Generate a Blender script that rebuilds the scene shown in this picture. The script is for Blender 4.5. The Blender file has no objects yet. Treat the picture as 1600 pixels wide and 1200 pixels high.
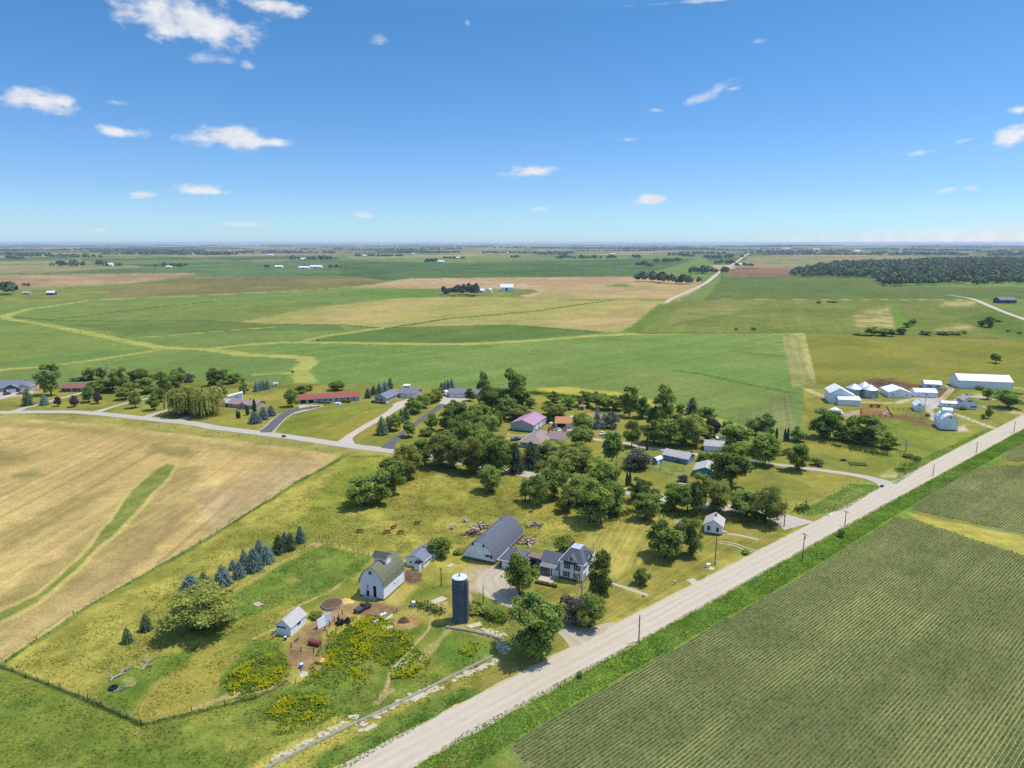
import bpy, bmesh, math, random
import numpy as np
random.seed(7)
RNG = np.random.default_rng(11)
R = math.radians
scene = bpy.context.scene
COL = scene.collection
PI = math.pi

# ------------------------------------------------------------------ survey: photo point -> place on the ground
H = 95.0; F = 1067.0; PITCH = math.atan((600-379)/F)
CP, SP = math.cos(PITCH), math.sin(PITCH)
def P(x, y, z=0.0):
    u = (x-800)/F; v = (600-y)/F
    t = (H-z)/(SP-v*CP)
    return (u*t, (CP+v*SP)*t)
def DEP(y):                      # metres per photo pixel at that row
    v = (600-y)/F
    return H/(SP-v*CP)/F
def HT(b, y):                    # height of a point seen at row y above ground point b
    Y = P(*b)[1]; v = (600-y)/F
    t = Y/(CP+v*SP)
    return H+(-SP+v*CP)*t
ROAD_A = R(40.4)                 # heading of the county road and of the crop rows
RU = (math.cos(ROAD_A), math.sin(ROAD_A)); RV = (-RU[1], RU[0])
SUN_AZ = math.atan2(0.95, 0.28); SUN_EL = R(65)

def lin(c):
    return tuple(((q/255)/12.92 if q/255 <= .04045 else ((q/255+.055)/1.055)**2.4) for q in c)
KALB = 0.68; KOBJ = 1.32                      # photo tone -> base colour
def alb(c, k=1.0):
    return tuple(min(.9, q*KALB*k) for q in lin(c))

# ------------------------------------------------------------------ numpy noise
def _h(ix, iy, s):
    n = (ix.astype(np.int64)*374761393 + iy.astype(np.int64)*668265263 + s*1274126177) & 0xffffffff
    n = ((n ^ (n >> 13))*1274126177) & 0xffffffff
    return ((n ^ (n >> 16)) & 0xffff)/65535.0
def vn(x, y, s=0):
    x = np.asarray(x, float); y = np.asarray(y, float)
    ix = np.floor(x); iy = np.floor(y); fx = x-ix; fy = y-iy
    fx = fx*fx*(3-2*fx); fy = fy*fy*(3-2*fy)
    a = _h(ix, iy, s); b = _h(ix+1, iy, s); c = _h(ix, iy+1, s); d = _h(ix+1, iy+1, s)
    return (a+(b-a)*fx)*(1-fy)+(c+(d-c)*fx)*fy
def fbm(x, y, o=4, s=0):
    r = 0; a = .5; t = 0
    for k in range(o):
        r = r+a*vn(x*2**k, y*2**k, s+k*17); t += a; a *= .5
    return r/t
def sstep(a, b, x):
    t = np.clip((x-a)/(b-a), 0, 1); return t*t*(3-2*t)
def hgt(x, y):                   # land: flat round the farms, rolling far off
    x = np.asarray(x, float); y = np.asarray(y, float)
    d = np.hypot(x, y)
    w = sstep(1300, 6000, d)
    return w*((fbm(x/2300, y/2300, 3, 5)-.5)*2*(7+d*.0016))

# ------------------------------------------------------------------ objects
def link(o, parent=None):
    COL.objects.link(o)
    if parent is not None: o.parent = parent
    return o
def tag(o, label=None, cat=None, group=None, kind=None):
    if label: o['label'] = label
    if cat: o['category'] = cat
    if group: o['group'] = group
    if kind: o['kind'] = kind
    return o
def empty(name, x, y, z=0, rz=0):
    o = bpy.data.objects.new(name, None); o.empty_display_size = .5
    o.location = (x, y, z); o.rotation_euler = (0, 0, rz)
    return link(o)
def copy_tree(o, parent=None):
    c = o.copy(); COL.objects.link(c)
    if parent is not None: c.parent = parent
    for ch in list(o.children): copy_tree(ch, c)
    return c

class MB:
    def __init__(s): s.v = []; s.f = []; s.m = []
    def add(s, vs, fs, m=0):
        n = len(s.v); s.v += [tuple(q) for q in vs]
        for f in fs: s.f.append([n+i for i in f]); s.m.append(m)
    def box(s, a0, a1, b0, b1, z0, z1, m=0, rz=0, c=None, tilt=0):
        vs = [(a, b, z) for z in (z0, z1) for a, b in ((a0, b0), (a1, b0), (a1, b1), (a0, b1))]
        if rz or tilt:
            cx, cy = c or ((a0+a1)/2, (b0+b1)/2); cz = z0
            out = []
            for x, y, z in vs:
                x -= cx; y -= cy; z -= cz
                x, z = x*math.cos(tilt)-z*math.sin(tilt), x*math.sin(tilt)+z*math.cos(tilt)
                x, y = x*math.cos(rz)-y*math.sin(rz), x*math.sin(rz)+y*math.cos(rz)
                out.append((x+cx, y+cy, z+cz))
            vs = out
        s.add(vs, [(3, 2, 1, 0), (4, 5, 6, 7), (0, 1, 5, 4), (1, 2, 6, 5), (2, 3, 7, 6), (3, 0, 4, 7)], m)
    def tube(s, pts, rad, n=6, m=0, cap=True):
        base = len(s.v); k = len(pts)
        for i, p in enumerate(pts):
            a = pts[max(0, i-1)]; b = pts[min(k-1, i+1)]
            d = np.array(b, float)-np.array(a, float); d /= (np.linalg.norm(d)+1e-9)
            e = np.array((1, 0, 0)) if abs(d[2]) > .8 else np.array((0, 0, 1.))
            x = np.cross(d, e); x /= np.linalg.norm(x)+1e-9; y = np.cross(d, x)
            r = rad[i] if hasattr(rad, '__len__') else rad
            for j in range(n):
                t = 2*PI*j/n; q = np.array(p)+r*(math.cos(t)*x+math.sin(t)*y); s.v.append(tuple(q))
        for i in range(k-1):
            for j in range(n):
                s.f.append([base+i*n+j, base+i*n+(j+1) % n, base+(i+1)*n+(j+1) % n, base+(i+1)*n+j]); s.m.append(m)
        if cap:
            s.f.append([base+j for j in range(n)]); s.m.append(m)
            s.f.append([base+(k-1)*n+j for j in range(n)][::-1]); s.m.append(m)
    def lathe(s, prof, n=24, m=0, c=(0, 0)):
        base = len(s.v)
        for r, z in prof:
            for j in range(n):
                t = 2*PI*j/n; s.v.append((c[0]+r*math.cos(t), c[1]+r*math.sin(t), z))
        for i in range(len(prof)-1):
            for j in range(n):
                s.f.append([base+i*n+j, base+i*n+(j+1) % n, base+(i+1)*n+(j+1) % n, base+(i+1)*n+j]); s.m.append(m)
    def prism(s, prof, t0, t1, axis='v', m=0):      # closed outline (a,z) swept along the other axis
        n = len(prof)
        f = (lambda a, z, t: (a, t, z)) if axis == 'v' else (lambda a, z, t: (t, a, z))
        vs = [f(a, z, t0) for a, z in prof]+[f(a, z, t1) for a, z in prof]
        fs = [list(range(n)), list(range(2*n-1, n-1, -1))]
        fs += [(i, i+n, (i+1) % n+n, (i+1) % n) for i in range(n)]
        s.add(vs, fs, m)
    def build(s, name, mats, parent=None, smooth=False):
        me = bpy.data.meshes.new(name); me.from_pydata(s.v, [], s.f)
        mats = mats if isinstance(mats, (list, tuple)) else [mats]
        for q in mats: me.materials.append(q)
        if len(mats) > 1: me.polygons.foreach_set('material_index', s.m)
        if smooth: me.polygons.foreach_set('use_smooth', [True]*len(me.polygons))
        me.validate(); me.update()
        return link(bpy.data.objects.new(name, me), parent)
def np_mesh(name, V, Fq, mats, n=4, midx=None, attr=None, parent=None, smooth=False):
    me = bpy.data.meshes.new(name); V = np.asarray(V, np.float32); Fq = np.asarray(Fq, np.int32)
    me.vertices.add(len(V)); me.vertices.foreach_set('co', V.ravel())
    me.loops.add(Fq.size); me.loops.foreach_set('vertex_index', Fq.ravel())
    me.polygons.add(len(Fq)); me.polygons.foreach_set('loop_start', np.arange(0, Fq.size, n, dtype=np.int32))
    for q in (mats if isinstance(mats, (list, tuple)) else [mats]): me.materials.append(q)
    if midx is not None: me.polygons.foreach_set('material_index', np.asarray(midx, np.int32))
    if attr is not None:
        a = me.attributes.new('Tint', 'FLOAT_COLOR', 'POINT')
        c = np.ones((len(V), 4), np.float32); c[:, :3] = attr; a.data.foreach_set('color', c.ravel())
    if smooth: me.polygons.foreach_set('use_smooth', np.ones(len(Fq), bool))
    me.update(calc_edges=True)
    return link(bpy.data.objects.new(name, me), parent)

# ------------------------------------------------------------------ materials
def nodes(name):
    m = bpy.data.materials.new(name); m.use_nodes = True
    nt = m.node_tree; nt.nodes.clear()
    return m, nt, nt.nodes, nt.links
def N(nt, t, **k):
    n = nt.nodes.new(t)
    for a, b in k.items():
        if a.startswith('i_'):
            key = a[2:]; key = int(key) if key.isdigit() else key
            n.inputs[key].default_value = b
        else: setattr(n, a, b)
    return n
_mats = {}
def mat(name, c, rough=.8, var=.18, scale=1.5, wave=None, metal=0, bump=0, raw=False, c2=None, spec=.3, stain=0):
    if name in _mats: return _mats[name]
    m, nt, ns, L = nodes(name)
    a = c if raw else alb(c, KOBJ)
    out = N(nt, 'ShaderNodeOutputMaterial'); b = N(nt, 'ShaderNodeBsdfPrincipled')
    b.inputs['Roughness'].default_value = rough; b.inputs['Metallic'].default_value = metal
    b.inputs['Specular IOR Level'].default_value = spec
    L.new(b.outputs[0], out.inputs[0])
    tc = N(nt, 'ShaderNodeTexCoord')
    no = N(nt, 'ShaderNodeTexNoise'); no.inputs['Scale'].default_value = scale; no.inputs['Detail'].default_value = 5
    L.new(tc.outputs['Object'], no.inputs['Vector'])
    mx = N(nt, 'ShaderNodeMix', data_type='RGBA')
    hi = tuple(min(.9, q*(1+var)) for q in a) if c2 is None else (c2 if raw else alb(c2, KOBJ))
    lo = tuple(q*(1-var) for q in a)
    mr = N(nt, 'ShaderNodeMapRange'); mr.inputs[1].default_value = .3; mr.inputs[2].default_value = .7
    L.new(no.outputs[0], mr.inputs[0]); L.new(mr.outputs[0], mx.inputs[0])
    mx.inputs[6].default_value = (*lo, 1); mx.inputs[7].default_value = (*hi, 1)
    col = mx.outputs[2]; hsrc = no.outputs[0]
    if stain:                                   # streaks and weathered patches with a shape of their own
        n2 = N(nt, 'ShaderNodeTexNoise'); n2.inputs['Scale'].default_value = scale*.45; n2.inputs['Detail'].default_value = 8
        mp2 = N(nt, 'ShaderNodeMapping'); mp2.inputs['Scale'].default_value = (2.2, 2.2, .5)
        L.new(tc.outputs['Object'], mp2.inputs[0]); L.new(mp2.outputs[0], n2.inputs['Vector'])
        r2 = N(nt, 'ShaderNodeMapRange'); r2.inputs[1].default_value = .55; r2.inputs[2].default_value = .72; r2.inputs[4].default_value = stain
        L.new(n2.outputs[0], r2.inputs[0])
        m2 = N(nt, 'ShaderNodeMix', data_type='RGBA'); L.new(r2.outputs[0], m2.inputs[0]); L.new(col, m2.inputs[6])
        m2.inputs[7].default_value = (.16, .13, .09, 1); col = m2.outputs[2]
    if wave:
        ax, sc, am = wave
        sx = N(nt, 'ShaderNodeSeparateXYZ'); L.new(tc.outputs['Object'], sx.inputs[0])
        ma = N(nt, 'ShaderNodeMath', operation='MULTIPLY'); ma.inputs[1].default_value = sc
        if ax == 3:
            ad = N(nt, 'ShaderNodeMath', operation='ADD'); L.new(sx.outputs[0], ad.inputs[0]); L.new(sx.outputs[1], ad.inputs[1]); L.new(ad.outputs[0], ma.inputs[0])
        else: L.new(sx.outputs[ax], ma.inputs[0])
        fr = N(nt, 'ShaderNodeMath', operation='FRACT'); L.new(ma.outputs[0], fr.inputs[0])
        gt = N(nt, 'ShaderNodeMath', operation='GREATER_THAN'); gt.inputs[1].default_value = .85; L.new(fr.outputs[0], gt.inputs[0])
        mm = N(nt, 'ShaderNodeMath', operation='MULTIPLY'); mm.inputs[1].default_value = am; L.new(gt.outputs[0], mm.inputs[0])
        m3 = N(nt, 'ShaderNodeMix', data_type='RGBA'); L.new(mm.outputs[0], m3.inputs[0]); L.new(col, m3.inputs[6])
        m3.inputs[7].default_value = (*[q*.35 for q in a], 1); col = m3.outputs[2]; hsrc = fr.outputs[0]
    L.new(col, b.inputs['Base Color'])
    if bump:
        bp = N(nt, 'ShaderNodeBump'); bp.inputs['Strength'].default_value = bump; bp.inputs['Distance'].default_value = .05
        L.new(hsrc, bp.inputs['Height']); L.new(bp.outputs[0], b.inputs['Normal'])
    _mats[name] = m
    return m
def leafmat(name, c, var=.35, trans=.3, c2=None):
    if name in _mats: return _mats[name]
    m, nt, ns, L = nodes(name)
    out = N(nt, 'ShaderNodeOutputMaterial')
    oi = N(nt, 'ShaderNodeObjectInfo'); tc = N(nt, 'ShaderNodeTexCoord')
    no = N(nt, 'ShaderNodeTexNoise'); no.inputs['Scale'].default_value = 5; no.inputs['Detail'].default_value = 4
    L.new(tc.outputs['Object'], no.inputs['Vector'])
    mr = N(nt, 'ShaderNodeMapRange'); mr.inputs[1].default_value = .3; mr.inputs[2].default_value = .7; L.new(no.outputs[0], mr.inputs[0])
    mx = N(nt, 'ShaderNodeMix', data_type='RGBA'); L.new(mr.outputs[0], mx.inputs[0])
    mx.inputs[6].default_value = (*[q*(1-var) for q in c], 1)
    mx.inputs[7].default_value = (*(c2 or [q*(1+var) for q in c]), 1)
    hs = N(nt, 'ShaderNodeHueSaturation'); L.new(mx.outputs[2], hs.inputs['Color'])
    r1 = N(nt, 'ShaderNodeMapRange'); r1.inputs[3].default_value = .474; r1.inputs[4].default_value = .502; L.new(oi.outputs['Random'], r1.inputs[0]); L.new(r1.outputs[0], hs.inputs['Hue'])
    mu = N(nt, 'ShaderNodeMath', operation='MULTIPLY'); mu.inputs[1].default_value = 7.13; L.new(oi.outputs['Random'], mu.inputs[0])
    fr = N(nt, 'ShaderNodeMath', operation='FRACT'); L.new(mu.outputs[0], fr.inputs[0])
    r2 = N(nt, 'ShaderNodeMapRange'); r2.inputs[3].default_value = .75; r2.inputs[4].default_value = 1.25; L.new(fr.outputs[0], r2.inputs[0]); L.new(r2.outputs[0], hs.inputs['Value'])
    d = N(nt, 'ShaderNodeBsdfDiffuse'); t = N(nt, 'ShaderNodeBsdfTranslucent'); s = N(nt, 'ShaderNodeMixShader'); s.inputs[0].default_value = trans
    L.new(hs.outputs[0], d.inputs[0]); L.new(hs.outputs[0], t.inputs[0]); L.new(d.outputs[0], s.inputs[1]); L.new(t.outputs[0], s.inputs[2]); L.new(s.outputs[0], out.inputs[0])
    _mats[name] = m
    return m
def tintmat(name, grain=.25, gscale=1.2, bump=.6, trans=0, grain2=0):
    m, nt, ns, L = nodes(name)
    out = N(nt, 'ShaderNodeOutputMaterial'); at = N(nt, 'ShaderNodeAttribute'); at.attribute_name = 'Tint'
    geo = N(nt, 'ShaderNodeNewGeometry')
    no = N(nt, 'ShaderNodeTexNoise'); no.inputs['Scale'].default_value = gscale; no.inputs['Detail'].default_value = 7; no.inputs['Roughness'].default_value = .65
    L.new(geo.outputs['Position'], no.inputs['Vector'])
    mr = N(nt, 'ShaderNodeMapRange'); mr.inputs[1].default_value = .28; mr.inputs[2].default_value = .72; mr.inputs[3].default_value = 1-grain; mr.inputs[4].default_value = 1+grain
    L.new(no.outputs[0], mr.inputs[0])
    vm = N(nt, 'ShaderNodeVectorMath', operation='SCALE'); L.new(at.outputs['Color'], vm.inputs[0]); L.new(mr.outputs[0], vm.inputs['Scale'])
    b = N(nt, 'ShaderNodeBsdfDiffuse'); L.new(vm.outputs[0], b.inputs[0])
    if grain2:
        n2 = N(nt, 'ShaderNodeTexNoise'); n2.inputs['Scale'].default_value = .22; n2.inputs['Detail'].default_value = 8; n2.inputs['Roughness'].default_value = .72; L.new(geo.outputs['Position'], n2.inputs['Vector'])
        r2 = N(nt, 'ShaderNodeMapRange'); r2.inputs[1].default_value = .3; r2.inputs[2].default_value = .7; r2.inputs[3].default_value = 1-grain2; r2.inputs[4].default_value = 1+grain2; L.new(n2.outputs[0], r2.inputs[0])
        v2 = N(nt, 'ShaderNodeVectorMath', operation='SCALE'); L.new(vm.outputs[0], v2.inputs[0]); L.new(r2.outputs[0], v2.inputs['Scale']); L.new(v2.outputs[0], b.inputs[0])
    if bump:
        bp = N(nt, 'ShaderNodeBump'); bp.inputs['Strength'].default_value = bump; bp.inputs['Distance'].default_value = .25
        L.new(no.outputs[0], bp.inputs['Height']); L.new(bp.outputs[0], b.inputs['Normal'])
    if trans:
        t = N(nt, 'ShaderNodeBsdfTranslucent'); L.new(vm.outputs[0], t.inputs[0]); s = N(nt, 'ShaderNodeMixShader'); s.inputs[0].default_value = trans
        L.new(b.outputs[0], s.inputs[1]); L.new(t.outputs[0], s.inputs[2]); L.new(s.outputs[0], out.inputs[0])
    else: L.new(b.outputs[0], out.inputs[0])
    return m
HAZE = 4.5e-5
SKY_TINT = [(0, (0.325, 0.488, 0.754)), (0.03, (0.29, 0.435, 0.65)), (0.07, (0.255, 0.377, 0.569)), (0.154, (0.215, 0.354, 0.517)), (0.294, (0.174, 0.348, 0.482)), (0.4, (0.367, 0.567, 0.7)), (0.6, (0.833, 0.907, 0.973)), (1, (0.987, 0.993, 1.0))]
# ------------------------------------------------------------------ ground colours (what grows or lies where)
class Land:
    def __init__(s, x, y):
        s.x = np.asarray(x, float); s.y = np.asarray(y, float)
        d = np.hypot(s.x, s.y); s.d = d
        zz = s.y*CP+H*SP                       # plan of the fields: straight boundaries stay straight
        ok = s.y > 25
        zz = np.where(ok, zz, 1)
        s.px = np.where(ok, 800+F*s.x/zz, -1e5); s.py = np.where(ok, 600-F*(s.y*SP-H*CP)/zz, 1e5)
        s.u = s.x*RU[0]+s.y*RU[1]; s.v = s.x*RV[0]+s.y*RV[1]
        s.c = np.zeros((len(s.x), 3))
        s.n1 = fbm(s.x/7, s.y/7, 4, 3)-.5      # edge wobble
        s.big = fbm(s.x/26, s.y/26, 4, 9)
        s.fine = fbm(s.x/2.6, s.y/2.6, 3, 21)
        s.base()
    def base(s):
        # quarter sections of the far country
        wu = s.u+220*(fbm(s.x/900, s.y/900, 3, 31)-.5); wv = s.v+220*(fbm(s.x/900, s.y/900, 3, 37)-.5)
        cu = np.floor(wu/640); cv = np.floor((wv+80*cu)/330)
        r1 = _h(cu, cv, 3); r2 = _h(cu, cv, 4)
        pal = np.array([lin(q) for q in [(92, 124, 62), (112, 138, 74), (82, 108, 58), (152, 140, 84), (172, 148, 100), (124, 134, 70), (164, 140, 100), (138, 138, 74), (90, 118, 62), (180, 162, 108)]])
        c = pal[np.minimum(9, (r1*10).astype(int))]*(.85+.3*r2)[:, None]
        c *= (.8+.4*fbm(s.x/150, s.y/150, 3, 41))[:, None]
        s.c = c
    def mixin(s, idx, w, c1, c2, ns, st, fine):
        x = s.x[idx]; y = s.y[idx]
        warm = lambda q: (q[0]+.28*max(0, q[1]-q[0]), q[1], q[2])
        a = np.array(lin(warm(c1))); b = np.array(lin(warm(c2 or c1)))
        t = sstep(.33, .67, fbm(x/ns, y/ns, 4, int(c1[0]+c1[1])))[:, None]
        col = a*(1-t)+b*t
        if st:
            am, wd, ln, an = st; an = ROAD_A+R(an)
            u = x*math.cos(an)+y*math.sin(an); v = -x*math.sin(an)+y*math.cos(an)
            q = .6*vn(v/wd, u/ln, 51)+.4*vn(v/wd*2.3, u/ln*1.7, 57)-.5
            col = col*(1+2*am*q)[:, None]
        if fine: col = col*(1+fine*2*(s.fine[idx]-.5))[:, None]
        s.c[idx] = s.c[idx]*(1-w[:, None])+col*w[:, None]
    def zone(s, poly, c1, c2=None, soft=1.2, wob=1.5, ns=14, st=None, fine=.12, k=1.0):
        q = np.array(poly, float); m = soft+abs(wob)+2
        idx = np.nonzero((s.px > q[:, 0].min()-m) & (s.px < q[:, 0].max()+m) & (s.py > q[:, 1].min()-m) & (s.py < q[:, 1].max()+m))[0]
        if not len(idx): return
        px = s.px[idx]; py = s.py[idx]; D = np.full(len(idx), 1e9); ins = np.zeros(len(idx), bool)
        for i in range(len(q)):
            ax, ay = q[i]; bx, by = q[(i+1) % len(q)]
            ex, ey = bx-ax, by-ay; L = ex*ex+ey*ey+1e-9
            t = np.clip(((px-ax)*ex+(py-ay)*ey)/L, 0, 1)
            D = np.minimum(D, np.hypot(px-ax-t*ex, py-ay-t*ey))
            if ay != by:
                cr = ((ay > py) != (by > py)) & (px < (bx-ax)*(py-ay)/(by-ay)+ax); ins ^= cr
        sd = np.where(ins, D, -D)+wob*2*s.n1[idx]
        s.mixin(idx, sstep(-soft, soft, sd)*k, c1, c2, ns, st, fine)
    def line(s, pts, w, c1, c2=None, soft=None, wob=.25, ns=9, st=None, fine=.12, k=1.0, ground=False):    # w = full width in metres
        g = np.array(pts if ground else [P(*p) for p in pts]); ws = np.array(w if hasattr(w, '__len__') else [w]*len(g), float)
        mw = ws.max()*1.6+3
        idx = np.nonzero((s.x > g[:, 0].min()-mw) & (s.x < g[:, 0].max()+mw) & (s.y > g[:, 1].min()-mw) & (s.y < g[:, 1].max()+mw))[0]
        if not len(idx): return
        x = s.x[idx]; y = s.y[idx]; D = np.full(len(idx), -1e9)
        for i in range(len(g)-1):
            ax, ay = g[i]; bx, by = g[i+1]; ex, ey = bx-ax, by-ay; L = ex*ex+ey*ey+1e-9
            t = np.clip(((x-ax)*ex+(y-ay)*ey)/L, 0, 1)
            D = np.maximum(D, (ws[i]*(1-t)+ws[i+1]*t)/2-np.hypot(x-ax-t*ex, y-ay-t*ey))
        pxm = np.maximum(.25, s.d[idx]*.0015)
        sf = soft if soft else np.maximum(pxm, .12*ws.max())
        s.mixin(idx, sstep(-sf, sf, D+wob*ws.max()*2*s.n1[idx])*k, c1, c2, ns, st, fine)

GR_Y = (182, 170, 68); GR_YO = (150, 145, 54); GR_G = (104, 130, 44); GR_D = (80, 106, 36); DITCH = (98, 142, 46); DITCHL = (126, 152, 58)
TAN = (214, 184, 106); TANO = (172, 150, 88); WAT = (184, 178, 84); DRT = (150, 116, 76); GRV = (206, 192, 168)
def paint(L):
    Z = L.zone; W = L.line
    FG = (110, 144, 66); FO = (132, 142, 66)
    # --- middle and far fields
    Z([(-500, 640), (-500, 440), (0, 428), (530, 405), (1100, 400), (1130, 440), (2100, 440), (2100, 700), (1300, 700), (600, 640), (0, 640)], (110, 142, 66), (124, 146, 68), soft=2, ns=120)
    Z([(530, 433), (530, 407), (700, 412), (1000, 405), (1090, 405), (1000, 432), (640, 436), (560, 440)], (74, 110, 60), (88, 122, 66), ns=150)
    Z([(-300, 446), (-300, 430), (0, 427), (300, 417), (530, 404), (530, 432), (310, 432), (60, 448)], (100, 132, 74), (86, 120, 68), ns=150)
    Z([(-300, 428), (-300, 416), (80, 414), (215, 417), (60, 427)], (172, 152, 100), (150, 146, 90), ns=150)
    Z([(-300, 450), (-300, 431), (0, 430), (300, 427), (312, 429), (200, 443), (60, 449)], (190, 158, 108), (170, 142, 96), ns=120, st=(.12, 14, 300, 0))
    Z([(110, 466), (150, 452), (210, 444), (300, 433), (560, 432), (610, 440), (560, 449), (440, 456), (305, 462), (162, 468)], (146, 134, 78), (128, 122, 70), ns=120, st=(.12, 12, 400, 0))
    Z([(0, 470), (40, 450), (110, 450), (170, 456), (160, 467), (60, 474)], (150, 150, 70), (120, 136, 60), ns=40)
    Z([(550, 450), (640, 435), (760, 434), (1000, 432), (1095, 437), (1095, 450), (1060, 468), (900, 468), (826, 467), (800, 457), (690, 451)], (202, 170, 122), (188, 152, 104), ns=110, st=(.1, 12, 400, 0))
    Z([(860, 450), (1000, 441), (1090, 447), (1060, 467), (830, 467), (840, 460)], (194, 166, 108), (176, 158, 96), ns=90, st=(.1, 10, 300, 0))
    Z([(944, 446), (975, 443), (990, 447), (975, 449)], (120, 136, 66)); Z([(640, 456), (760, 451), (830, 452), (842, 456), (800, 464), (740, 466), (700, 466), (640, 464)], (136, 146, 68), (112, 128, 54), ns=25)
    Z([(530, 468), (530, 451), (692, 452), (690, 463), (620, 465)], (98, 138, 58), (110, 146, 64), ns=120)
    Z([(80, 502), (150, 490), (240, 482), (420, 474), (560, 468), (480, 482), (370, 504), (304, 501)], (128, 142, 66), (116, 140, 62), ns=80, st=(.08, 9, 300, 8))
    Z([(365, 505), (420, 494), (480, 482), (620, 466), (760, 463), (900, 468), (1070, 469), (1022, 514), (950, 519), (868, 513), (793, 508), (700, 510), (600, 512), (530, 508), (405, 507)], (180, 166, 88), (166, 160, 82), ns=110, st=(.1, 8, 260, 10))
    Z([(860, 505), (930, 490), (1060, 471), (1022, 512), (950, 517), (880, 512)], (196, 170, 104), (180, 160, 92), soft=6, ns=60, st=(.1, 7, 260, 10))
    Z([(500, 497), (600, 474), (690, 470), (600, 498), (540, 506)], (192, 170, 98), soft=8, ns=60, st=(.1, 8, 300, 10))
    W([(618, 511), (699, 498), (834, 486.5), (925, 473), (960, 469)], 9, (92, 120, 48))
    Z([(100, 507), (200, 505), (330, 501), (405, 507), (530, 508), (540, 516), (330, 519), (230, 526), (150, 514)], (102, 134, 62), (112, 128, 60), ns=60, st=(.06, 9, 300, 5))
    Z([(594, 514), (700, 510), (793, 508), (868, 513), (940, 519), (830, 531), (690, 536), (560, 534), (480, 533), (540, 522)], (92, 128, 56), (120, 132, 62), ns=70, st=(.1, 8, 300, 8))
    Z([(-60, 575), (-60, 508), (34, 505), (135, 522), (250, 545), (150, 561), (80, 570)], FG, (128, 146, 64), ns=70, st=(.1, 7, 300, 5))
    Z([(330, 546), (500, 537), (700, 540), (835, 534), (940, 522), (1060, 518), (1180, 517), (1224, 520), (1232, 560), (1246, 690), (1130, 655), (1000, 625), (830, 612), (640, 612), (590, 602), (480, 600), (487, 570), (470, 560), (400, 552)], (110, 147, 66), (124, 150, 70), ns=90, st=(.12, 6, 300, 2))
    Z([(830, 611), (860, 590), (1000, 575), (1130, 600), (1240, 625), (1246, 690), (1130, 655), (1000, 628)], (134, 146, 70), (118, 142, 66), soft=16, ns=60, st=(.1, 4, 200, 0))
    Z([(1150, 690), (1152, 646), (1236, 612), (1246, 690)], (136, 142, 78), (120, 134, 72), soft=3, ns=30, st=(.16, 1.6, 200, 30))
    Z([(1222, 521), (1256, 522), (1276, 604), (1238, 606), (1228, 560)], (172, 164, 94), (146, 150, 80), ns=40, st=(.16, 3, 200, 30))
    W([(1142, 549), (1180, 553), (1222, 556)], 4, (98, 126, 52)); W([(1055, 579), (1100, 585), (1180, 603), (1240, 614)], 5, (92, 122, 48))
    Z([(60, 503), (-10, 470), (-500, 500), (-500, 640), (0, 640), (0, 578), (0, 510)], FG, (120, 146, 64), ns=70, k=.6)
    # dark ditches and terraces
    for p in ([(78, 501), (200, 502), (304, 500), (405, 506), (540, 508), (597, 513), (700, 510), (793, 508), (867, 513), (935, 519)], [(820, 468.5), (930, 468.5), (1046, 469)], [(0, 494), (78, 500), (160, 490), (236, 481), (330, 471)], [(310, 432), (450, 434), (560, 433)]):
        W(p, 6, (84, 104, 46))
    for p, w in (([(135, 470.6), (90, 477), (44, 483), (7, 494), (14, 499), (34, 501.6), (67, 506.7), (135, 520), (202, 533.7), (256, 543.8), (324, 545.5), (371, 540), (439, 535), (540, 535.4), (665, 537.7), (739, 537.7), (834, 532), (935, 524), (985, 522), (1070, 521), (1178, 517.5), (1245, 519.5), (1259, 528), (1269, 559), (1281, 592)], 13),
                 ([(324, 546), (351, 549), (381, 554.6), (449, 557), (475, 559), (483, 566), (468, 579), (478, 597)], 15), ([(479, 532), (506, 525), (540, 521), (594, 513)], 10),
                 ([(-100, 588), (0, 578), (81, 571.5), (152, 562), (246, 547)], 8), ([(209, 528.6), (331, 518.5), (439, 510)], 4), ([(162, 468), (304, 462), (439, 456), (540, 449), (640, 440)], 12), ([(400, 585), (462, 582), (470, 590)], 7)):
        W(p, w, WAT, (170, 170, 78), ns=20)
    W([(1262, 545), (1272, 575), (1282, 600)], 7, (204, 180, 122), (184, 170, 100))
    # --- right-hand hills
    Z([(1100, 470), (1130, 432), (1240, 432), (1370, 436), (1388, 449), (2200, 449), (2200, 466), (1330, 468)], (96, 124, 58), (112, 126, 62), ns=110, st=(.12, 8, 260, 45))
    Z([(1133, 433), (1150, 418), (1190, 413), (1240, 420), (1236, 432)], (158, 118, 88), (140, 112, 80), ns=120)
    Z([(1150, 418), (1170, 402), (1450, 402), (1448, 410), (1300, 413), (1240, 421)], (128, 146, 84), (170, 146, 104), ns=120)
    Z([(1050, 470), (1330, 468), (1530, 469), (1560, 482), (2000, 600), (1600, 530), (1480, 526), (1340, 525), (1250, 519), (985, 519), (1030, 480)], (134, 142, 64), (118, 132, 56), ns=70, st=(.1, 6, 200, 30))
    Z([(1040, 512), (1060, 480), (1100, 473), (1180, 476), (1130, 493)], (152, 146, 76), (130, 140, 66), soft=5, ns=40)
    Z([(1335, 491), (1388, 482), (1398, 496), (1396, 512), (1340, 508)], (202, 180, 112), (150, 146, 72), soft=7, wob=6, ns=20, st=(.1, 4, 100, 30))
    Z([(1460, 517), (1500, 507), (1525, 509), (1515, 518)], (204, 178, 108), (160, 150, 78), soft=5, wob=5, ns=20); Z([(1470, 477), (1480, 472), (1525, 471), (1520, 477)], (196, 178, 108), soft=4, wob=4)
    Z([(1391, 484), (1402, 483), (1419, 503), (1412, 512), (1398, 510), (1397, 497)], (116, 154, 50), (104, 142, 44))
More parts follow.
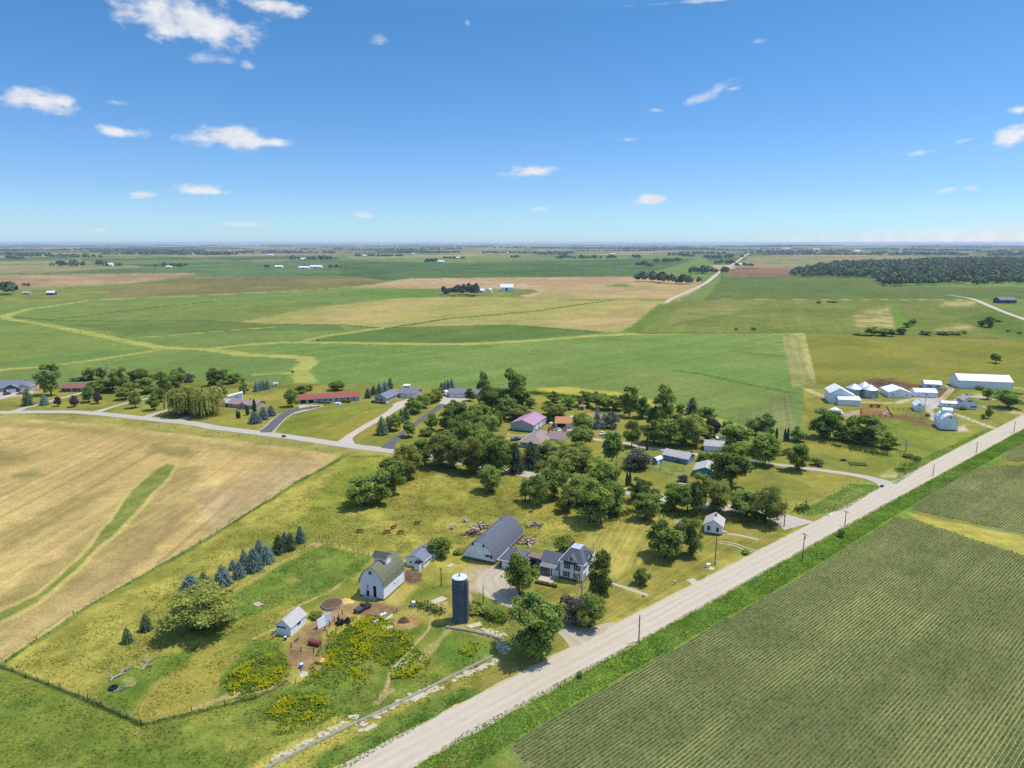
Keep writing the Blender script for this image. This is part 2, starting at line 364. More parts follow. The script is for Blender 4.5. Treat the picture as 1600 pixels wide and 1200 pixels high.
    W([(985, 518), (1010, 503), (1036, 476)], [18, 22, 16], (108, 136, 54)); W([(1050, 508), (1130, 493), (1210, 486), (1270, 473)], 10, (112, 132, 52)); W([(1000, 521), (1250, 519), (1340, 524), (1480, 526), (1620, 533)], 10, (104, 122, 46))
    W([(1130, 467), (1270, 468.5), (1510, 468)], 6, (196, 182, 112))
    Z([(1258, 521), (1340, 524), (1480, 526), (1610, 533), (2200, 600), (2200, 700), (1560, 660), (1300, 616), (1276, 600)], (148, 143, 54), (132, 136, 48), ns=60, fine=.1)
    Z([(1545, 520), (1500, 500), (1560, 480), (1600, 500), (1600, 530)], (96, 126, 48), (112, 134, 50), soft=4, ns=40)
    Z([(1288, 612), (1260, 596), (1400, 596), (1560, 606), (1420, 600)], (120, 126, 40), soft=5, wob=5)
    # --- village strip and farmyards (lawns)
    Z([(-300, 655), (-300, 604), (0, 606), (130, 602), (300, 596), (480, 599), (600, 604), (750, 610), (840, 607), (1000, 622), (1150, 660), (1250, 700), (1255, 600), (1280, 600), (1320, 606), (1600, 615), (1900, 640), (1900, 720), (1400, 860), (1240, 815), (900, 770), (640, 720), (300, 668), (0, 650)], (162, 153, 60), (138, 139, 54), ns=18, soft=2, fine=.14)
    Z([(-300, 606), (0, 607), (300, 600), (480, 602), (470, 607), (-300, 612)], (112, 122, 44), soft=3); Z([(830, 608), (880, 604), (960, 612), (1060, 634), (1150, 661), (1148, 668), (1000, 634)], (196, 184, 70), (176, 170, 62))
    W([(830, 614), (900, 620), (1000, 640), (1120, 672)], 9, (84, 112, 40)); Z([(1040, 640), (1150, 662), (1152, 672), (1080, 660)], (186, 176, 76), soft=3)
    Z([(430, 662), (520, 640), (580, 630), (615, 630), (540, 652), (450, 678), (415, 670)], (130, 138, 44), (146, 148, 50), ns=20, st=(.16, 1.7, 60, 20))
    Z([(480, 684), (560, 648), (640, 626), (660, 626), (560, 690)], (176, 162, 56), (158, 150, 52), ns=25, st=(.08, 2, 60, 15))
    # --- stubble field
    Z([(-500, 640), (0, 646), (200, 654), (340, 668), (600, 704), (560, 722), (500, 716), (350, 696), (200, 676), (0, 664), (-500, 668)], (178, 166, 80), (158, 152, 68), ns=14)
    Z([(-700, 660), (-200, 650), (0, 651), (60, 656), (200, 668), (350, 686), (500, 706), (537, 713), (515, 727), (460, 755), (390, 800), (340, 831), (284, 864), (248, 884), (208, 907), (163, 932), (115, 960), (57, 1000), (0, 1037), (-300, 1180), (-900, 1300)], TAN, (200, 168, 98), ns=35, st=(.2, 1.7, 80, 48), wob=2)
    Z([(-400, 652), (0, 655), (80, 662), (200, 674), (300, 686), (520, 716), (480, 722), (330, 700), (230, 690), (100, 670), (0, 668), (-400, 676)], (168, 150, 78), (184, 160, 88), soft=5, wob=5, ns=25, st=(.1, 1.6, 60, 47))
    Z([(-400, 700), (0, 702), (60, 706), (40, 720), (0, 726), (-400, 760)], (160, 146, 82), soft=9, wob=9, ns=20); Z([(22, 745), (50, 735), (70, 742), (40, 752)], (150, 142, 76), soft=8, wob=6)
    Z([(235, 692), (290, 700), (310, 706), (296, 716), (262, 712), (228, 705)], (164, 144, 78), soft=6, wob=6)
    Z([(0, 830), (120, 775), (170, 770), (130, 800), (60, 840), (0, 870)], (174, 152, 84), soft=12, wob=10, ns=20, st=(.2, 1.5, 60, 47))
    Z([(120, 940), (190, 850), (260, 800), (330, 770), (300, 800), (220, 880), (150, 950)], (182, 150, 94), (164, 140, 84), soft=10, wob=8, ns=20, st=(.2, 1.5, 60, 47))
    Z([(300, 770), (420, 735), (510, 716), (470, 745), (380, 800), (330, 830), (320, 800)], (208, 178, 122), (186, 156, 100), soft=8, wob=6, ns=20, st=(.22, 1.4, 80, 47))
    rr = random.Random(8)
    for i in range(30):
        X = -205+7.4*i+rr.uniform(-2, 2); y0 = rr.uniform(110, 190); y1 = y0+rr.uniform(60, 190); sl = .03+.001*i; dk = rr.random() < .6
        W([(X, y0), (X+(y1-y0)*sl*.5+rr.uniform(-1, 1), (y0+y1)/2), (X+(y1-y0)*sl, min(y1, 345))], rr.uniform(.8, 2.6), (158, 132, 76) if dk else (222, 194, 126), None, wob=.25, k=rr.uniform(.25, .6), ground=True)
    for q in ([(30, 946), (110, 895), (160, 850), (212, 800), (250, 755)], [(-40, 980), (30, 940), (100, 890)]): W(q, 17, (170, 150, 82), (182, 158, 92), wob=.2, st=(.16, 1.5, 60, 40), k=.8)
    W([(0, 1002), (60, 965), (130, 915), (180, 870), (230, 815), (265, 765), (296, 735)], [14, 14, 15, 16, 18, 18, 12], (176, 152, 86), (190, 164, 98), wob=.2, st=(.2, 1.4, 60, 40), k=.85)
    Z([(420, 720), (360, 780), (300, 850), (330, 838), (420, 780), (500, 720)], (176, 150, 98), (190, 162, 106), soft=8, wob=6, ns=20, st=(.2, 1.4, 60, 44), k=.7)
    Z([(0, 976), (60, 948), (110, 905), (150, 868), (200, 822), (240, 776), (268, 746), (277, 727), (262, 719), (230, 738), (200, 765), (176, 800), (140, 846), (112, 880), (55, 926), (0, 952), (-80, 990), (-80, 1010)], (206, 184, 100), soft=2, wob=2)
    Z([(0, 970), (58, 942), (106, 900), (147, 862), (196, 816), (234, 774), (262, 746), (271, 728), (260, 724), (234, 741), (206, 766), (182, 802), (148, 846), (118, 880), (60, 928), (0, 957), (-80, 995), (-80, 1004)], (122, 138, 54), (148, 150, 66), soft=2, wob=3, ns=6, st=(.25, 1.2, 30, 30))
    W([(-120, 652), (0, 650.5), (140, 652), (200, 660), (300, 671), (400, 684), (500, 699), (560, 711), (620, 713)], 9, (178, 166, 78), (156, 150, 68), wob=.1)
    # --- near pastures
    NP = [(545, 714), (620, 708), (680, 716), (760, 738), (860, 755), (980, 776), (1100, 796), (1240, 816), (1262, 826), (700, 1125), (540, 1215), (300, 1500), (-900, 1500), (-900, 1300), (-300, 1180), (0, 1037), (57, 1000), (115, 960), (163, 932), (208, 907), (248, 884), (284, 864), (340, 831), (390, 800), (460, 755), (515, 727), (537, 713)]
    Z(NP, GR_Y, GR_YO, ns=11, wob=1, fine=.3)
    W([(-200, 1132), (0, 1037), (57, 1000), (115, 960), (163, 932), (208, 907), (248, 884), (284, 864), (340, 831), (390, 800), (460, 755), (515, 727), (537, 713)], 2.6, (92, 122, 42), (122, 140, 50), wob=.5, ns=5)
    W([(-200, 1128), (0, 1034), (57, 997), (115, 957), (163, 929.5), (248, 881.5), (340, 829), (390, 798), (460, 753)], 1.0, (206, 180, 110), wob=.4)
    Z([(545, 716), (620, 718), (600, 745), (565, 770), (545, 800), (500, 830), (430, 860), (500, 770)], (160, 162, 54), (136, 146, 48), soft=8, wob=8, ns=9)
    Z([(380, 830), (480, 830), (560, 805), (580, 815), (520, 842), (420, 880)], (142, 148, 50), soft=9, wob=9)
    Z([(505, 850), (584, 870), (566, 893), (548, 908), (505, 925), (455, 942), (415, 956), (360, 975), (330, 1000), (290, 990), (330, 955), (400, 905), (460, 870)], (100, 134, 46), (120, 144, 50), soft=4, wob=5, ns=9, fine=.25)
    Z([(330, 1000), (420, 952), (550, 910), (566, 896), (560, 930), (500, 948), (440, 962), (430, 990), (380, 1010)], (150, 146, 54), (124, 136, 46), soft=8, wob=8, ns=6)
    Z([(150, 1085), (185, 1050), (260, 1020), (310, 1010), (290, 1050), (240, 1070), (225, 1105), (240, 1125), (180, 1110)], (90, 124, 38), (116, 138, 44), soft=6, wob=8, ns=7)
    Z([(205, 1110), (240, 1070), (330, 1010), (430, 990), (440, 1020), (370, 1050), (350, 1085), (300, 1120), (230, 1132)], (142, 142, 50), (164, 152, 58), soft=8, wob=8, ns=8)
    Z([(350, 1050), (400, 1000), (440, 1000), (450, 1070), (380, 1092), (330, 1106)], (104, 130, 42), soft=7, wob=8)
    Z([(-900, 1250), (-300, 1190), (0, 1045), (60, 1068), (130, 1092), (222, 1134), (400, 1092), (480, 1062), (560, 1100), (470, 1150), (330, 1230), (-300, 1500), (-900, 1500)], (142, 146, 52), (112, 134, 44), soft=3, wob=4, ns=9, fine=.3)
    Z([(-300, 1230), (0, 1110), (100, 1110), (200, 1160), (350, 1170), (300, 1260), (-300, 1500)], (98, 126, 40), (122, 140, 48), soft=14, wob=14, ns=8, fine=.3)
    W([(0, 1041), (60, 1064), (130, 1092), (170, 1110), (221, 1133)], 1.0, (70, 92, 34)); W([(224, 1134), (300, 1116), (400, 1090), (440, 1070)], 1.0, (92, 108, 42))
    W([(440, 1062), (420, 1072), (350, 1090), (300, 1108)], [2, 2.5, 1.5, .6], (184, 160, 92), wob=.6)
    # weeds, yard dirt, tracks
    Z([(478, 1060), (500, 1010), (540, 985), (600, 968), (690, 975), (770, 1000), (785, 1012), (740, 1040), (650, 1085), (560, 1130), (480, 1100)], (106, 134, 44), (136, 144, 52), soft=5, wob=6, ns=7, fine=.3)
    Z([(690, 990), (760, 1000), (778, 1010), (765, 1025), (720, 1045), (680, 1040)], (90, 128, 40), (116, 144, 48), soft=4, wob=4, ns=6)
    Z([(445, 1030), (455, 1000), (478, 980), (500, 965), (505, 938), (535, 935), (560, 940), (640, 945), (625, 955), (585, 970), (560, 960), (525, 975), (500, 990), (510, 1020), (505, 1045), (470, 1050)], (150, 120, 78), (176, 146, 92), soft=4, wob=5, ns=4, fine=.25)
    Z([(560, 946), (600, 944), (625, 950), (620, 960), (580, 968), (556, 960)], (158, 126, 84), (142, 112, 74), soft=3, wob=3, ns=3)
    Z([(625, 968), (645, 958), (662, 962), (655, 978), (635, 984), (612, 980), (606, 970)], (196, 160, 96), (176, 140, 82), soft=2, wob=3, ns=2)
    Z([(638, 950), (680, 935), (705, 940), (690, 960), (660, 962)], (196, 172, 100), (170, 160, 78), soft=4, wob=5, ns=3)
    Z([(622, 905), (634, 890), (660, 895), (660, 908), (640, 913)], (122, 88, 66), (140, 104, 74), soft=2.5, wob=3, ns=2)
    Z([(602, 942), (632, 914), (650, 918), (620, 946)], (196, 174, 84), soft=4, wob=4); Z([(640, 930), (690, 905), (705, 915), (690, 930), (630, 946)], (120, 138, 48), soft=6, wob=6)
    W([(676, 965), (669, 985), (645, 1010), (628, 1030), (612, 1045), (604, 1075), (598, 1087)], .8, (196, 172, 112), wob=.4); W([(588, 1098), (600, 1086), (612, 1078)], 1.2, (176, 160, 96), wob=.6)
    W([(700, 985), (672, 1015), (655, 1040)], 1.6, (190, 168, 100), wob=.8, k=.6)
    for q in ([(398, 997), (420, 986), (432, 982)], [(540, 905), (520, 922), (480, 940), (440, 958)], [(493, 847), (438, 879), (386, 912), (340, 935), (300, 962)]): W(q, .7, (200, 178, 104), wob=.6, k=.8)
    Z([(440, 905), (462, 900), (470, 908), (452, 912)], (160, 150, 62), soft=4, wob=4); Z([(488, 850), (500, 846), (505, 850), (494, 855)], (206, 168, 116), soft=1.5)
    for x, y, a in ((222, 1040, 12), (200, 1062, 10), (205, 1068, 6), (134, 1088, 7), (620, 930, 8), (215, 1145, 8)): Z([(x-a, y+a*.3), (x-a*.2, y-a*.4), (x+a, y-a*.2), (x+a*.3, y+a*.5)], (190, 164, 100), soft=3, wob=4, k=.7)
    # barn apron, drive
    Z([(715, 900), (733, 880), (762, 884), (778, 892), (765, 910), (740, 945), (722, 930)], (206, 180, 140), (190, 172, 110), soft=4, wob=4, ns=3)
    # mown lawns by the house
    LAWN = [(835, 918), (905, 915), (940, 870), (960, 820), (1010, 795), (1090, 800), (1150, 810), (1235, 822), (1240, 830), (1120, 880), (1080, 912), (1010, 945), (930, 988), (905, 985), (885, 980), (850, 960), (820, 945)]
    Z(LAWN, (168, 153, 64), (142, 138, 54), ns=7, soft=2, wob=2, fine=.14, st=(.34, 1.1, 60, 3))
    Z([(905, 860), (930, 815), (990, 800), (1005, 830), (1000, 880), (960, 900)], (186, 168, 76), (148, 144, 56), soft=6, ns=9, st=(.42, 1.2, 60, 28))
    Z([(780, 950), (800, 948), (835, 955), (880, 990), (885, 1008), (870, 1022), (800, 1062), (730, 1098), (722, 1085), (780, 1040)], (160, 146, 62), (140, 136, 52), ns=6, soft=3, wob=3, fine=.14)
    W([(958, 912), (1010, 930)], 1.0, (204, 186, 150))
    Z([(735, 925), (760, 925), (800, 950), (790, 990), (740, 985)], (116, 136, 46), (146, 148, 54), soft=5, wob=5, ns=4)
    # verges and ditches of the county road
    W([(540, 1190), (600, 1160), (700, 1105), (722, 1092)], 9, (84, 124, 42), (112, 140, 48), wob=.3, ns=5, fine=.3)
    W([(1390, 762), (1440, 722), (1500, 692), (1540, 672)], [14, 10, 9, 4], (112, 146, 52), (134, 154, 62), wob=.3, ns=5, fine=.3)
    Z([(1240, 802), (1262, 792), (1330, 757), (1368, 757), (1376, 762), (1320, 795), (1290, 806), (1256, 808)], (126, 150, 58), (146, 160, 72), soft=2, wob=3, ns=5, fine=.3)
    Z([(1408, 728), (1440, 716), (1432, 735), (1420, 745)], (112, 144, 52), soft=2); Z([(1375, 745), (1400, 727), (1425, 740), (1405, 748)], (196, 176, 112), (170, 164, 84), soft=3, wob=3)
    W([(500, 1330), (645, 1215), (735, 1160), (810, 1120), (905, 1068), (1005, 1012), (1105, 956), (1205, 902), (1320, 838), (1400, 792), (1470, 752), (1530, 718), (1600, 682), (1800, 585)], 15, DITCH, (118, 156, 46), wob=.12, ns=6, fine=.3)
    Z([(640, 1215), (735, 1165), (800, 1160), (790, 1175), (830, 1210), (700, 1400)], (100, 134, 44), (142, 146, 60), soft=4, wob=5, ns=5)
    # row-crop ground
    SOIL = (160, 156, 92); SO2 = (136, 132, 78)
    for poly in CORN: Z(poly, SOIL, SO2, soft=1.2, wob=1.5, ns=20, st=(.22, 2.4, 120, 0), fine=.1)
    Z([(1418, 800), (1440, 806), (1500, 818), (1600, 838), (1800, 880), (1800, 940), (1600, 868), (1500, 836), (1430, 812)], (204, 184, 78), (178, 170, 70), soft=2.5, wob=2, ns=8, st=(.15, 1.5, 40, -48))
    # right farm: yard gravel, dirt, lawns
    Z([(1290, 655), (1330, 650), (1420, 655), (1460, 672), (1520, 676), (1560, 670), (1480, 705), (1400, 728), (1300, 690)], (124, 142, 48), (146, 152, 54), soft=4, wob=4, ns=15)
    Z([(1335, 606), (1360, 592), (1395, 592), (1430, 600), (1500, 608), (1470, 622), (1430, 612), (1380, 606)], (134, 102, 70), (116, 96, 62), soft=3, wob=4, ns=8)
    Z([(1366, 602), (1376, 594), (1395, 596), (1392, 602)], (92, 74, 54), soft=2); Z([(1345, 640), (1400, 648), (1440, 650), (1460, 670), (1400, 655), (1340, 655)], (130, 110, 66), soft=3, wob=3)
    Z([(1314, 645), (1345, 640), (1342, 655), (1312, 655)], (196, 160, 116), (176, 140, 96), soft=1.5); Z([(1344, 638), (1390, 642), (1396, 650), (1346, 646)], (176, 120, 82), (150, 110, 74), soft=1)
    W([(1262, 608), (1275, 615), (1300, 624), (1345, 628), (1400, 630), (1420, 624), (1445, 620)], 4.5, (212, 190, 144), (196, 178, 120), wob=.2)
    Z([(1435, 621), (1478, 622), (1470, 636), (1452, 640), (1443, 630)], (206, 194, 180), soft=1.5); W([(1450, 636), (1458, 650), (1466, 662)], 4, (204, 188, 160))
    W([(1470, 622), (1484, 608), (1478, 602)], 1.2, (206, 190, 140)); W([(1474, 624), (1490, 608), (1486, 600)], 1.2, (206, 190, 140)); W([(1495, 648), (1550, 668)], 3, (210, 196, 168)); W([(1528, 633), (1570, 641), (1610, 650)], 3, (208, 192, 160))
    Z([(1514, 620), (1530, 617), (1560, 622), (1552, 626)], (210, 192, 160), soft=1.5); W([(1584, 605), (1640, 614)], 3, (200, 188, 130)); Z([(1496, 668), (1506, 664), (1515, 674), (1496, 675)], (206, 180, 150), soft=1.5)
    # gardens in the village
    Z([(1018, 735), (1030, 722), (1080, 728), (1082, 740), (1050, 745)], (120, 136, 56), (150, 152, 76), soft=3, wob=3, ns=3); Z([(800, 682), (870, 676), (880, 690), (860, 698), (800, 694)], (140, 144, 52), soft=3)
    W([(800, 680), (830, 681)], 2, (200, 180, 130)); Z([(868, 668), (896, 670), (900, 682), (886, 680), (874, 676)], (204, 186, 162), soft=1.2)
    Z([(640, 715), (700, 722), (800, 750), (700, 745), (650, 735)], (120, 124, 46), soft=6, wob=6)
    Z([(0, 606), (0, 622), (36, 618), (58, 612), (40, 606)], (206, 192, 172), soft=1.5); Z([(50, 600), (75, 598), (80, 606), (55, 610)], (190, 150, 104), soft=2)
CORN = [
    [(797, 1168), (812, 1152), (905, 1097), (1005, 1041), (1105, 984), (1205, 928), (1305, 868), (1400, 808), (1432, 813), (1500, 836), (1600, 868), (1900, 980), (1900, 1700), (1000, 1420), (835, 1205)],
    [(1421, 797), (1450, 771), (1512, 736), (1549, 727), (1600, 727), (1800, 745), (1800, 880), (1600, 835), (1512, 816)],
    [(1562, 714), (1602, 686), (1720, 640), (1900, 680), (1900, 745), (1610, 721), (1576, 721)]]

def mute(c, k=.94):
    l = c@np.array([.25, .65, .1]); return l[:, None]*(1-k)+c*k
def build_ground():
    az = np.concatenate([np.linspace(-180, -50, 40, endpoint=False), np.linspace(-50, -42, 40, endpoint=False), np.arange(-42, 42, .075), np.linspace(42, 50, 40, endpoint=False), np.linspace(50, 180, 40, endpoint=False)])
    dp = np.concatenate([np.linspace(85, 46, 14, endpoint=False), np.arange(46, 10, -.085), np.arange(10, 1.2, -.05), np.arange(1.2, .26, -.02), [.24, .21, .18, .14]])
    A, D = np.meshgrid(np.radians(az), np.radians(dp)); r = H/np.tan(D)
    x = (r*np.sin(A)).ravel(); y = (r*np.cos(A)).ravel()
    L = Land(x, y); paint(L); L.c *= (1+.34*(fbm(x/24, y/24, 4, 131)-.5)+.2*(fbm(L.v/2.2, L.u/90, 3, 137)-.5)*(np.hypot(x, y) > 380))[:, None]
    V = np.stack([x, y, hgt(x, y)], 1); nr, nc = A.shape
    i, j = np.meshgrid(np.arange(nr-1), np.arange(nc), indexing='ij'); j2 = (j+1) % nc
    Fq = np.stack([i*nc+j, (i+1)*nc+j, (i+1)*nc+j2, i*nc+j2], -1).reshape(-1, 4)
    c = np.minimum(.9, mute(L.c)*KALB)
    o = np_mesh('ground', V, Fq, tintmat('earth', .36, 1.5, .5, 0, .17), attr=c, smooth=True)
    tag(o, kind='structure')
build_ground()

# ------------------------------------------------------------------ roads, drives
def roadmat(name, c, c2, tracks=.15, edge=.3):
    m, nt, ns, L = nodes(name)
    out = N(nt, 'ShaderNodeOutputMaterial'); b = N(nt, 'ShaderNodeBsdfPrincipled'); b.inputs['Roughness'].default_value = .95; b.inputs['Specular IOR Level'].default_value = .1
    L.new(b.outputs[0], out.inputs[0])
    uv = N(nt, 'ShaderNodeUVMap'); uv.uv_map = 'along'
    mp = N(nt, 'ShaderNodeMapping'); mp.inputs['Scale'].default_value = (.05, 9, 1); L.new(uv.outputs[0], mp.inputs[0])
    n1 = N(nt, 'ShaderNodeTexNoise'); n1.inputs['Scale'].default_value = 1; n1.inputs['Detail'].default_value = 5; L.new(mp.outputs[0], n1.inputs['Vector'])
    geo = N(nt, 'ShaderNodeNewGeometry'); n2 = N(nt, 'ShaderNodeTexNoise'); n2.inputs['Scale'].default_value = .6; n2.inputs['Detail'].default_value = 8; n2.inputs['Roughness'].default_value = .7
    L.new(geo.outputs['Position'], n2.inputs['Vector'])
    ad = N(nt, 'ShaderNodeMath', operation='ADD'); L.new(n1.outputs[0], ad.inputs[0]); L.new(n2.outputs[0], ad.inputs[1])
    sv = N(nt, 'ShaderNodeSeparateXYZ'); L.new(uv.outputs[0], sv.inputs[0]); k1 = N(nt, 'ShaderNodeMath', operation='MULTIPLY'); k1.inputs[1].default_value = 8*PI; L.new(sv.outputs[1], k1.inputs[0])
    k2 = N(nt, 'ShaderNodeMath', operation='COSINE'); L.new(k1.outputs[0], k2.inputs[0]); k3 = N(nt, 'ShaderNodeMath', operation='MULTIPLY_ADD'); L.new(k2.outputs[0], k3.inputs[0]); k3.inputs[1].default_value = tracks*.8; L.new(ad.outputs[0], k3.inputs[2])
    mr = N(nt, 'ShaderNodeMapRange'); mr.inputs[1].default_value = .7; mr.inputs[2].default_value = 1.3; L.new(k3.outputs[0], mr.inputs[0])
    mx = N(nt, 'ShaderNodeMix', data_type='RGBA'); mx.inputs[6].default_value = (*alb(c, 1.1), 1); mx.inputs[7].default_value = (*alb(c2, 1.1), 1); L.new(mr.outputs[0], mx.inputs[0])
    L.new(mx.outputs[2], b.inputs['Base Color'])
    bp = N(nt, 'ShaderNodeBump'); bp.inputs['Strength'].default_value = .3; bp.inputs['Distance'].default_value = .05; L.new(n2.outputs[0], bp.inputs['Height']); L.new(bp.outputs[0], b.inputs['Normal'])
    return m
def spline(pts, n=8):
    p = [np.array(q, float) for q in pts]; p = [2*p[0]-p[1]]+p+[2*p[-1]-p[-2]]; out = []
    for i in range(1, len(p)-2):
        for k in range(n):
            t = k/n; out.append(.5*((2*p[i])+(-p[i-1]+p[i+1])*t+(2*p[i-1]-5*p[i]+4*p[i+1]-p[i+2])*t*t+(-p[i-1]+3*p[i]-3*p[i+1]+p[i+2])*t**3))
    out.append(p[-2]); return out
def ribbon(name, g, widths, m, z=.05, n=8, jag=.25, kind='structure', label=None, cat=None):
    ws = widths if hasattr(widths, '__len__') else [widths]*len(g)
    c = spline([(q[0], q[1], w) for q, w in zip(g, ws)], n)
    # resample to short steps near the viewer
    out = [c[0]]
    for q in c[1:]:
        d = math.dist(q[:2], out[-1][:2]); st = max(1.0, math.hypot(q[0], q[1])*.008); k = max(1, int(d/st)); a = out[-1].copy()
        for i in range(1, k+1): out.append(a+(q-a)*i/k)
    V = []; uv = []; s = 0
    for i, q in enumerate(out):
        a = out[max(0, i-1)]; b = out[min(len(out)-1, i+1)]; d = b[:2]-a[:2]; d /= np.linalg.norm(d)+1e-9; nn = np.array((-d[1], d[0]))
        if i: s += math.dist(q[:2], out[i-1][:2])
        for e, k in ((-1, 0), (-.5, .25), (.5, .75), (1, 1)):
            w = q[2]/2*e
            if abs(e) == 1: w += e*jag*2*(float(fbm(np.array([s/2.2]), np.array([e*7+len(name)]), 3, 77)[0])-.5)
            x, y = q[:2]+nn*w; V.append((x, y, float(hgt(x, y))+z+.04*(1-e*e)+.15*min(1, max(0, math.hypot(x, y)-900)/600))); uv.append((s, k))
    Fq = [(i*4+j, i*4+j+1, (i+1)*4+j+1, (i+1)*4+j) for i in range(len(out)-1) for j in range(3)]
    o = np_mesh(name, V, Fq, m, smooth=True)
    l = o.data.uv_layers.new(name='along'); fl = np.array(Fq).ravel(); l.data.foreach_set('uv', np.array(uv)[fl].ravel().astype(np.float32))
    tag(o, label, cat, None, kind); return o
def sheet(name, px, m, z, kind='structure', grid=None):
    g = [P(*p) for p in px]; mb = MB(); mb.add([(x, y, z) for x, y in g], [tuple(range(len(g)))]); o = mb.build(name, m)
    l = o.data.uv_layers.new(name='along'); l.data.foreach_set('uv', np.array([o.data.vertices[q.vertex_index].co[:2] for q in o.data.loops], np.float32).ravel()*.1)
    return tag(o, kind=kind)
GRAVEL = roadmat('limestone gravel', (215, 200, 175), (200, 184, 157)); GRAVEL2 = roadmat('pale lane', (206, 196, 182), (188, 176, 156)); ASPH = roadmat('old asphalt', (120, 118, 118), (98, 96, 98)); CONC = roadmat('concrete', (214, 200, 178), (196, 182, 158)); DRIVE = roadmat('drive gravel', (204, 190, 164), (184, 168, 138))
DUST = roadmat('dusty shoulder', (214, 196, 150), (190, 180, 120))
ROADPX = [((545, 1200), (645, 1199)), ((640, 1150), (725, 1145)), ((712, 1112), (800, 1102)), ((800, 1066), (900, 1047)), ((925, 995), (1000, 996)), ((1025, 945), (1100, 941)), ((1100, 907), (1200, 886)), ((1251, 828), (1315, 822)), ((1380, 762), (1457, 745)), ((1450, 727), (1525, 709)), ((1560, 670), (1600, 668))]
# gentle centre line fitted through the surveyed edges
_c = np.array([((P(*a)[0]*-RU[1]+P(*a)[1]*RU[0])) for e in ROADPX for a in e]).reshape(-1, 2).mean(1)
_u = np.array([((P(*a)[0]*RU[0]+P(*a)[1]*RU[1])) for e in ROADPX for a in e]).reshape(-1, 2).mean(1)
_k = np.polyfit(_u, _c, 1)
def onroad(u, v=0): q = np.polyval(_k, u)+v; return (RU[0]*u-RU[1]*q, RU[1]*u+RU[0]*q)
gl = [onroad(u) for u in (-200, -100, 0, 50, 100, 150, 200, 260, 320, 400, 480, 600, 760)]
ROADW = 8.5
ribbon('county_road_shoulder', gl, ROADW+.9, DUST, .03, jag=.4)
ribbon('county_road', gl, ROADW, GRAVEL, .06, jag=.25)
ST = [P(*p) for p in [(-160, 652), (-60, 646), (0, 644.5), (100, 643.5), (150, 646), (200, 651), (300, 661.5), (340, 668.5), (440, 681), (540, 695.5), (615, 705), (668, 713), (740, 726), (822, 741), (892, 752), (974, 767), (1040, 779), (1090, 788), (1143, 794), (1188, 801), (1220, 809), (1250, 822)]]
ribbon('village_street', ST, [6.6]*20+[9, 15], GRAVEL2, .045, jag=.2)
ribbon('village_lane', [P(*p) for p in [(880, 679), (905, 683), (927, 686), (974, 692), (997, 697), (1040, 703), (1080, 709), (1130, 715), (1170, 720.6), (1215, 726), (1260, 732), (1300, 737), (1345, 744), (1378, 753), (1398, 763)]], [3.6]*12+[4.5, 7, 12], GRAVEL2, .04, jag=.2)
ribbon('asphalt_drive_border', [P(*p) for p in [(413, 677), (425, 666), (437, 654), (450, 646), (464, 642), (488, 636), (494, 633)]], [9, 7.4, 7.4, 8, 8.5, 9, 9], CONC, .03, jag=.1)
ribbon('asphalt_drive', [P(*p) for p in [(413, 676), (425, 666), (437, 654), (450, 645.5), (464, 641), (488, 636), (490, 635)]], [7.5, 6, 6, 6.6, 7, 8, 8], ASPH, .05, jag=.1)
sheet('concrete_apron', [(466, 633), (496, 633), (495, 637), (468, 638)], CONC, .07)
ribbon('gravel_drive', [P(*p) for p in [(537, 694), (542, 686), (553, 677), (575, 664), (600, 650), (618, 638), (632, 629)]], [11, 5.5, 4.6, 4.6, 4.8, 6, 10], CONC, .035, jag=.3)
sheet('concrete_apron', [(622, 636), (612, 632), (640, 622), (660, 622), (650, 630)], CONC, .07)
ribbon('asphalt_drive', [P(*p) for p in [(603, 702), (611, 693), (625, 681), (650, 662), (675, 644), (692, 632)]], [10, 4.5, 4, 4, 4.2, 5], ASPH, .035, jag=.15)
sheet('concrete_apron', [(686, 631), (690, 620), (715, 618), (740, 622), (724, 628), (700, 632)], CONC, .05)
for pts, w in (([(24, 642), (40, 637), (62, 632), (84, 625), (108, 619), (130, 613)], 3.2), ([(146, 645), (172, 637), (200, 629), (234, 622)], 3.2), ([(226, 652), (250, 644), (275, 637)], 3.2), ([(278, 658), (300, 649), (320, 643)], 3.2), ([(-60, 636), (0, 622), (30, 616)], 7)):
    ribbon('driveway', [P(*p) for p in pts], [w*2]+[w]*(len(pts)-1), GRAVEL2, .03, jag=.15)
ribbon('farm_drive', [P(*p) for p in [(930, 1003), (905, 994), (884, 983), (862, 968), (835, 955), (806, 942), (786, 928), (772, 914), (770, 902), (785, 890)]], [22, 10, 5.5, 4.5, 4.5, 6, 9, 11, 9, 7], DRIVE, .04, jag=.3)
sheet('concrete_apron', [(770, 899), (781, 888), (800, 890), (790, 902)], CONC, .06)
sheet('patio', [(838, 909), (845, 900), (866, 903), (862, 914)], CONC, .05)
sheet('patio', [(832, 897), (836, 892), (846, 894), (845, 898)], CONC, .05)
for pts, w in (([(1130, 833), (1152, 836), (1185, 843)], 1.0), ([(1124, 845), (1150, 850), (1170, 857), (1188, 862)], .5), ([(1122, 848), (1148, 853), (1166, 860), (1182, 864)], .5), ([(1078, 905), (1088, 912), (1094, 914)], 2.6), ([(956, 911), (985, 921), (1012, 930)], .9)):
    ribbon('footpath', [P(*p) for p in pts], w, CONC, .03, jag=.12)
ribbon('far_road', [P(*p) for p in [(1040, 473), (1052, 466), (1075, 456), (1100, 444), (1114, 434), (1125, 425), (1140, 417), (1152, 409.5), (1163, 401), (1170, 396)]], [9, 9, 9, 10, 12, 12, 12, 14, 18, 20], GRAVEL, .3, jag=.4)
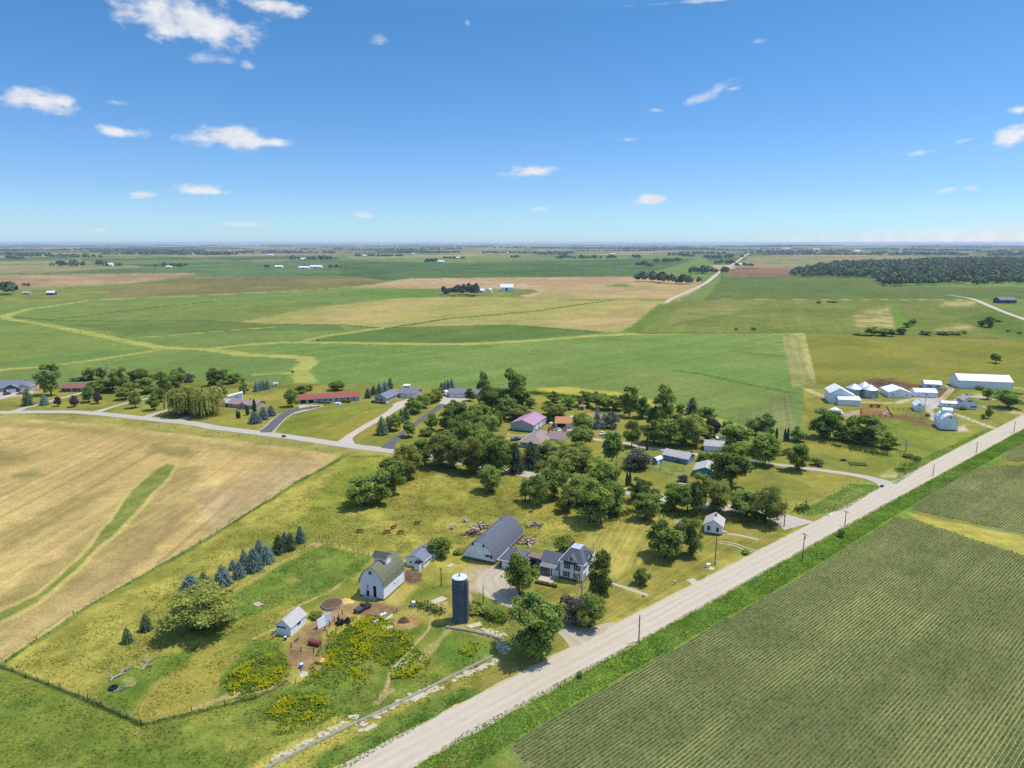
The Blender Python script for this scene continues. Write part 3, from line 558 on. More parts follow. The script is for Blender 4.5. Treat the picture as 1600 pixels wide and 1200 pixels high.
ribbon('far_road', [P(*p) for p in [(1480, 461), (1500, 464), (1521, 468), (1545, 478), (1572, 489), (1602, 500), (1640, 516)]], [5, 6, 9, 9, 8, 8, 8], GRAVEL, .3, jag=.4)
# ------------------------------------------------------------------ trees
BARK = mat('bark', (.075, .055, .04), .95, .3, 3, raw=True); DEADW = mat('weathered wood', (.34, .29, .24), .95, .25, 3, raw=True)
LG = leafmat('green leaves', (.22, .335, .066), .34, .47, (.40, .50, .105)); LD = leafmat('dark leaves', (.19, .295, .064), .32, .46, (.34, .45, .095))
LY = leafmat('yellow green leaves', (.28, .34, .07), .3, .5, (.46, .50, .12)); LP = leafmat('purple leaves', (.13, .08, .088), .3, .35); LGY = leafmat('dusky leaves', (.20, .20, .14), .3, .35)
NB = leafmat('blue needles', (.15, .23, .20), .3, .35, (.29, .40, .35)); NG = leafmat('green needles', (.13, .22, .10), .3, .35, (.22, .33, .14)); NDK = leafmat('pine needles', (.09, .135, .07), .3, .3)
def quads(P0, Nn, size, rng, asp=1.0, up=None):
    n = len(P0); t = rng.normal(size=(n, 3)) if up is None else up
    a = np.cross(Nn, t); a /= np.linalg.norm(a, axis=1)[:, None]+1e-9
    b = np.cross(Nn, a); b /= np.linalg.norm(b, axis=1)[:, None]+1e-9
    s = np.asarray(size).reshape(-1, 1) if hasattr(size, '__len__') else size
    A = a*s; B = b*s*asp
    V = np.stack([P0-A-B*.6, P0+A*.7-B, P0+A+B*.7, P0-A*.6+B], 1).reshape(-1, 3)
    return V
def dirs(n, rng):
    d = rng.normal(size=(n, 3)); return d/np.linalg.norm(d, axis=1)[:, None]
def crown_lobes(seed, kind):
    rng = np.random.default_rng(seed); L = []
    if kind == 'maple':
        for k in range(34):
            d = dirs(1, rng)[0]; z = d[2]; sq = 1-.28*max(0, z)
            L.append((np.array([0, 0, .50])+d*np.array([.36*sq, .36*sq, .38])*rng.uniform(.55, 1), rng.uniform(.11, .17)))
    elif kind == 'tall':
        for k in range(30):
            z = rng.uniform(.14, .92); w = .33*math.sin(PI*min(1, (z+.06)/1.06))**.7; a = rng.uniform(0, 2*PI); r = w*rng.uniform(.3, 1)
            L.append((np.array([r*math.cos(a), r*math.sin(a), z]), rng.uniform(.10, .19)*(1.15-.5*z)))
    elif kind == 'bush':
        for k in range(18):
            a = rng.uniform(0, 2*PI); r = .34*math.sqrt(rng.uniform()); L.append((np.array([r*math.cos(a), r*math.sin(a), rng.uniform(.18, .72)*(1-r*.6)]), rng.uniform(.16, .26)))
    else:
        off = rng.normal(0, .04, 2)
        for k in range(50):
            d = dirs(1, rng)[0]; sq = .82+.18*math.sin(PI*(.5+.5*d[2]))
            c = np.array([off[0], off[1], .49])+d*np.array([.38*sq, .38*sq, .38])*rng.uniform(.4, 1.08); L.append((c, rng.uniform(.08, .15)))
    return L
def leafy(seed, kind, n=9500, leaf=.022):
    rng = np.random.default_rng(seed+100); L = crown_lobes(seed, kind); w = np.array([r*r for c, r in L]); w /= w.sum()
    k = rng.choice(len(L), n, p=w); C = np.array([c for c, r in L])[k]; Rr = np.array([r for c, r in L])[k]
    d = dirs(n, rng); d[:, 2] = np.where(d[:, 2] < -.5, -d[:, 2]*.6, d[:, 2])
    rad = Rr*(1-.6*rng.random(n)**2)*(1+.2*rng.normal(size=n)); zs = np.array([1, 1, .8])
    P0 = C+d*rad[:, None]*zs
    keep = P0[:, 2] > (.02 if kind == 'bush' else .05); P0 = P0[keep]; d = d[keep]
    nn = d*.6+dirs(len(d), rng)*.7+np.array([0, 0, .32]); nn /= np.linalg.norm(nn, axis=1)[:, None]
    V = quads(P0, nn, leaf*rng.uniform(.6, 1.35, len(P0)), rng)
    return V, L
def spruce(seed, n=3600, wide=1.0, ragged=.0):
    rng = np.random.default_rng(seed); V = []
    lev = 17
    for l in range(lev):
        z = .05+.93*l/lev; rr = .5*(1-z)**.55*wide*(.72+.28*min(1, z/.18))*(1+ragged*rng.normal())
        nb = max(5, int(15*(1-z)+5)); a0 = rng.uniform(0, 6)
        for b in range(nb):
            a = a0+2*PI*b/nb+rng.normal(0, .12); r1 = rr*rng.uniform(.8, 1.12); m = max(3, int(14*r1/.5)+2)
            t = np.linspace(.25, 1, m); x = r1*t; zz = z+.03*np.sin(t*3)-.055*t*t*(1-z)*1.6+rng.normal(0, .006, m)
            jit = rng.normal(0, .016, (m, 2)); p = np.stack([x*math.cos(a)+jit[:, 0], x*math.sin(a)+jit[:, 1], zz], 1)
            nn = np.tile([math.cos(a)*.45, math.sin(a)*.45, .85], (m, 1))+rng.normal(0, .35, (m, 3)); nn /= np.linalg.norm(nn, axis=1)[:, None]
            V.append(quads(p, nn, .028*rng.uniform(.7, 1.3, m), rng, 1.0))
    p = np.array([[0, 0, q] for q in np.linspace(.9, 1.0, 8)]); V.append(quads(p, dirs(8, rng), .012, rng))
    return np.vstack(V), []
def cypress(seed):
    rng = np.random.default_rng(seed); n = 1500; z = rng.uniform(.02, 1, n); r = .5*np.sin(PI*np.clip(z*.86+.12, 0, 1))**.6*(1-.3*z); a = rng.uniform(0, 2*PI, n)
    P0 = np.stack([r*np.cos(a), r*np.sin(a), z], 1)*(.9+.14*rng.random((n, 1)))
    d = np.stack([np.cos(a), np.sin(a), np.full(n, .3)], 1)+rng.normal(0, .3, (n, 3)); d /= np.linalg.norm(d, axis=1)[:, None]
    V = quads(P0, d, .05, rng); V[:, 2] = np.where(V[:, 2] < 0, 0, V[:, 2]); return V, []
def willow(seed):
    rng = np.random.default_rng(seed); Vs = []
    lob = [(np.array([.34*math.cos(a)*q, .34*math.sin(a)*q, .66+.14*rng.normal()*.5+.1*(1-q)]), rng.uniform(.15, .22)) for a, q in [(rng.uniform(0, 2*PI), math.sqrt(rng.uniform(.05, 1))) for k in range(22)]]
    for c, r in lob:
        d = dirs(80, rng); d[:, 2] = np.abs(d[:, 2]); P0 = c+d*r*np.array([1, 1, .75]); nn = d+dirs(80, rng)*.5; nn /= np.linalg.norm(nn, axis=1)[:, None]
        Vs.append(quads(P0, nn, .026, rng))
        for s in range(26):                          # hanging withes
            a = rng.uniform(0, 2*PI); x, y = c[0]+r*math.cos(a)*.95, c[1]+r*math.sin(a)*.95; z0 = c[2]+.05; z1 = max(.06, c[2]-rng.uniform(.2, .55)); m = 10
            q = np.linspace(0, 1, m); pp = np.stack([x+.05*q*math.cos(a)+rng.normal(0, .006, m), y+.05*q*math.sin(a)+rng.normal(0, .006, m), z0+(z1-z0)*q], 1)
            nn = np.tile([math.cos(a), math.sin(a), .3], (m, 1))+rng.normal(0, .35, (m, 3)); nn /= np.linalg.norm(nn, axis=1)[:, None]
            up = np.tile([0., 0, 1], (m, 1)); Vs.append(quads(pp, nn, .015, rng, 2.2, up))
    return np.vstack(Vs), lob
def branches(seed, lobes, bare=False, r0=.03):
    rng = np.random.default_rng(seed); mb = MB(); top = .5 if not bare else .8
    mb.tube([(0, 0, 0), (.01, 0, top*.4), (rng.normal(0, .015), rng.normal(0, .015), top)], [r0*1.25, r0*.85, r0*.35], 7)
    if bare:
        for k in range(22):
            z = rng.uniform(.18, .75); a = rng.uniform(0, 2*PI); l = rng.uniform(.2, .42)*(1.1-z*.6); e = rng.uniform(.3, .9)
            p0 = np.array([0, 0, z]); p1 = p0+l*.5*np.array([math.cos(a), math.sin(a), e]); p2 = p1+l*.6*np.array([math.cos(a+.3), math.sin(a+.3), e*.9])
            mb.tube([p0, p1, p2], [r0*.4, r0*.25, r0*.07], 4)
            for q in range(5):
                t = rng.uniform(.2, 1); s = p1+(p2-p1)*t; a2 = a+rng.normal(0, .9); mb.tube([s, s+.13*np.array([math.cos(a2), math.sin(a2), rng.uniform(.2, 1.1)])], [r0*.14, r0*.04], 3)
    else:
        for c, r in lobes[:9]:
            z = rng.uniform(.22, .48); mb.tube([(0, 0, z), tuple(np.array([0, 0, z])*.45+np.array(c)*.55+np.array([0, 0, -.03])), tuple(c)], [r0*.6, r0*.35, r0*.12], 5)
    return mb
PROTO = {}
def proto(key, V, L, leafm, bark=BARK, r0=.03, bare=False):
    n = len(V)//4 if V is not None else 0
    cr = np_mesh('crown', V, np.arange(n*4).reshape(-1, 4), leafm).data if n else None
    tr = branches(len(key)*7+n, L, bare, r0).build('trunk', bark).data
    PROTO.setdefault(key.rstrip('0123456789'), []).append((cr, tr))
for k in range(6): proto('round%d' % k, *leafy(10+k, 'round'), LG)
for k in range(3): proto('oak%d' % k, *leafy(50+k, 'round', 14000, .0165), LD, r0=.034)
for k in range(4): proto('maple%d' % k, *leafy(20+k, 'maple', 5400), LG, r0=.025)
for k in range(3): proto('tall%d' % k, *leafy(30+k, 'tall', 5200, .023), LD, r0=.022)
for k in range(3): proto('bush%d' % k, *leafy(40+k, 'bush', 2600, .036), LG, r0=.02)
for k in range(3): proto('lime%d' % k, *leafy(45+k, 'round', 20000, .0125), LY, r0=.03)
for k in range(2): proto('purple%d' % k, *leafy(60+k, 'maple', 3500, .03), LP)
for k in range(2): proto('dusky%d' % k, *leafy(64+k, 'bush', 4200, .028), LGY)
for k in range(3): proto('blue%d' % k, *spruce(70+k, n=0, wide=1.12), NB, r0=.018)
for k in range(2): proto('spruce%d' % k, *spruce(80+k), NG, r0=.018)
for k in range(2): proto('pine%d' % k, *spruce(84+k, ragged=.2, wide=1.1), NDK, r0=.018)
proto('cypress', *cypress(90), NDK, r0=.02)
for k in range(2): proto('willow%d' % k, *willow(92+k), LY, r0=.04)
proto('bare', None, [], None, DEADW, .028, True)
for o in list(COL.objects):
    if o.name.split('.')[0] in ('crown', 'trunk'): bpy.data.objects.remove(o)
NAMES = dict(round='leafy_tree', oak='leafy_tree', maple='maple_tree', tall='tall_tree', bush='shrub', lime='leafy_tree', purple='purple_tree', dusky='shrub', blue='blue_spruce', spruce='spruce_tree', pine='pine_tree', cypress='arborvitae', willow='willow_tree', bare='bare_tree')
CATS = dict(bush='shrub', dusky='shrub')
_tc = {}
def tree(kind, x, y, w, top, label, group=None, lean=0):
    i = _tc.get(kind, 0); _tc[kind] = i+1
    cr, tr = PROTO[kind][i % len(PROTO[kind])]
    dep = PITCH+math.atan((y-600)/F); y = y-w*.5*math.sin(dep)*(.8 if kind in ('blue', 'spruce', 'pine', 'bush', 'dusky', 'cypress') else .22)
    X, Y = P(x, y); h = HT((x, y), top); wd = w*DEP(y)
    rr = random.Random(int(x*13+y*7)); e = empty(NAMES[kind], X, Y, float(hgt(X, Y)), rr.uniform(0, 2*PI))
    h *= (1.07 if kind not in ('cypress',) else 1); wd *= 1.04 if kind in ('blue', 'spruce', 'pine', 'cypress') else 1.24
    e.scale = (wd, wd*rr.uniform(.92, 1.08), h)
    if lean: e.rotation_euler = (0, lean, 0)
    if cr: link(bpy.data.objects.new('crown', cr), e)
    link(bpy.data.objects.new('trunk', tr), e)
    tag(e, label, CATS.get(kind, 'tree'), group); return e
T = tree
g = 'conifers in a row across the pasture'
T('spruce', 200, 1008, 20, 982, 'lone small green spruce at the low end of the conifer row', g); T('spruce', 229, 989, 21, 960, 'second small green spruce, up the slope from the lowest one', g)
T('blue', 298, 924, 30, 899, 'blue spruce half hidden behind the big round pasture tree', g); T('spruce', 319, 917, 19, 894, 'green spruce between the big round tree and the wide blue spruces', g); T('spruce', 328, 925, 18, 902, 'small green spruce in front of its taller green neighbour', g)
T('blue', 349, 919, 29, 884, 'broad blue spruce third from the big round pasture tree', g); T('blue', 364, 892, 14, 875, 'small blue spruce tucked behind a fuller one in the row', g); T('blue', 374, 906, 22, 879, 'medium blue spruce with a smaller one behind its shoulder', g)
T('blue', 397, 896, 31, 858, 'broadest and fullest blue spruce of the pasture row', g); T('blue', 382, 885, 16, 860, 'narrow blue spruce behind the broadest one', g); T('blue', 406, 872, 18, 844, 'blue spruce behind the second broadest of the row', g); T('blue', 418, 883, 24, 853, 'rounded blue spruce next to the dark brownish pine', g)
T('pine', 436, 867, 24, 837, 'dark brownish pine beside the blue spruces', g); T('blue', 445, 853, 13, 832, 'blue spruce top showing between two dark pines', g); T('pine', 454, 862, 20, 833, 'second dark pine near the upper end of the row', g); T('blue', 470, 850, 17, 823, 'slim blue spruce at the upper end of the pasture row', g)
T('lime', 310, 988, 104, 917, 'big spreading yellow green tree alone in the pasture')
T('round', 569, 793, 54, 740, 'front tree of the pasture clump, casting shade on the grass'); T('round', 592, 786, 46, 734, 'leafy tree second in the pasture clump below the street'); T('round', 615, 772, 44, 716, 'leafy tree in the middle of the pasture clump'); T('lime', 640, 752, 48, 694, 'pale green tree of the pasture clump, nearest the street')
g = 'trees between the two long drives'
T('spruce', 597, 681, 22, 652, 'pointed dark spruce closest to the street between the two drives', g); T('spruce', 607, 676, 15, 651, 'slim spruce right behind the pointed one between the drives', g); T('maple', 618, 673, 22, 647, 'round green tree between spruces along the long drives', g); T('spruce', 634, 657, 17, 637, 'spruce halfway up the strip between the drives', g)
T('round', 638, 684, 21, 658, 'round tree standing by the bend of the asphalt drive', g); T('round', 647, 646, 28, 622, 'broad leafy tree between the drives below the garage', g); T('round', 662, 638, 24, 616, 'leafy tree by the corner of the L-shaped grey house', g); T('round', 672, 631, 22, 612, 'small leafy tree right below the yellow green one', g)
T('lime', 684, 627, 21, 605, 'yellow green round tree next to the white camper', g); T('spruce', 627, 662, 13, 640, 'thin spruce between a maple and a spruce along the drive', g)
g = 'spruces behind the L-shaped grey house'
for (x, y, t, l) in ((575, 623, 607, 'spruce at the low end of the line behind the grey house'), (584, 618, 603, 'second spruce of the line behind the grey house'), (593, 615, 600, 'middle spruce of the line behind the grey house'), (602, 612, 597, 'fourth spruce of the line behind the grey house'), (610, 608, 590, 'dark tallest spruce at the high end behind the grey house')): T('blue' if x in (593, 602) else 'spruce', x, y, 13, t, l, g)
T('maple', 675, 672, 24, 645, 'dense dark maple beside the asphalt drive'); T('bush', 667, 683, 18, 668, 'dark shrub below the maple beside the asphalt drive')
g = 'blue spruces behind the garage house'
for (x, y, t, l) in ((690, 611, 598, 'first spruce in the short row behind the white camper'), (695, 610, 596, 'second spruce in the short row behind the white camper'), (700, 609, 594, 'third spruce in the short row behind the white camper'), (706, 607, 592, 'last spruce in the short row behind the white camper')): T('blue', x, y, 9, t, l, g)
g = 'spruces beside the little white shed'
for (x, y, l) in ((401, 612.5, 'front spruce of four beside the little white shed'), (407, 611, 'second spruce of four beside the little white shed'), (412, 610, 'third spruce of four beside the little white shed'), (418, 609, 'spruce of four closest to the little white shed')): T('blue', x, y, 10, y-15, l, g)
T('maple', 456, 636, 20, 606, 'round maple at the end of the red-roofed ranch house'); T('round', 473, 615, 18, 600, 'leafy tree behind the garage end of the red-roofed house'); T('round', 483, 611, 13, 600, 'small leafy tree at the back of the red-roofed house'); T('maple', 526, 610, 24, 594, 'dark round tree behind the middle of the red-roofed house')
T('blue', 399, 663, 21, 644, 'squat blue spruce nearest the street by the asphalt drive'); T('blue', 412, 657, 18, 636, 'blue spruce in the middle of three by the asphalt drive'); T('blue', 424, 651, 16, 634, 'blue spruce furthest up the asphalt drive')
T('cypress', 371, 654, 4, 641, 'small arborvitae on the lawn, one of a tight pair'); T('cypress', 374.5, 654, 3.5, 642, 'shorter arborvitae of the tight pair on the lawn'); T('cypress', 387, 649, 6, 633, 'single dark arborvitae in front of the brown-roofed house'); T('cypress', 398, 645, 6.5, 624, 'tallest arborvitae at the corner of the brown-roofed house')
# village, far west end
T('tall', 80, 618, 36, 569, 'tall loose cottonwood between two brick houses'); T('bare', 57, 611, 15, 584, 'bare grey tree beside the cottonwood'); T('spruce', 44, 635, 19, 608, 'full spruce on the lawn of the grey hip-roofed house'); T('blue', 70, 634, 15, 617, 'small blue spruce beside the brick house drive')
g = 'young purple trees on a lawn'; T('purple', 91, 635, 10, 620, 'purple tree nearest the blue spruce', g); T('purple', 117, 636, 13, 618, 'larger purple tree in the middle of the lawn', g); T('purple', 153, 631, 12, 613, 'purple tree in front of a round green tree', g)
T('maple', 139, 629, 22, 604, 'round green tree between two purple trees'); T('round', 197, 624, 21, 604, 'round tree near the dark grove edge'); T('maple', 212, 638, 19, 610, 'bright round tree beside the middle drive'); T('round', 241, 641, 18, 614, 'dark oval tree on the lawn next to the willow'); T('round', 252, 628, 18, 605, 'leafy tree just behind the dark oval tree')
g = 'trees in the dark grove behind the lawns'
for q in (('round', 140, 594, 24, 572, 'round dull tree at the field edge of the grove'), ('round', 160, 593, 14, 574, 'small dark tree beside the bare snag'), ('oak', 190, 613, 27, 572, 'tallest tree in the middle of the grove'), ('oak', 162, 613, 32, 592, 'dark low tree at the near corner of the grove'), ('oak', 148, 612, 20, 596, 'dark tree next to the brick ranch house'), ('round', 216, 602, 30, 577, 'broad tree on the far side of the grove'), ('bush', 240, 594, 30, 581, 'wide low tree at the field edge behind the grove'), ('oak', 230, 615, 30, 589, 'dark tree in the shady heart of the grove'), ('tall', 256, 612, 24, 582, 'tall tree near the east side of the grove'), ('oak', 275, 608, 26, 577, 'full tree at the east end of the grove'), ('tall', 284, 598, 13, 575, 'thin pointed tree behind the east end'), ('dusky', 293, 598, 20, 583, 'dusky tree at the far corner of the grove'), ('oak', 176, 608, 22, 590, 'dark tree behind the low corner tree'), ('round', 204, 618, 20, 596, 'leafy tree on the lawn side of the grove')): T(*q, g)
T('bare', 168, 590, 9, 564, 'bare pale snag standing behind the grove'); T('dusky', 121, 596, 16, 588, 'dull shrub behind the brick ranch house')
T('willow', 289, 648, 50, 607, 'weeping willow nearer the drive, one of two side by side'); T('willow', 324, 649, 48, 604, 'weeping willow next to the brown-roofed house')
T('oak', 335, 604, 28, 575, 'full dark tree behind the two willows'); T('round', 348, 621, 16, 602, 'leafy tree just behind the second willow'); g = 'field-edge trees behind the brown-roofed house'; T('tall', 352, 598, 13, 577, 'tallest of the field-edge cluster', g); T('oak', 361, 600, 18, 584, 'low dark tree in the field-edge cluster', g); T('round', 370, 597, 15, 582, 'round tree at the right of the cluster', g); T('round', 380, 599, 7, 589, 'little tree on its own past the cluster', g); T('round', 381, 616, 14, 599, 'thin airy tree behind the white trailer')
# middle woodland
T('tall', 756, 642, 24, 585, 'tall poplar with a bare stem behind the garage house'); T('tall', 801, 634, 44, 578, 'tallest cottonwood at the edge of the bean field'); T('oak', 768, 646, 36, 602, 'broad tree between poplar and cottonwood'); T('tall', 734, 627, 18, 608, 'young tree at the end of the garage house'); T('oak', 815, 634, 26, 607, 'leafy tree leaning out past the tallest cottonwood'); T('round', 828, 638, 16, 622, 'small tree at the field edge past the cottonwood')
T('tall', 700, 674, 28, 640, 'loose tree on the lawn beside the asphalt drive bend'); T('oak', 722, 692, 38, 645, 'grey green tree in the middle of the wood'); T('maple', 752, 688, 28, 658, 'round tree in the shady part of the wood'); T('maple', 764, 684, 28, 640, 'dense bright tree at the edge of the mauve shed lawn'); T('maple', 778, 673, 15, 642, 'narrow tree facing the mauve-roofed shed'); T('lime', 812, 658, 36, 634, 'fresh green low tree behind the mauve-roofed shed'); T('oak', 748, 652, 32, 628, 'tree behind the dense bright one in the wood'); T('round', 735, 664, 30, 636, 'leafy tree in the thick of the wood'); T('round', 786, 655, 24, 630, 'tree at the foot of the tallest cottonwood'); T('oak', 742, 676, 26, 648, 'shaded tree within the wood by the street')
T('lime', 689, 728, 52, 672, 'bright tree at the pasture corner where the street enters the wood'); T('round', 709, 732, 34, 684, 'trunk showing under its crown beside the bright corner tree'); T('lime', 736, 740, 46, 680, 'pale leafy tree along the street edge of the pasture'); T('round', 768, 770, 38, 725, 'round tree standing out into the pasture'); T('round', 757, 737, 40, 692, 'leafy tree behind the one standing out in the pasture'); T('round', 781, 742, 40, 684, 'tree along the street with two dark trunks'); T('pine', 806, 742, 28, 694, 'scruffy dark conifer on the street verge'); T('round', 820, 783, 24, 742, 'small slanting tree with a bare curved stem', None, .16)
T('maple', 841, 790, 36, 741, 'dark oval tree beside the slanting tree'); T('round', 865, 779, 38, 718, 'taller tree right of the dark oval one'); T('pine', 829, 735, 36, 692, 'dark pine against the brown-roofed hip house'); T('lime', 866, 722, 58, 688, 'broad bright tree in front of the brown hip roof'); T('lime', 888, 740, 42, 711, 'bright rounded tree above the street gap'); T('oak', 850, 726, 36, 694, 'shaded tree between the pine and the broad bright tree')
g = 'trees filling the wood along the village street'
for q in (('round', 660, 722, 40, 684, 'leafy tree hard against the street bend above the pasture clump'), ('oak', 712, 662, 34, 626, 'dark tree between the drive bend and the tall poplar'), ('tall', 726, 708, 34, 660, 'taller tree standing behind the front street row'), ('round', 744, 708, 34, 668, 'rounded tree behind the pale street-edge tree'), ('oak', 772, 716, 34, 676, 'dark tree below the pole shed lawn'), ('round', 792, 722, 34, 686, 'leafy tree left of the scruffy conifer'), ('oak', 706, 704, 32, 668, 'shaded tree behind the bright corner tree'), ('round', 776, 634, 26, 604, 'tree between the poplar and the tallest cottonwood'), ('oak', 790, 648, 30, 618, 'dark tree before the tallest cottonwood'), ('lime', 852, 752, 34, 716, 'bright tree at the edge of the visible street patch'), ('oak', 872, 756, 40, 714, 'dark tree behind the dark oval and taller pair'), ('round', 900, 726, 36, 692, 'leafy tree below the dense round maple'), ('round', 930, 772, 44, 730, 'tree in the dense middle of the big clump edge'), ('oak', 884, 800, 26, 770, 'low dark tree on the pasture flank of the clump')): T(*q, g)
g = 'trees in the big clump beside the pasture'
for q in (('round', 912, 742, 40, 706, 'upper tree of the big clump, by the lawn'), ('round', 934, 752, 48, 712, 'broad crown at the top of the big clump'), ('lime', 910, 788, 48, 738, 'bright crown on the pasture side of the big clump'), ('round', 944, 786, 54, 726, 'largest crown in the middle of the big clump'), ('oak', 924, 818, 62, 754, 'lowest dark tree of the big clump, on the pasture edge'), ('round', 950, 806, 46, 752, 'tree at the mown-lawn corner of the big clump'), ('oak', 892, 782, 30, 748, 'darker tree behind the bright pasture-side crown'), ('round', 966, 798, 30, 768, 'low leafy tree next to the street gap')): T(*q, g)
T('maple', 911, 677, 34, 642, 'round tree in front of the orange-roofed house'); T('maple', 907, 700, 36, 662, 'dense round tree below the orange-roofed house'); T('blue', 933, 671, 18, 640, 'deep blue spruce at the end of the orange-roofed house'); T('dusky', 955, 671, 22, 641, 'purplish grey tree behind the blue spruce'); T('maple', 957, 723, 36, 674, 'large egg-shaped maple on the lane side lawn'); T('maple', 987, 699, 27, 656, 'egg-shaped maple beside the lane'); T('dusky', 997, 736, 38, 699, 'wide purplish grey shrub on the lawn'); T('bush', 880, 683, 18, 673, 'yellowish shrub at the end of the brown-roofed house'); T('blue', 943, 668, 12, 646, 'grey green conifer behind the deep blue spruce')
g = 'trees along the bean field edge'
for q in (('round', 866, 630, 22, 611, 'small round tree by the rough grass strip'), ('round', 889, 640, 21, 619, 'round tree behind the parked cars'), ('oak', 914, 636, 34, 611, 'dark tree behind the orange roof'), ('maple', 944, 640, 30, 613, 'full tree just past the orange roof'), ('oak', 858, 658, 36, 631, 'dull tree in front of the rough strip'), ('round', 872, 650, 26, 630, 'leafy tree left of the car yard'), ('oak', 932, 628, 18, 612, 'tree showing behind the full one'), ('tall', 983, 652, 32, 604, 'tallest in the line, with thin top'), ('round', 960, 642, 28, 618, 'tree next to the purplish grey one'), ('oak', 1004, 654, 28, 619, 'dark tree right of the tallest'), ('tall', 1037, 670, 38, 606, 'towering tree behind the blue house wood'), ('oak', 1022, 668, 28, 634, 'dark tree at the foot of the towering one'), ('round', 1062, 650, 16, 630, 'small tree at the yellow strip'), ('pine', 1081, 650, 24, 622, 'pointed conifer at the yellow strip'), ('oak', 1107, 662, 30, 635, 'dark round tree past the pointed conifer'), ('round', 1136, 672, 18, 656, 'low tree at the striped corner')): T(*q, g)
T('purple', 1116, 683, 18, 656, 'dark purple tree in the lane-side wood')
g = 'trees of the wood above the blue house'
for q in (('round', 1022, 694, 34, 656, 'left tree of the wood, by the arborvitae'), ('round', 1046, 698, 44, 653, 'broad tree straight above the blue house'), ('oak', 1066, 698, 34, 652, 'dark tree above the blue house roof end'), ('lime', 1088, 698, 42, 646, 'bright tree at the right of the wood'), ('oak', 1056, 684, 36, 646, 'shaded tree at the back of the wood'), ('round', 1102, 690, 20, 660, 'tree next to the purple one')): T(*q, g)
T('cypress', 1011, 704, 5.5, 680, 'single arborvitae beside the lane above the blue house'); T('round', 1152, 698, 46, 663, 'broad tree right of the pale-roofed garage'); T('maple', 1181, 681, 30, 650, 'round tree at the striped field corner'); T('tall', 1198, 683, 26, 648, 'looser tree beside the round corner tree'); T('maple', 1192, 728, 48, 678, 'large round tree on the lane'); T('round', 1161, 719, 34, 692, 'tree between the pale garage and the large round tree'); T('oak', 1134, 760, 64, 698, 'big silvery tree covering the teal house'); T('round', 1100, 721, 22, 706, 'small tree in the blue house yard'); T('bush', 1061, 723, 14, 716, 'clipped round bush against the blue house')
g = 'arborvitae in the field-edge row'; T('cypress', 1213, 687, 5, 669, 'single arborvitae of the field-edge three', g); T('cypress', 1226, 690, 5, 670, 'first of the close arborvitae pair at the field edge', g); T('cypress', 1230.5, 690, 4.5, 669, 'second of the close arborvitae pair at the field edge', g)
T('round', 1246, 690, 24, 667, 'dark small tree beside the arborvitae pair'); T('round', 1248, 735, 36, 692, 'lone tree on the lane with a clear trunk'); T('bush', 1222, 712, 12, 700, 'small bush beside the large round lane tree'); T('bush', 1277, 729, 17, 712, 'shrub right of the lone lane tree')
T('cypress', 979.5, 760, 6, 739, 'front arborvitae of the pair by the street gap'); T('cypress', 984, 759, 5.5, 738, 'rear arborvitae of the pair by the street gap')
g = 'roadside trees along the village street'
for q in (('round', 1008, 814, 38, 767, 'tree at the mown corner by the street'), ('oak', 998, 784, 32, 746, 'dark tree behind the mown-corner tree'), ('round', 1021, 784, 26, 764, 'leafy tree behind, toward the garden'), ('round', 1053, 798, 32, 757, 'tree in the shaded middle of the row'), ('round', 1074, 802, 34, 754, 'leafy tree left of the tall slim one'), ('tall', 1094, 802, 38, 741, 'tall slim tree above the little white house'), ('lime', 1118, 799, 46, 746, 'light green tree above the little white house'), ('oak', 1166, 808, 50, 766, 'dark tree between white house and crossroads'), ('lime', 1196, 819, 50, 757, 'tree closest to the crossroads'), ('bush', 1035, 800, 30, 785, 'low dark brush under the roadside row'), ('bush', 1180, 815, 26, 798, 'undergrowth clump near the crossroads')): T(*q, g)
T('dusky', 1068, 755, 15, 741, 'dull shrub in the garden below the blue house')
T('round', 1039, 874, 54, 815, 'leafy yard tree on the mown lawn by the little white house'); T('oak', 1078, 868, 42, 808, 'darker yard tree hard against the little white house'); T('round', 1000, 914, 25, 889, 'small round tree on the mown lawn')
T('bush', 1165, 867, 11, 859, 'low clipped bush beside the grass track'); T('maple', 812, 932, 50, 864, 'bright dense tree in front of the farmhouse drive'); T('maple', 882, 868, 34, 836, 'round tree behind the farmhouse'); T('tall', 939, 940, 44, 866, 'tall tree at the side of the white farmhouse'); T('dusky', 892, 978, 34, 926, 'grey green juniper by the brick gatepost'); T('oak', 921, 982, 40, 928, 'scruffy tree beside the brick gatepost'); T('bare', 908, 968, 30, 896, 'half dead tree with bare grey twigs beside the farmhouse')
T('oak', 831, 1024, 92, 933, 'large dark tree at the mouth of the farm drive'); T('maple', 688, 872, 35, 835, 'dark round tree between coop and arched barn'); T('bush', 748, 962, 28, 944, 'bushy growth on the bank behind the silo'); T('bush', 768, 968, 20, 952, 'weedy shrub further along the silo bank'); T('bush', 494, 969, 17, 955, 'scrub bush between the little garage and white panels'); T('bush', 718, 867, 17, 855, 'low bush at the side of the arched barn')
T('bush', 842, 893, 16, 880, 'shrub beside the breezeway')
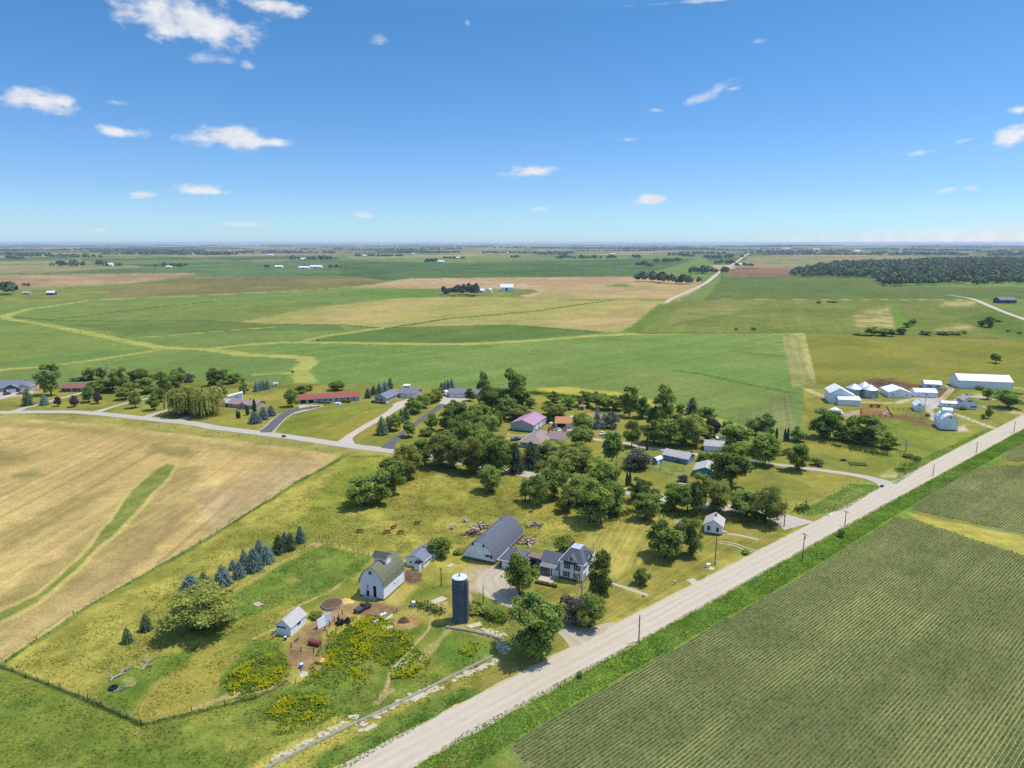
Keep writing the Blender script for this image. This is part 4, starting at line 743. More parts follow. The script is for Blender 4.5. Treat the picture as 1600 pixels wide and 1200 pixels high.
# right-hand farm
g = 'windbreak trees below the farmyard'
for q in (('oak', 1289, 686, 46, 637, 'leafy tree in front of the low white shed'), ('oak', 1353, 695, 58, 647, 'widest dark tree of the windbreak'), ('round', 1315, 689, 28, 668, 'small tree in the gap of the windbreak'), ('round', 1388, 701, 28, 681, 'low leafy tree at the road end of the windbreak'), ('round', 1335, 693, 26, 668, 'tree tucked beside the widest dark one')): T(*q, g)
T('bare', 1415, 706, 22, 684, 'bare greyish bush at the end of the windbreak'); T('round', 1555, 568, 15, 552, 'solitary tree out in the hill pasture'); T('maple', 1543, 624, 18, 606, 'dark egg-shaped tree by the long white barn'); T('oak', 1575, 639, 40, 609, 'spreading tree beside the right farmhouse drive'); T('round', 1544, 654, 10, 634, 'slender young tree on the right farmhouse lawn'); T('bush', 1536, 655, 6, 645, 'little sapling on the right farmhouse lawn'); T('bush', 1532, 610, 12, 602, 'pale shrub against the long white barn'); T('bush', 1450, 651, 7, 645, 'small round bush beside the farmyard track'); T('bush', 1504, 641, 8, 634, 'dark bush at the right farmhouse wall'); T('bush', 1314, 840, 10, 823, 'shrub in the road ditch beside a pole'); T('bush', 905, 1060, 9, 1049, 'dark bush alone in the ditch opposite the farm drive')
T('bush', 1418, 716, 12, 708, 'bush at the top of the roadside bank')
g = 'hedgerow bushes under the far hill'
for k, (x, y, w, h) in enumerate(((1347, 525, 25, 8), (1362, 524, 18, 14), (1380, 525, 22, 12), (1394, 526, 14, 12), (1408, 523, 17, 11), (1418, 512, 13, 10), (1425, 509, 13, 11), (1448, 524, 17, 9), (1473, 524, 18, 8), (1491, 524, 17, 9), (1505, 522, 9, 7), (1546, 512, 17, 19), (1534, 510, 11, 10), (1279, 475, 6, 6), (1300, 473, 15, 4), (1151, 516, 5, 4), (1178, 516, 9, 6), (1558, 503, 14, 5), (1576, 519, 6, 5), (1593, 522, 6, 5))):
    T('oak' if h > 9 else 'bush', x, y, w, y-h, ['long low bush at the west end of the hill hedge', 'tallest bush in the west part of the hill hedge', 'broad bush mid-way along the hill hedge', 'narrow bush before the green swale', 'bush at the foot of the green swale', 'first bush climbing the green swale', 'top bush of the green swale', 'isolated wide bush east of the swale', 'flat bush next along from the isolated one', 'roundish bush beside the flat one', 'smallest bush ending the eastern hedge', 'full round tree under the far road bend', 'lower tree beside the full round one', 'dot-like bush on the far field lane', 'flat bush on the far field lane', 'tiny bush on the pale grass strip', 'small bush on the pale grass strip', 'scrub patch on the slope under the road bend', 'scrub bush low on the right slope', 'last scrub bush on the right slope'][k], g)

# ------------------------------------------------------------------ far trees: shelter belts and woods that read as one mass
FARL = mat('far foliage', (.11, .15, .075), .95, .4, .02, raw=True); FARD = mat('far conifer foliage', (.06, .09, .05), .95, .35, .05, raw=True); FARW = mat('woodland foliage', (.115, .16, .068), .95, .5, .012, raw=True)
def blobs(C, hts, wds, per, rng, q=.22):
    n = len(C); d = dirs(n*per, rng); d[:, 2] = np.abs(d[:, 2]*1.1)-.25; k = np.repeat(np.arange(n), per)
    rad = .5*(1-.35*rng.random(n*per)**2); cz = hts[k]*.52
    P0 = np.stack([C[k, 0]+d[:, 0]*rad*wds[k], C[k, 1]+d[:, 1]*rad*wds[k], C[k, 2]+cz+d[:, 2]*hts[k]*.5], 1); P0[:, 2] = np.maximum(P0[:, 2], C[k, 2]+.3)
    nn = d+dirs(len(d), rng)*.5; nn /= np.linalg.norm(nn, axis=1)[:, None]
    return quads(P0, nn, wds[k]*q*rng.uniform(.6, 1.3, len(k)), rng)
def massed(name, pts, hts, wds, per, m, seed, label, cat, q=.22):
    rng = np.random.default_rng(seed); C = np.array([(x, y, float(hgt(x, y))) for x, y in pts]); V = blobs(C, np.array(hts), np.array(wds), per, rng, q)
    return tag(np_mesh(name, V, np.arange(len(V)).reshape(-1, 4), m), label, cat, None, 'stuff')
BELTS = [(0, 404, 40, 407, 5), (20, 402, 158, 405, 5), (80, 417, 160, 416, 9), (160, 416.5, 196, 416, 4), (125, 389.5, 253, 389.5, 2), (162, 399, 287, 401, 4), (287, 401.5, 381, 401, 6), (324, 395, 405, 396, 4), (418, 394, 523, 395, 3), (449, 407, 523, 407, 6), (245, 417.5, 287, 418, 5), (513, 419.5, 540, 419, 4), (-20, 461, 38, 459, 16), (40, 448, 50, 448, 5), (412, 419, 422, 419, 4),
    (555, 402, 628, 402, 3), (658, 411.5, 682, 411.5, 6), (692, 405.5, 726, 405.5, 3), (797, 403.5, 812, 403.5, 4), (840, 399, 888, 400, 4), (868, 405.5, 962, 405.5, 6), (987, 404, 1003, 406, 8), (992, 417, 1016, 417.5, 7), (1023, 411, 1063, 411, 6), (1043, 400.5, 1070, 401, 4), (996, 440, 1072, 443, 13), (1060, 402.5, 1083, 402.5, 4), (1104, 405, 1158, 404.5, 6), (1058, 443, 1094, 443, 13), (1070, 428, 1131, 428, 12), (1114, 414, 1148, 414, 5), (1148, 417, 1173, 417, 6), (1195, 399.5, 1280, 400, 2), (1280, 400.5, 1431, 399, 3), (1421, 399.5, 1515, 399.5, 6), (1543, 399.5, 1640, 399.5, 7), (1330, 390, 1455, 390.5, 3), (1560, 391, 1640, 391, 5), (1548, 441, 1560, 441, 5), (1572, 442, 1584, 442, 5), (1592, 444, 1604, 444, 8), (380, 391, 470, 391.5, 2), (640, 391, 720, 391, 2), (760, 394, 830, 394.5, 2), (0, 392, 110, 393, 3), (900, 392, 1030, 392.5, 2), (1060, 391, 1180, 391.5, 2), (520, 390, 640, 390.5, 2), (200, 394, 300, 394, 2), (1180, 394, 1260, 394, 3)]
_r = random.Random(99)
for _ in range(70):
    y = 383.8+16*_r.random()**1.6; L_ = _r.uniform(25, 150); x = _r.uniform(-60, 1640); BELTS.append((x, y, x+L_, y+_r.uniform(-.4, .4), 1.4+(y-384)*.14))
for k, (x0, y0, x1, y1, hp) in enumerate(BELTS):
    rr = random.Random(k); m = DEP((y0+y1)/2); h = max(9, min(24, hp*m*1.25)); n = max(3, int(abs(x1-x0)*m/(h*.42))); n = min(n, 170); pts = []; hs = []
    for i in range(n):
        t = rr.random(); q = P(x0+(x1-x0)*t, y0+(y1-y0)*t); pts.append((q[0], q[1]+rr.uniform(-1, 1)*h*1.4)); hs.append(h*rr.uniform(.55, 1.1))
    massed('treeline', pts, hs, [q*rr.uniform(.8, 1.25) for q in hs], 34, FARL, k, 'dark shelter belt of far-off trees among the fields', 'trees', .2)
def inpoly(x, y, q):
    c = False
    for i in range(len(q)):
        (ax, ay), (bx, by) = q[i], q[(i+1) % len(q)]
        if (ay > y) != (by > y) and x < (bx-ax)*(y-ay)/(by-ay)+ax: c = not c
    return c
FP = [P(*p) for p in [(1236, 433), (1240, 427), (1262, 421), (1296, 415), (1448, 408.5), (1700, 404), (1700, 430), (1532, 446), (1448, 446), (1384, 449), (1362, 435)]]
rr = random.Random(5); pts = []; xs = [p[0] for p in FP]; ys = [p[1] for p in FP]
while len(pts) < 2600:
    x = rr.uniform(min(xs), max(xs)); y = rr.uniform(min(ys), max(ys))
    if inpoly(x, y, FP): pts.append((x, y))
massed('woodland', pts, [rr.uniform(11, 20) for p in pts], [rr.uniform(13, 22) for p in pts], 44, FARW, 77, 'broad dark wood covering the rise at the horizon edge', 'woods', .17)
pts = []; hs = []
for i in range(34):
    t = rr.random(); q = P(692+54*t, 463.5+rr.uniform(-4, .8)); pts.append(q); hs.append(DEP(463)*rr.uniform(13, 19)*(.75+.5*t*(1.5-t)))
massed('conifer_grove', pts, hs, [q*.5 for q in hs], 150, FARD, 78, 'dark evergreen grove sheltering the far white barn', 'trees', .11)
# ------------------------------------------------------------------ building kit
WHITE = mat('white boards', (238, 240, 242), .6, .06, .8, (3, 4, .25), stain=.18); WHITEH = mat('white lap siding', (240, 242, 243), .6, .05, .8, (2, 5, .3), stain=.12); WSTEEL = mat('white steel', (240, 243, 247), .45, .04, .3, (3, 1.1, .3), stain=.1)
WROOF = mat('white metal roof', (240, 241, 242), .4, .05, .3, (0, 1.0, .2), stain=.12); SHIN = mat('dark shingles', (98, 101, 110), .9, .14, 2.2, (2, 4, .12), stain=.15); SHIN2 = mat('grey shingles', (132, 130, 132), .9, .14, 2, (2, 4, .25), stain=.15)
MOSS = mat('weathered mossy shingles', (138, 136, 112), .95, .25, .9, (2, 3.2, .35), c2=(112, 116, 84), stain=.3); MOSSD = mat('dark mossy shingles', (92, 92, 82), .95, .3, 1, (2, 3.2, .3)); BRSH = mat('brown shingles', (158, 136, 126), .9, .12, 1.5, (2, 3.5, .25), stain=.12); RDSH = mat('red shingles', (160, 90, 78), .9, .14, 1.5, (2, 3.5, .25), stain=.1)
ORSH = mat('orange shingles', (196, 136, 92), .9, .14, 1.5, (2, 3.5, .2), stain=.1); RBR = mat('red brown shingles', (146, 100, 88), .9, .12, 1.5, (2, 3.5, .2)); MAUVE = mat('mauve metal roof', (184, 138, 158), .5, .06, .3, (3, 1.2, .25), stain=.1); GSH = mat('blue grey shingles', (124, 126, 136), .9, .12, 1.5, (2, 3.5, .25), stain=.1)
PALER = mat('pale grey shingles', (186, 178, 174), .9, .12, 1.5, (2, 3.5, .2), stain=.15); GREYW = mat('grey siding', (176, 184, 184), .7, .06, .8, (2, 4, .3)); TANW = mat('tan siding', (190, 176, 160), .7, .06, .8, (2, 4, .25)); BRICK = mat('brown brick', (124, 96, 84), .9, .2, 3, (2, 6, .3)); BLUEW = mat('blue siding', (116, 156, 196), .7, .06, .8, (2, 4, .3)); TEAL = mat('teal siding', (86, 176, 172), .7, .06, .8, (2, 4, .25))
DKW = mat('charcoal siding', (72, 80, 92), .7, .1, .8, (2, 4, .4)); DGREEN = mat('dark green paint', (38, 62, 52), .6, .1, 1); STONE = mat('foundation stone', (104, 92, 82), .95, .35, 2.5, bump=.4); GLASS = mat('window glass', (.03, .04, .05), .08, .2, .5, raw=True, spec=.6); TRIM = mat('white trim', (244, 245, 246), .5, .03); DARK = mat('dark doorway', (.012, .013, .014), .9, .2, raw=True)  # DARK on doorways and openings: flat panel painting the unlit interior
DOORW = mat('white door', (238, 238, 236), .5, .05, .8, (2, 1.9, .35)); DOORB = mat('brown door', (120, 86, 66), .6, .15); GALV = mat('galvanised steel', (150, 172, 186), .35, .12, .6, (2, 1.3, .3), metal=.55, stain=.2); GALR = mat('galvanised roof', (206, 214, 220), .4, .1, .6, metal=.4); CONCM = mat('concrete wall', (176, 166, 150), .95, .2, 1.5, bump=.3, stain=.3); WOOD = mat('grey post wood', (112, 94, 76), .95, .25, 3); WOODD = mat('dark post wood', (74, 60, 50), .95, .25, 3); LUMB = mat('weathered lumber', (168, 146, 122), .95, .3, 1.5, c2=(202, 186, 164)); LUMD = mat('rotten lumber', (108, 84, 68), .95, .35, 1.5)
RUST = mat('rusty steel', (128, 70, 52), .9, .3, 2); DIRT = mat('manure and soil', (104, 80, 62), 1, .35, 1.2, bump=.6); STRAW = mat('straw', (206, 176, 100), 1, .3, 1.5, bump=.5); RUBBER = mat('black rubber', (.012, .012, .013), .9, .2, raw=True); DECK = mat('brown deck', (146, 124, 104), .9, .15, 2, (0, 7, .3)); WIRE = mat('fence wire', (150, 146, 136), .7, .1)
AT = [0, 0, 0, 0]
def pt(o):
    if any(AT): o.location = AT[:3]; o.rotation_euler = (0, 0, AT[3])
    return o
def site(name, label, cat, A, B=None, C=None, rot=None, W=None, D=None, group=None, z=0):
    a = P(*A); 
    if B: b = P(*B); W = W or math.dist(a, b); rot = R(rot) if rot is not None else math.atan2(b[1]-a[1], b[0]-a[0])
    else: rot = R(rot)
    if C:
        c = P(*C); b = P(*B); D = abs(-(c[0]-b[0])*math.sin(rot)+(c[1]-b[1])*math.cos(rot))
    r = empty(name, a[0], a[1], float(hgt(*a))+z, rot); tag(r, label, cat, group); AT[:] = [0, 0, 0, 0]
    return r, W, D
def roofstrip(root, prof, t, d0, d1, axis, m, name='roof'):
    top = []
    for i, p in enumerate(prof):
        a = prof[max(0, i-1)]; b = prof[min(len(prof)-1, i+1)]; dx, dz = b[0]-a[0], b[1]-a[1]; l = math.hypot(dx, dz)
        top.append((p[0]-dz/l*t, p[1]+dx/l*t))
    bot = []
    for i, p in enumerate(prof):
        a = prof[max(0, i-1)]; b = prof[min(len(prof)-1, i+1)]; dx, dz = b[0]-a[0], b[1]-a[1]; l = math.hypot(dx, dz)
        bot.append((p[0]-dz/l*.012, p[1]+dx/l*.012))
    f = (lambda a, z, q: (a, q, z)) if axis == 'v' else (lambda a, z, q: (q, a, z)); mb = MB(); n = len(prof)
    V = [f(*p, d) for d in (d0, d1) for p in top]+[f(*p, d) for d in (d0, d1) for p in bot]
    for i in range(n-1):
        mb_f = [(i, i+1, n+i+1, n+i), (2*n+i, 3*n+i, 3*n+i+1, 2*n+i+1), (i, 2*n+i, 2*n+i+1, i+1), (n+i, n+i+1, 3*n+i+1, 3*n+i)]
        mb.f += [list(q) for q in mb_f]; mb.m += [0]*4
    for i in (0, n-1): mb.f.append([i, n+i, 3*n+i, 2*n+i]); mb.m.append(0)
    mb.v = V; o = pt(mb.build(name, m, root))
    if name == 'roof' and m not in (WROOF, MAUVE, MOSS):
        for (a, z), sg in ((prof[0], -1), (prof[-1], 1)):
            g_ = MB(); a0, a1 = sorted((a, a+sg*.13)); q = (a0, a1, d0, d1) if axis == 'v' else (d0, d1, a0, a1); g_.box(*q, z-.1, z+.03); pt(g_.build('gutter', TRIM, root))
    return o
def shape(root, W, D, prof, axis, wall, roof, ov=.35, t=.14, eave=None, name='wall'):
    """prof: open outline from the left eave over the ridge to the right eave"""
    S = W if axis == 'v' else D; Ln = D if axis == 'v' else W
    mb = MB(); mb.prism([(prof[0][0], 0)]+prof+[(prof[-1][0], 0)], 0, Ln, axis); w = pt(mb.build(name, wall, root))
    p = [tuple(q) for q in prof]
    def ext(a, b):
        dx, dz = a[0]-b[0], a[1]-b[1]; l = math.hypot(dx, dz); return (a[0]+dx/l*ov, a[1]+dz/l*ov)
    p = [ext(p[0], p[1])]+p[1:-1]+[ext(p[-1], p[-2])]
    return w, roofstrip(root, p, t, -ov, Ln+ov, axis, roof)
def gable(root, W, D, he, hr, axis, wall, roof, ov=.35, t=.14):
    S = W if axis == 'v' else D
    return shape(root, W, D, [(0, he), (S/2, hr), (S, he)], axis, wall, roof, ov, t)
def hip(root, W, D, he, hr, wall, roof, ov=.45, deck=None):
    mb = MB(); mb.box(0, W, 0, D, 0, he); pt(mb.build('wall', wall, root)); mb = MB()
    i = min(W, D)/2; a = (i, i) if not deck else deck; x0, x1, y0, y1 = (a[0], W-a[0], a[1], D-a[1])
    z0 = he-.1
    V = [(-ov, -ov, z0), (W+ov, -ov, z0), (W+ov, D+ov, z0), (-ov, D+ov, z0), (x0, y0, hr), (x1+.01, y0, hr), (x1+.01, y1+.01, hr), (x0, y1+.01, hr)]
    V += [(-ov, -ov, z0-.16), (W+ov, -ov, z0-.16), (W+ov, D+ov, z0-.16), (-ov, D+ov, z0-.16)]
    mb.add(V, [(0, 1, 5, 4), (1, 2, 6, 5), (2, 3, 7, 6), (3, 0, 4, 7), (4, 5, 6, 7), (8, 9, 1, 0), (9, 10, 2, 1), (10, 11, 3, 2), (11, 8, 0, 3), (11, 10, 9, 8)])
    o = pt(mb.build('roof', roof, root))
    for q in ((-ov-.1, W+ov+.1, -ov-.1, -ov-.003), (-ov-.1, W+ov+.1, D+ov+.003, D+ov+.1), (-ov-.1, -ov-.003, -ov, D+ov), (W+ov+.003, W+ov+.1, -ov, D+ov)): g_ = MB(); g_.box(*q, z0-.2, z0+.02); pt(g_.build('gutter', TRIM, root))
    return o
def fbox(mb, W, D, f, s0, s1, o0, o1, z0, z1, m=0):
    q = {'F': (s0, s1, -o1, -o0), 'B': (W-s1, W-s0, D+o0, D+o1), 'R': (W+o0, W+o1, s0, s1), 'L': (-o1, -o0, D-s1, D-s0)}[f]
    mb.box(*q, z0, z1, m)
def window(root, W, D, f, s, z, w=.9, h=1.3, trim=None, b=.09, off=0, shut=None):
    trim = trim or TRIM; mb = MB()
    fbox(mb, W, D, f, s-b, s+w+b, off-.02, off+.07, z-b, z); fbox(mb, W, D, f, s-b, s+w+b, off-.02, off+.07, z+h, z+h+b); fbox(mb, W, D, f, s-b, s, off-.02, off+.07, z, z+h); fbox(mb, W, D, f, s+w, s+w+b, off-.02, off+.07, z, z+h)
    fbox(mb, W, D, f, s, s+w, off-.02, off+.05, z+h*.48, z+h*.53)
    o = pt(mb.build('window', trim, root)); mb = MB(); fbox(mb, W, D, f, s+.005, s+w-.005, off-.03, off+.025, z+.005, z+h-.005); mb.build('pane', GLASS, o)
    if shut:
        for q in (s-b-.46, s+w+b+.02):
            mb = MB(); fbox(mb, W, D, f, q, q+.44, off-.02, off+.06, z-.05, z+h+.05); pt(mb.build('shutter', shut, root))
    return o
def door(root, W, D, f, s, w=1.0, h=2.1, m=None, z=.02, name='door', off=0, handle=True, boards=0):
    mb = MB()
    if boards:
        for k in range(boards): fbox(mb, W, D, f, s, s+w, off-.02, off+.05, z+h*k/boards, z+h*(k+1)/boards-.03)
    else: fbox(mb, W, D, f, s, s+w, off-.02, off+.05, z, z+h)
    o = pt(mb.build(name, m or DOORW, root))
    if handle: mb = MB(); fbox(mb, W, D, f, s+w*.86, s+w*.92, off+.05, off+.11, z+h*.45, z+h*.5); mb.build('handle', GALV, o)
    return o
def frame(root, W, D, f, s, w, h, m, z=.02, b=.14, name='door_frame', off=0):
    mb = MB(); fbox(mb, W, D, f, s-b, s, off-.02, off+.06, z, z+h); fbox(mb, W, D, f, s+w, s+w+b, off-.02, off+.06, z, z+h); fbox(mb, W, D, f, s-b, s+w+b, off-.02, off+.07, z+h, z+h+b); return pt(mb.build(name, m, root))
def gdoor(root, W, D, f, s, w=2.6, h=2.2, m=None): return door(root, W, D, f, s, w, h, m or DOORW, name='garage_door', handle=False, boards=4)
def chimney(root, u, v, z0, z1, s=.55, m=None):
    mb = MB(); mb.box(u, u+s, v, v+s, z0, z1); mb.box(u-.06, u+s+.06, v-.06, v+s+.06, z1, z1+.12); pt(mb.build('chimney', m or BRICK, root))
def bx(name, root, m, *b):
    mb = MB(); mb.box(*b); return pt(mb.build(name, m, root))
def gothic(W, he, hr, k=None):
    pts = []; 
    for a, z in (k or ((0, 0), (.035, .28), (.12, .55), (.25, .77), (.38, .91), (.5, 1))): pts.append((a*W, he+(hr-he)*z))
    return pts+[(W-a, z) for a, z in pts[-2::-1]]

# ------------------------------------------------------------------ the near farm
r, W, D = site('crib_barn', 'tall white barn with mossy arched roof, cupola and two tall doorways', 'barn', (563, 930.6), (600.6, 938), (632.5, 909), rot=-21)
shape(r, W, D, gothic(W, 4.1, 9.0), 'v', WHITE, MOSS, .3, .15)
AT[:] = [W/2-2.0, D*.42, 0, 0]; cw, cd = 4.0, 2.4; mb = MB(); mb.prism([(0, 7.3), (0, 10.0), (cd/2, 11.0), (cd, 10.0), (cd, 7.3)], 0, cw, 'u'); pt(mb.build('cupola', WHITE, r))
roofstrip(r, [(-.3, 9.75), (cd/2, 11.0), (cd+.3, 9.75)], .12, -.3, cw+.3, 'u', MOSSD, 'cupola_roof'); window(r, cw, cd, 'R', .9, 9.4, .6, .8); AT[:] = [0, 0, 0, 0]
window(r, W, D, 'F', W*.42, 7.0, .65, .75, DKW); bx('foundation', r, STONE, -.06, W+.06, -.06, D+.06, 0, .35)
door(r, W, D, 'F', 4.3, .95, 3.4, DARK, .4, 'doorway', handle=False); frame(r, W, D, 'F', 4.3, .95, 3.4, TRIM, .4); door(r, W, D, 'F', 2.1, .9, 1.6, DARK, .4, 'doorway', handle=False); door(r, W, D, 'F', 2.05, .8, 1.9, mat('greyed boards', (196, 198, 204)), 2.05, 'door', handle=False); frame(r, W, D, 'F', 2.05, .95, 3.6, TRIM, .4)
window(r, W, D, 'R', 5.4, 2.0, .5, .7); bx('side_door', r, WHITE, W-.02, W+.06, 7.2, 9.2, .4, 2.9); bx('loading_step', r, CONCM, 1.6, 5.4, -1.3, -.08, 0, .55); bx('loft_door', r, WHITE, W*.36, W*.64, -.04, .02, 4.2, 6.5)
r, W, D = site('arched_barn', 'large white barn with a rounded dark shingle roof and stone base', 'barn', (724.4, 872), (772.8, 882), (820, 839), rot=-24)
shape(r, W, D, gothic(W, 1.6, 6.7, ((0, 0), (.05, .22), (.13, .46), (.24, .7), (.36, .88), (.44, .96), (.5, 1))), 'v', WHITE, SHIN, .3, .15)
bx('foundation', r, STONE, -.1, W+.1, -.1, D+.1, 0, .8); o = door(r, W, D, 'F', 3.1, 4.2, 3.9, WHITE, .82, 'sliding_door', handle=False); mb = MB(); fbox(mb, W, D, 'F', 2.4, 8.4, .05, .13, 4.72, 4.84); pt(mb.build('door_rail', WSTEEL, r))
for s, z in ((3.0, 5.0), (6.6, 5.0)): window(r, W, D, 'F', s, z, .45, .6, DKW)
for s in (7.55, 8.25): window(r, W, D, 'F', s, 2.0, .5, .6, DKW)
window(r, W, D, 'F', 9.1, 1.6, .6, 1.1, DKW)
for k in range(4): window(r, W, D, 'R', 3+k*4.6, .95, .8, .5)
bx('ridge_vent', r, GALV, W/2-.15, W/2+.15, 5, 16, 6.8, 6.95)
r, W, D = site('garage_building', 'dark-sided garage with pyramid roof between the arched barn and farmhouse', 'garage', (781, 887), rot=-23, W=7.6, D=7.4)
hip(r, W, D, 2.9, 5.3, DKW, SHIN); gdoor(r, W, D, 'F', .7, 2.7); gdoor(r, W, D, 'F', 4.1, 2.7); bx('end_wall', r, WHITEH, W-.01, W+.06, .02, D-.02, 0, 2.6); bx('vent_pipe', r, DARK, 2.6, 2.8, 5.6, 5.8, 4.0, 4.9)
# farmhouse
r, W, D = site('farmhouse', 'white two-storey farmhouse with green shutters and grey hipped roof', 'house', (875, 903.5), rot=-26, W=6.9, D=8.8)
hip(r, W, D, 5.7, 8.7, WHITEH, SHIN, .4, (2.0, 2.7)); bx('foundation', r, STONE, -.08, W+.08, -.08, D+.08, 0, .75); bx('roof_deck', r, GALR, 2.0, W-2.0, 2.7, D-2.7, 8.68, 8.86)
def dormer(a0, a1, face):
    S = a1-a0; p = [(a0, 5.85), (a0+S/2, 5.85+S*.52), (a1, 5.85)]; ro = [(a0-.3, 5.85-.3*1.04+.02), (a0+S/2, 5.85+S*.52+.02), (a1+.3, 5.85-.3*1.04+.02)]
    mb = MB()
    if face == 'F': mb.prism(p, -.12, 3.2, 'v'); o = mb.build('gable', WHITEH, r); roofstrip(r, ro, .1, -.45, 3.2, 'v', SHIN, 'gable_roof')
    else: mb.prism(p, W+.12, W-3.0, 'u'); o = mb.build('gable', WHITEH, r); roofstrip(r, ro, .1, W-3.0, W+.45, 'u', SHIN, 'gable_roof')
dormer(1.4, 5.3, 'F'); dormer(2.4, 6.4, 'R')
mb = MB(); fbox(mb, W, D, 'F', 1.3, 5.4, .14, .75, 5.45, 5.8); pt(mb.build('gable_frieze', DGREEN, r)); mb = MB(); fbox(mb, W, D, 'R', 2.3, 6.5, .14, .7, 5.45, 5.8); pt(mb.build('gable_frieze', DGREEN, r))
window(r, W, D, 'F', 3.1, 6.35, .5, .75, DKW, off=.12)
for s, z in ((1.75, 3.55), (4.75, 3.5), (1.55, 1.05), (4.75, 1.0)): window(r, W, D, 'F', s, z, .75, 1.55, shut=DGREEN)
for s, z in ((1.2, 3.5), (5.6, 3.5), (1.2, 1.0), (5.6, 1.0)): window(r, W, D, 'R', s, z, .75, 1.55, shut=DGREEN)
mb = MB()
for u, v in ((-.05, -.05), (W-.1, -.05), (W-.1, D-.1)): mb.box(u, u+.15, v, v+.15, .78, 5.5)
mb.build('corner_board', TRIM, r); chimney(r, 1.3, 6.4, 6.5, 9.1)
mb = MB(); AT[:] = [-6.8, 2.3, 0, 0]; gable(r, 6.8, 5.2, 3.5, 5.3, 'u', WHITEH, SHIN, .25); AT[:] = [0, 0, 0, 0]
mb = MB(); mb.add([(-6.6, -.1, 2.5), (-.4, -.1, 2.5), (-.4, 2.28, 3.15), (-6.6, 2.28, 3.15), (-6.6, -.1, 2.38), (-.4, -.1, 2.38), (-.4, 2.28, 3.03), (-6.6, 2.28, 3.03)], [(0, 1, 2, 3), (7, 6, 5, 4), (0, 4, 5, 1), (1, 5, 6, 2), (2, 6, 7, 3), (3, 7, 4, 0)]); mb.build('porch_roof', SHIN2, r)
bx('porch_wall', r, mat('porch grey', (120, 122, 128)), -6.4, -3.0, .1, .3, 0, 1.05); bx('porch_screen', r, GLASS, -6.35, -3.05, .16, .24, 1.05, 2.35)
for u in (-6.5, -3.0, -.5): bx('porch_post', r, TRIM, u-.07, u+.07, 0, .14, 0, 2.4)
bx('porch_door', r, DOORW, -2.6, -1.7, .12, .22, .1, 2.2); bx('porch_door', r, DOORW, -1.6, -.75, .12, .22, .1, 2.2); bx('entry_step', r, CONCM, -2.8, -.5, -1.2, -.05, 0, .3)
bx('breezeway_wall', r, DKW, -11.6, -6.85, 5.2, 5.4, 0, 2.7); bx('breezeway_roof', r, DKW, -11.8, -6.7, 2.4, 6.4, 2.7, 3.15); bx('deck', r, DECK, -11.6, -6.9, 2.6, 6.2, 3.15, 3.3)
mb = MB()
for u in np.linspace(-11.6, -6.95, 6): mb.box(u-.05, u+.05, 2.6, 2.7, 3.3, 4.2); mb.box(u-.05, u+.05, 6.1, 6.2, 3.3, 4.2)
mb.box(-11.7, -6.85, 2.58, 2.72, 4.2, 4.3); mb.box(-11.7, -6.85, 6.08, 6.22, 4.2, 4.3); mb.box(-11.7, -11.56, 2.72, 6.08, 4.2, 4.3); mb.build('deck_railing', DECK, r); bx('breezeway_door', r, DOORW, -9.9, -8.6, 5.1, 5.19, .05, 2.2)
for u in (-11.6, -9.2, -6.95): bx('breezeway_post', r, DKW, u-.08, u+.08, 2.5, 2.66, 0, 2.7)
r, W, D = site('chicken_coop', 'long low white coop with a grey roof near the round dark tree', 'shed', (635, 883), (658, 891), (677.5, 871.6), rot=-22)
gable(r, W, D, 2.4, 3.7, 'v', WHITE, GSH); bx('porch_box', r, WHITE, 3.7, 5.5, -1.7, -.02, 0, 2.1); bx('porch_box_roof', r, DARK, 3.6, 5.6, -1.8, -.02, 2.1, 2.24); window(r, W, D, 'F', 1.2, 1.0, .8, .7); 
for k in range(4): window(r, W, D, 'R', 1.2+k*1.9, .9, .9, .7)
bx('roof_vent', r, RUST, W/2-.2, W/2+.2, 5.5, 5.9, 3.6, 4.2)
r, W, D = site('small_garage', 'small white garage with grey roof and half-open front door', 'garage', (432, 990.6), (456, 993.5), (481, 972), rot=-17)
gable(r, W, D, 2.55, 4.2, 'v', WHITE, PALER, .2); door(r, W, D, 'F', .25, 2.6, 1.9, DOORW, .05, 'garage_door', handle=False, boards=3); door(r, W, D, 'F', .25, 2.6, .35, DARK, 1.97, 'door_gap', handle=False); window(r, W, D, 'R', 3.0, 1.4, 1.1, .6, DKW); door(r, W, D, 'F', 3.1, .7, 1.9, WHITE, .05)
r, W, D = site('small_house', 'little white house with grey gable roof beside the county road', 'house', (1100, 832.5), (1127.5, 836.5), (1136, 825), rot=-22)
gable(r, W, D, 3.2, 5.0, 'v', WHITEH, PALER); window(r, W, D, 'F', 1.0, 1.2, .75, 1.4, DKW); window(r, W, D, 'F', 3.9, 1.1, .65, 1.3, DKW); chimney(r, W*.52, D*.55, 4.3, 5.7); bx('foundation', r, STONE, -.06, W+.06, -.06, D+.06, 0, .4); door(r, W, D, 'R', 2.2, .9, 2.0, DOORW, .42); bx('stoop', r, CONCM, W+.07, W+1.6, 2.0, 3.4, 0, .4); window(r, W, D, 'R', 4.2, 1.3, .8, 1.1); bx('cellar_hatch', r, DARK, 2.7, 3.7, -.5, -.08, 0, .35)
r, W, D = site('garden_shed', 'small white shed half hidden behind the yard trees', 'shed', (1056, 827), rot=-22, W=2.6, D=2.6); gable(r, W, D, 2.0, 2.8, 'v', WHITE, PALER, .15); door(r, W, D, 'F', .9, .8, 1.7)
SILO = mat('dark concrete staves', (90, 98, 114), .85, .22, .5, (2, .85, .35), c2=(104, 110, 122), stain=.5)
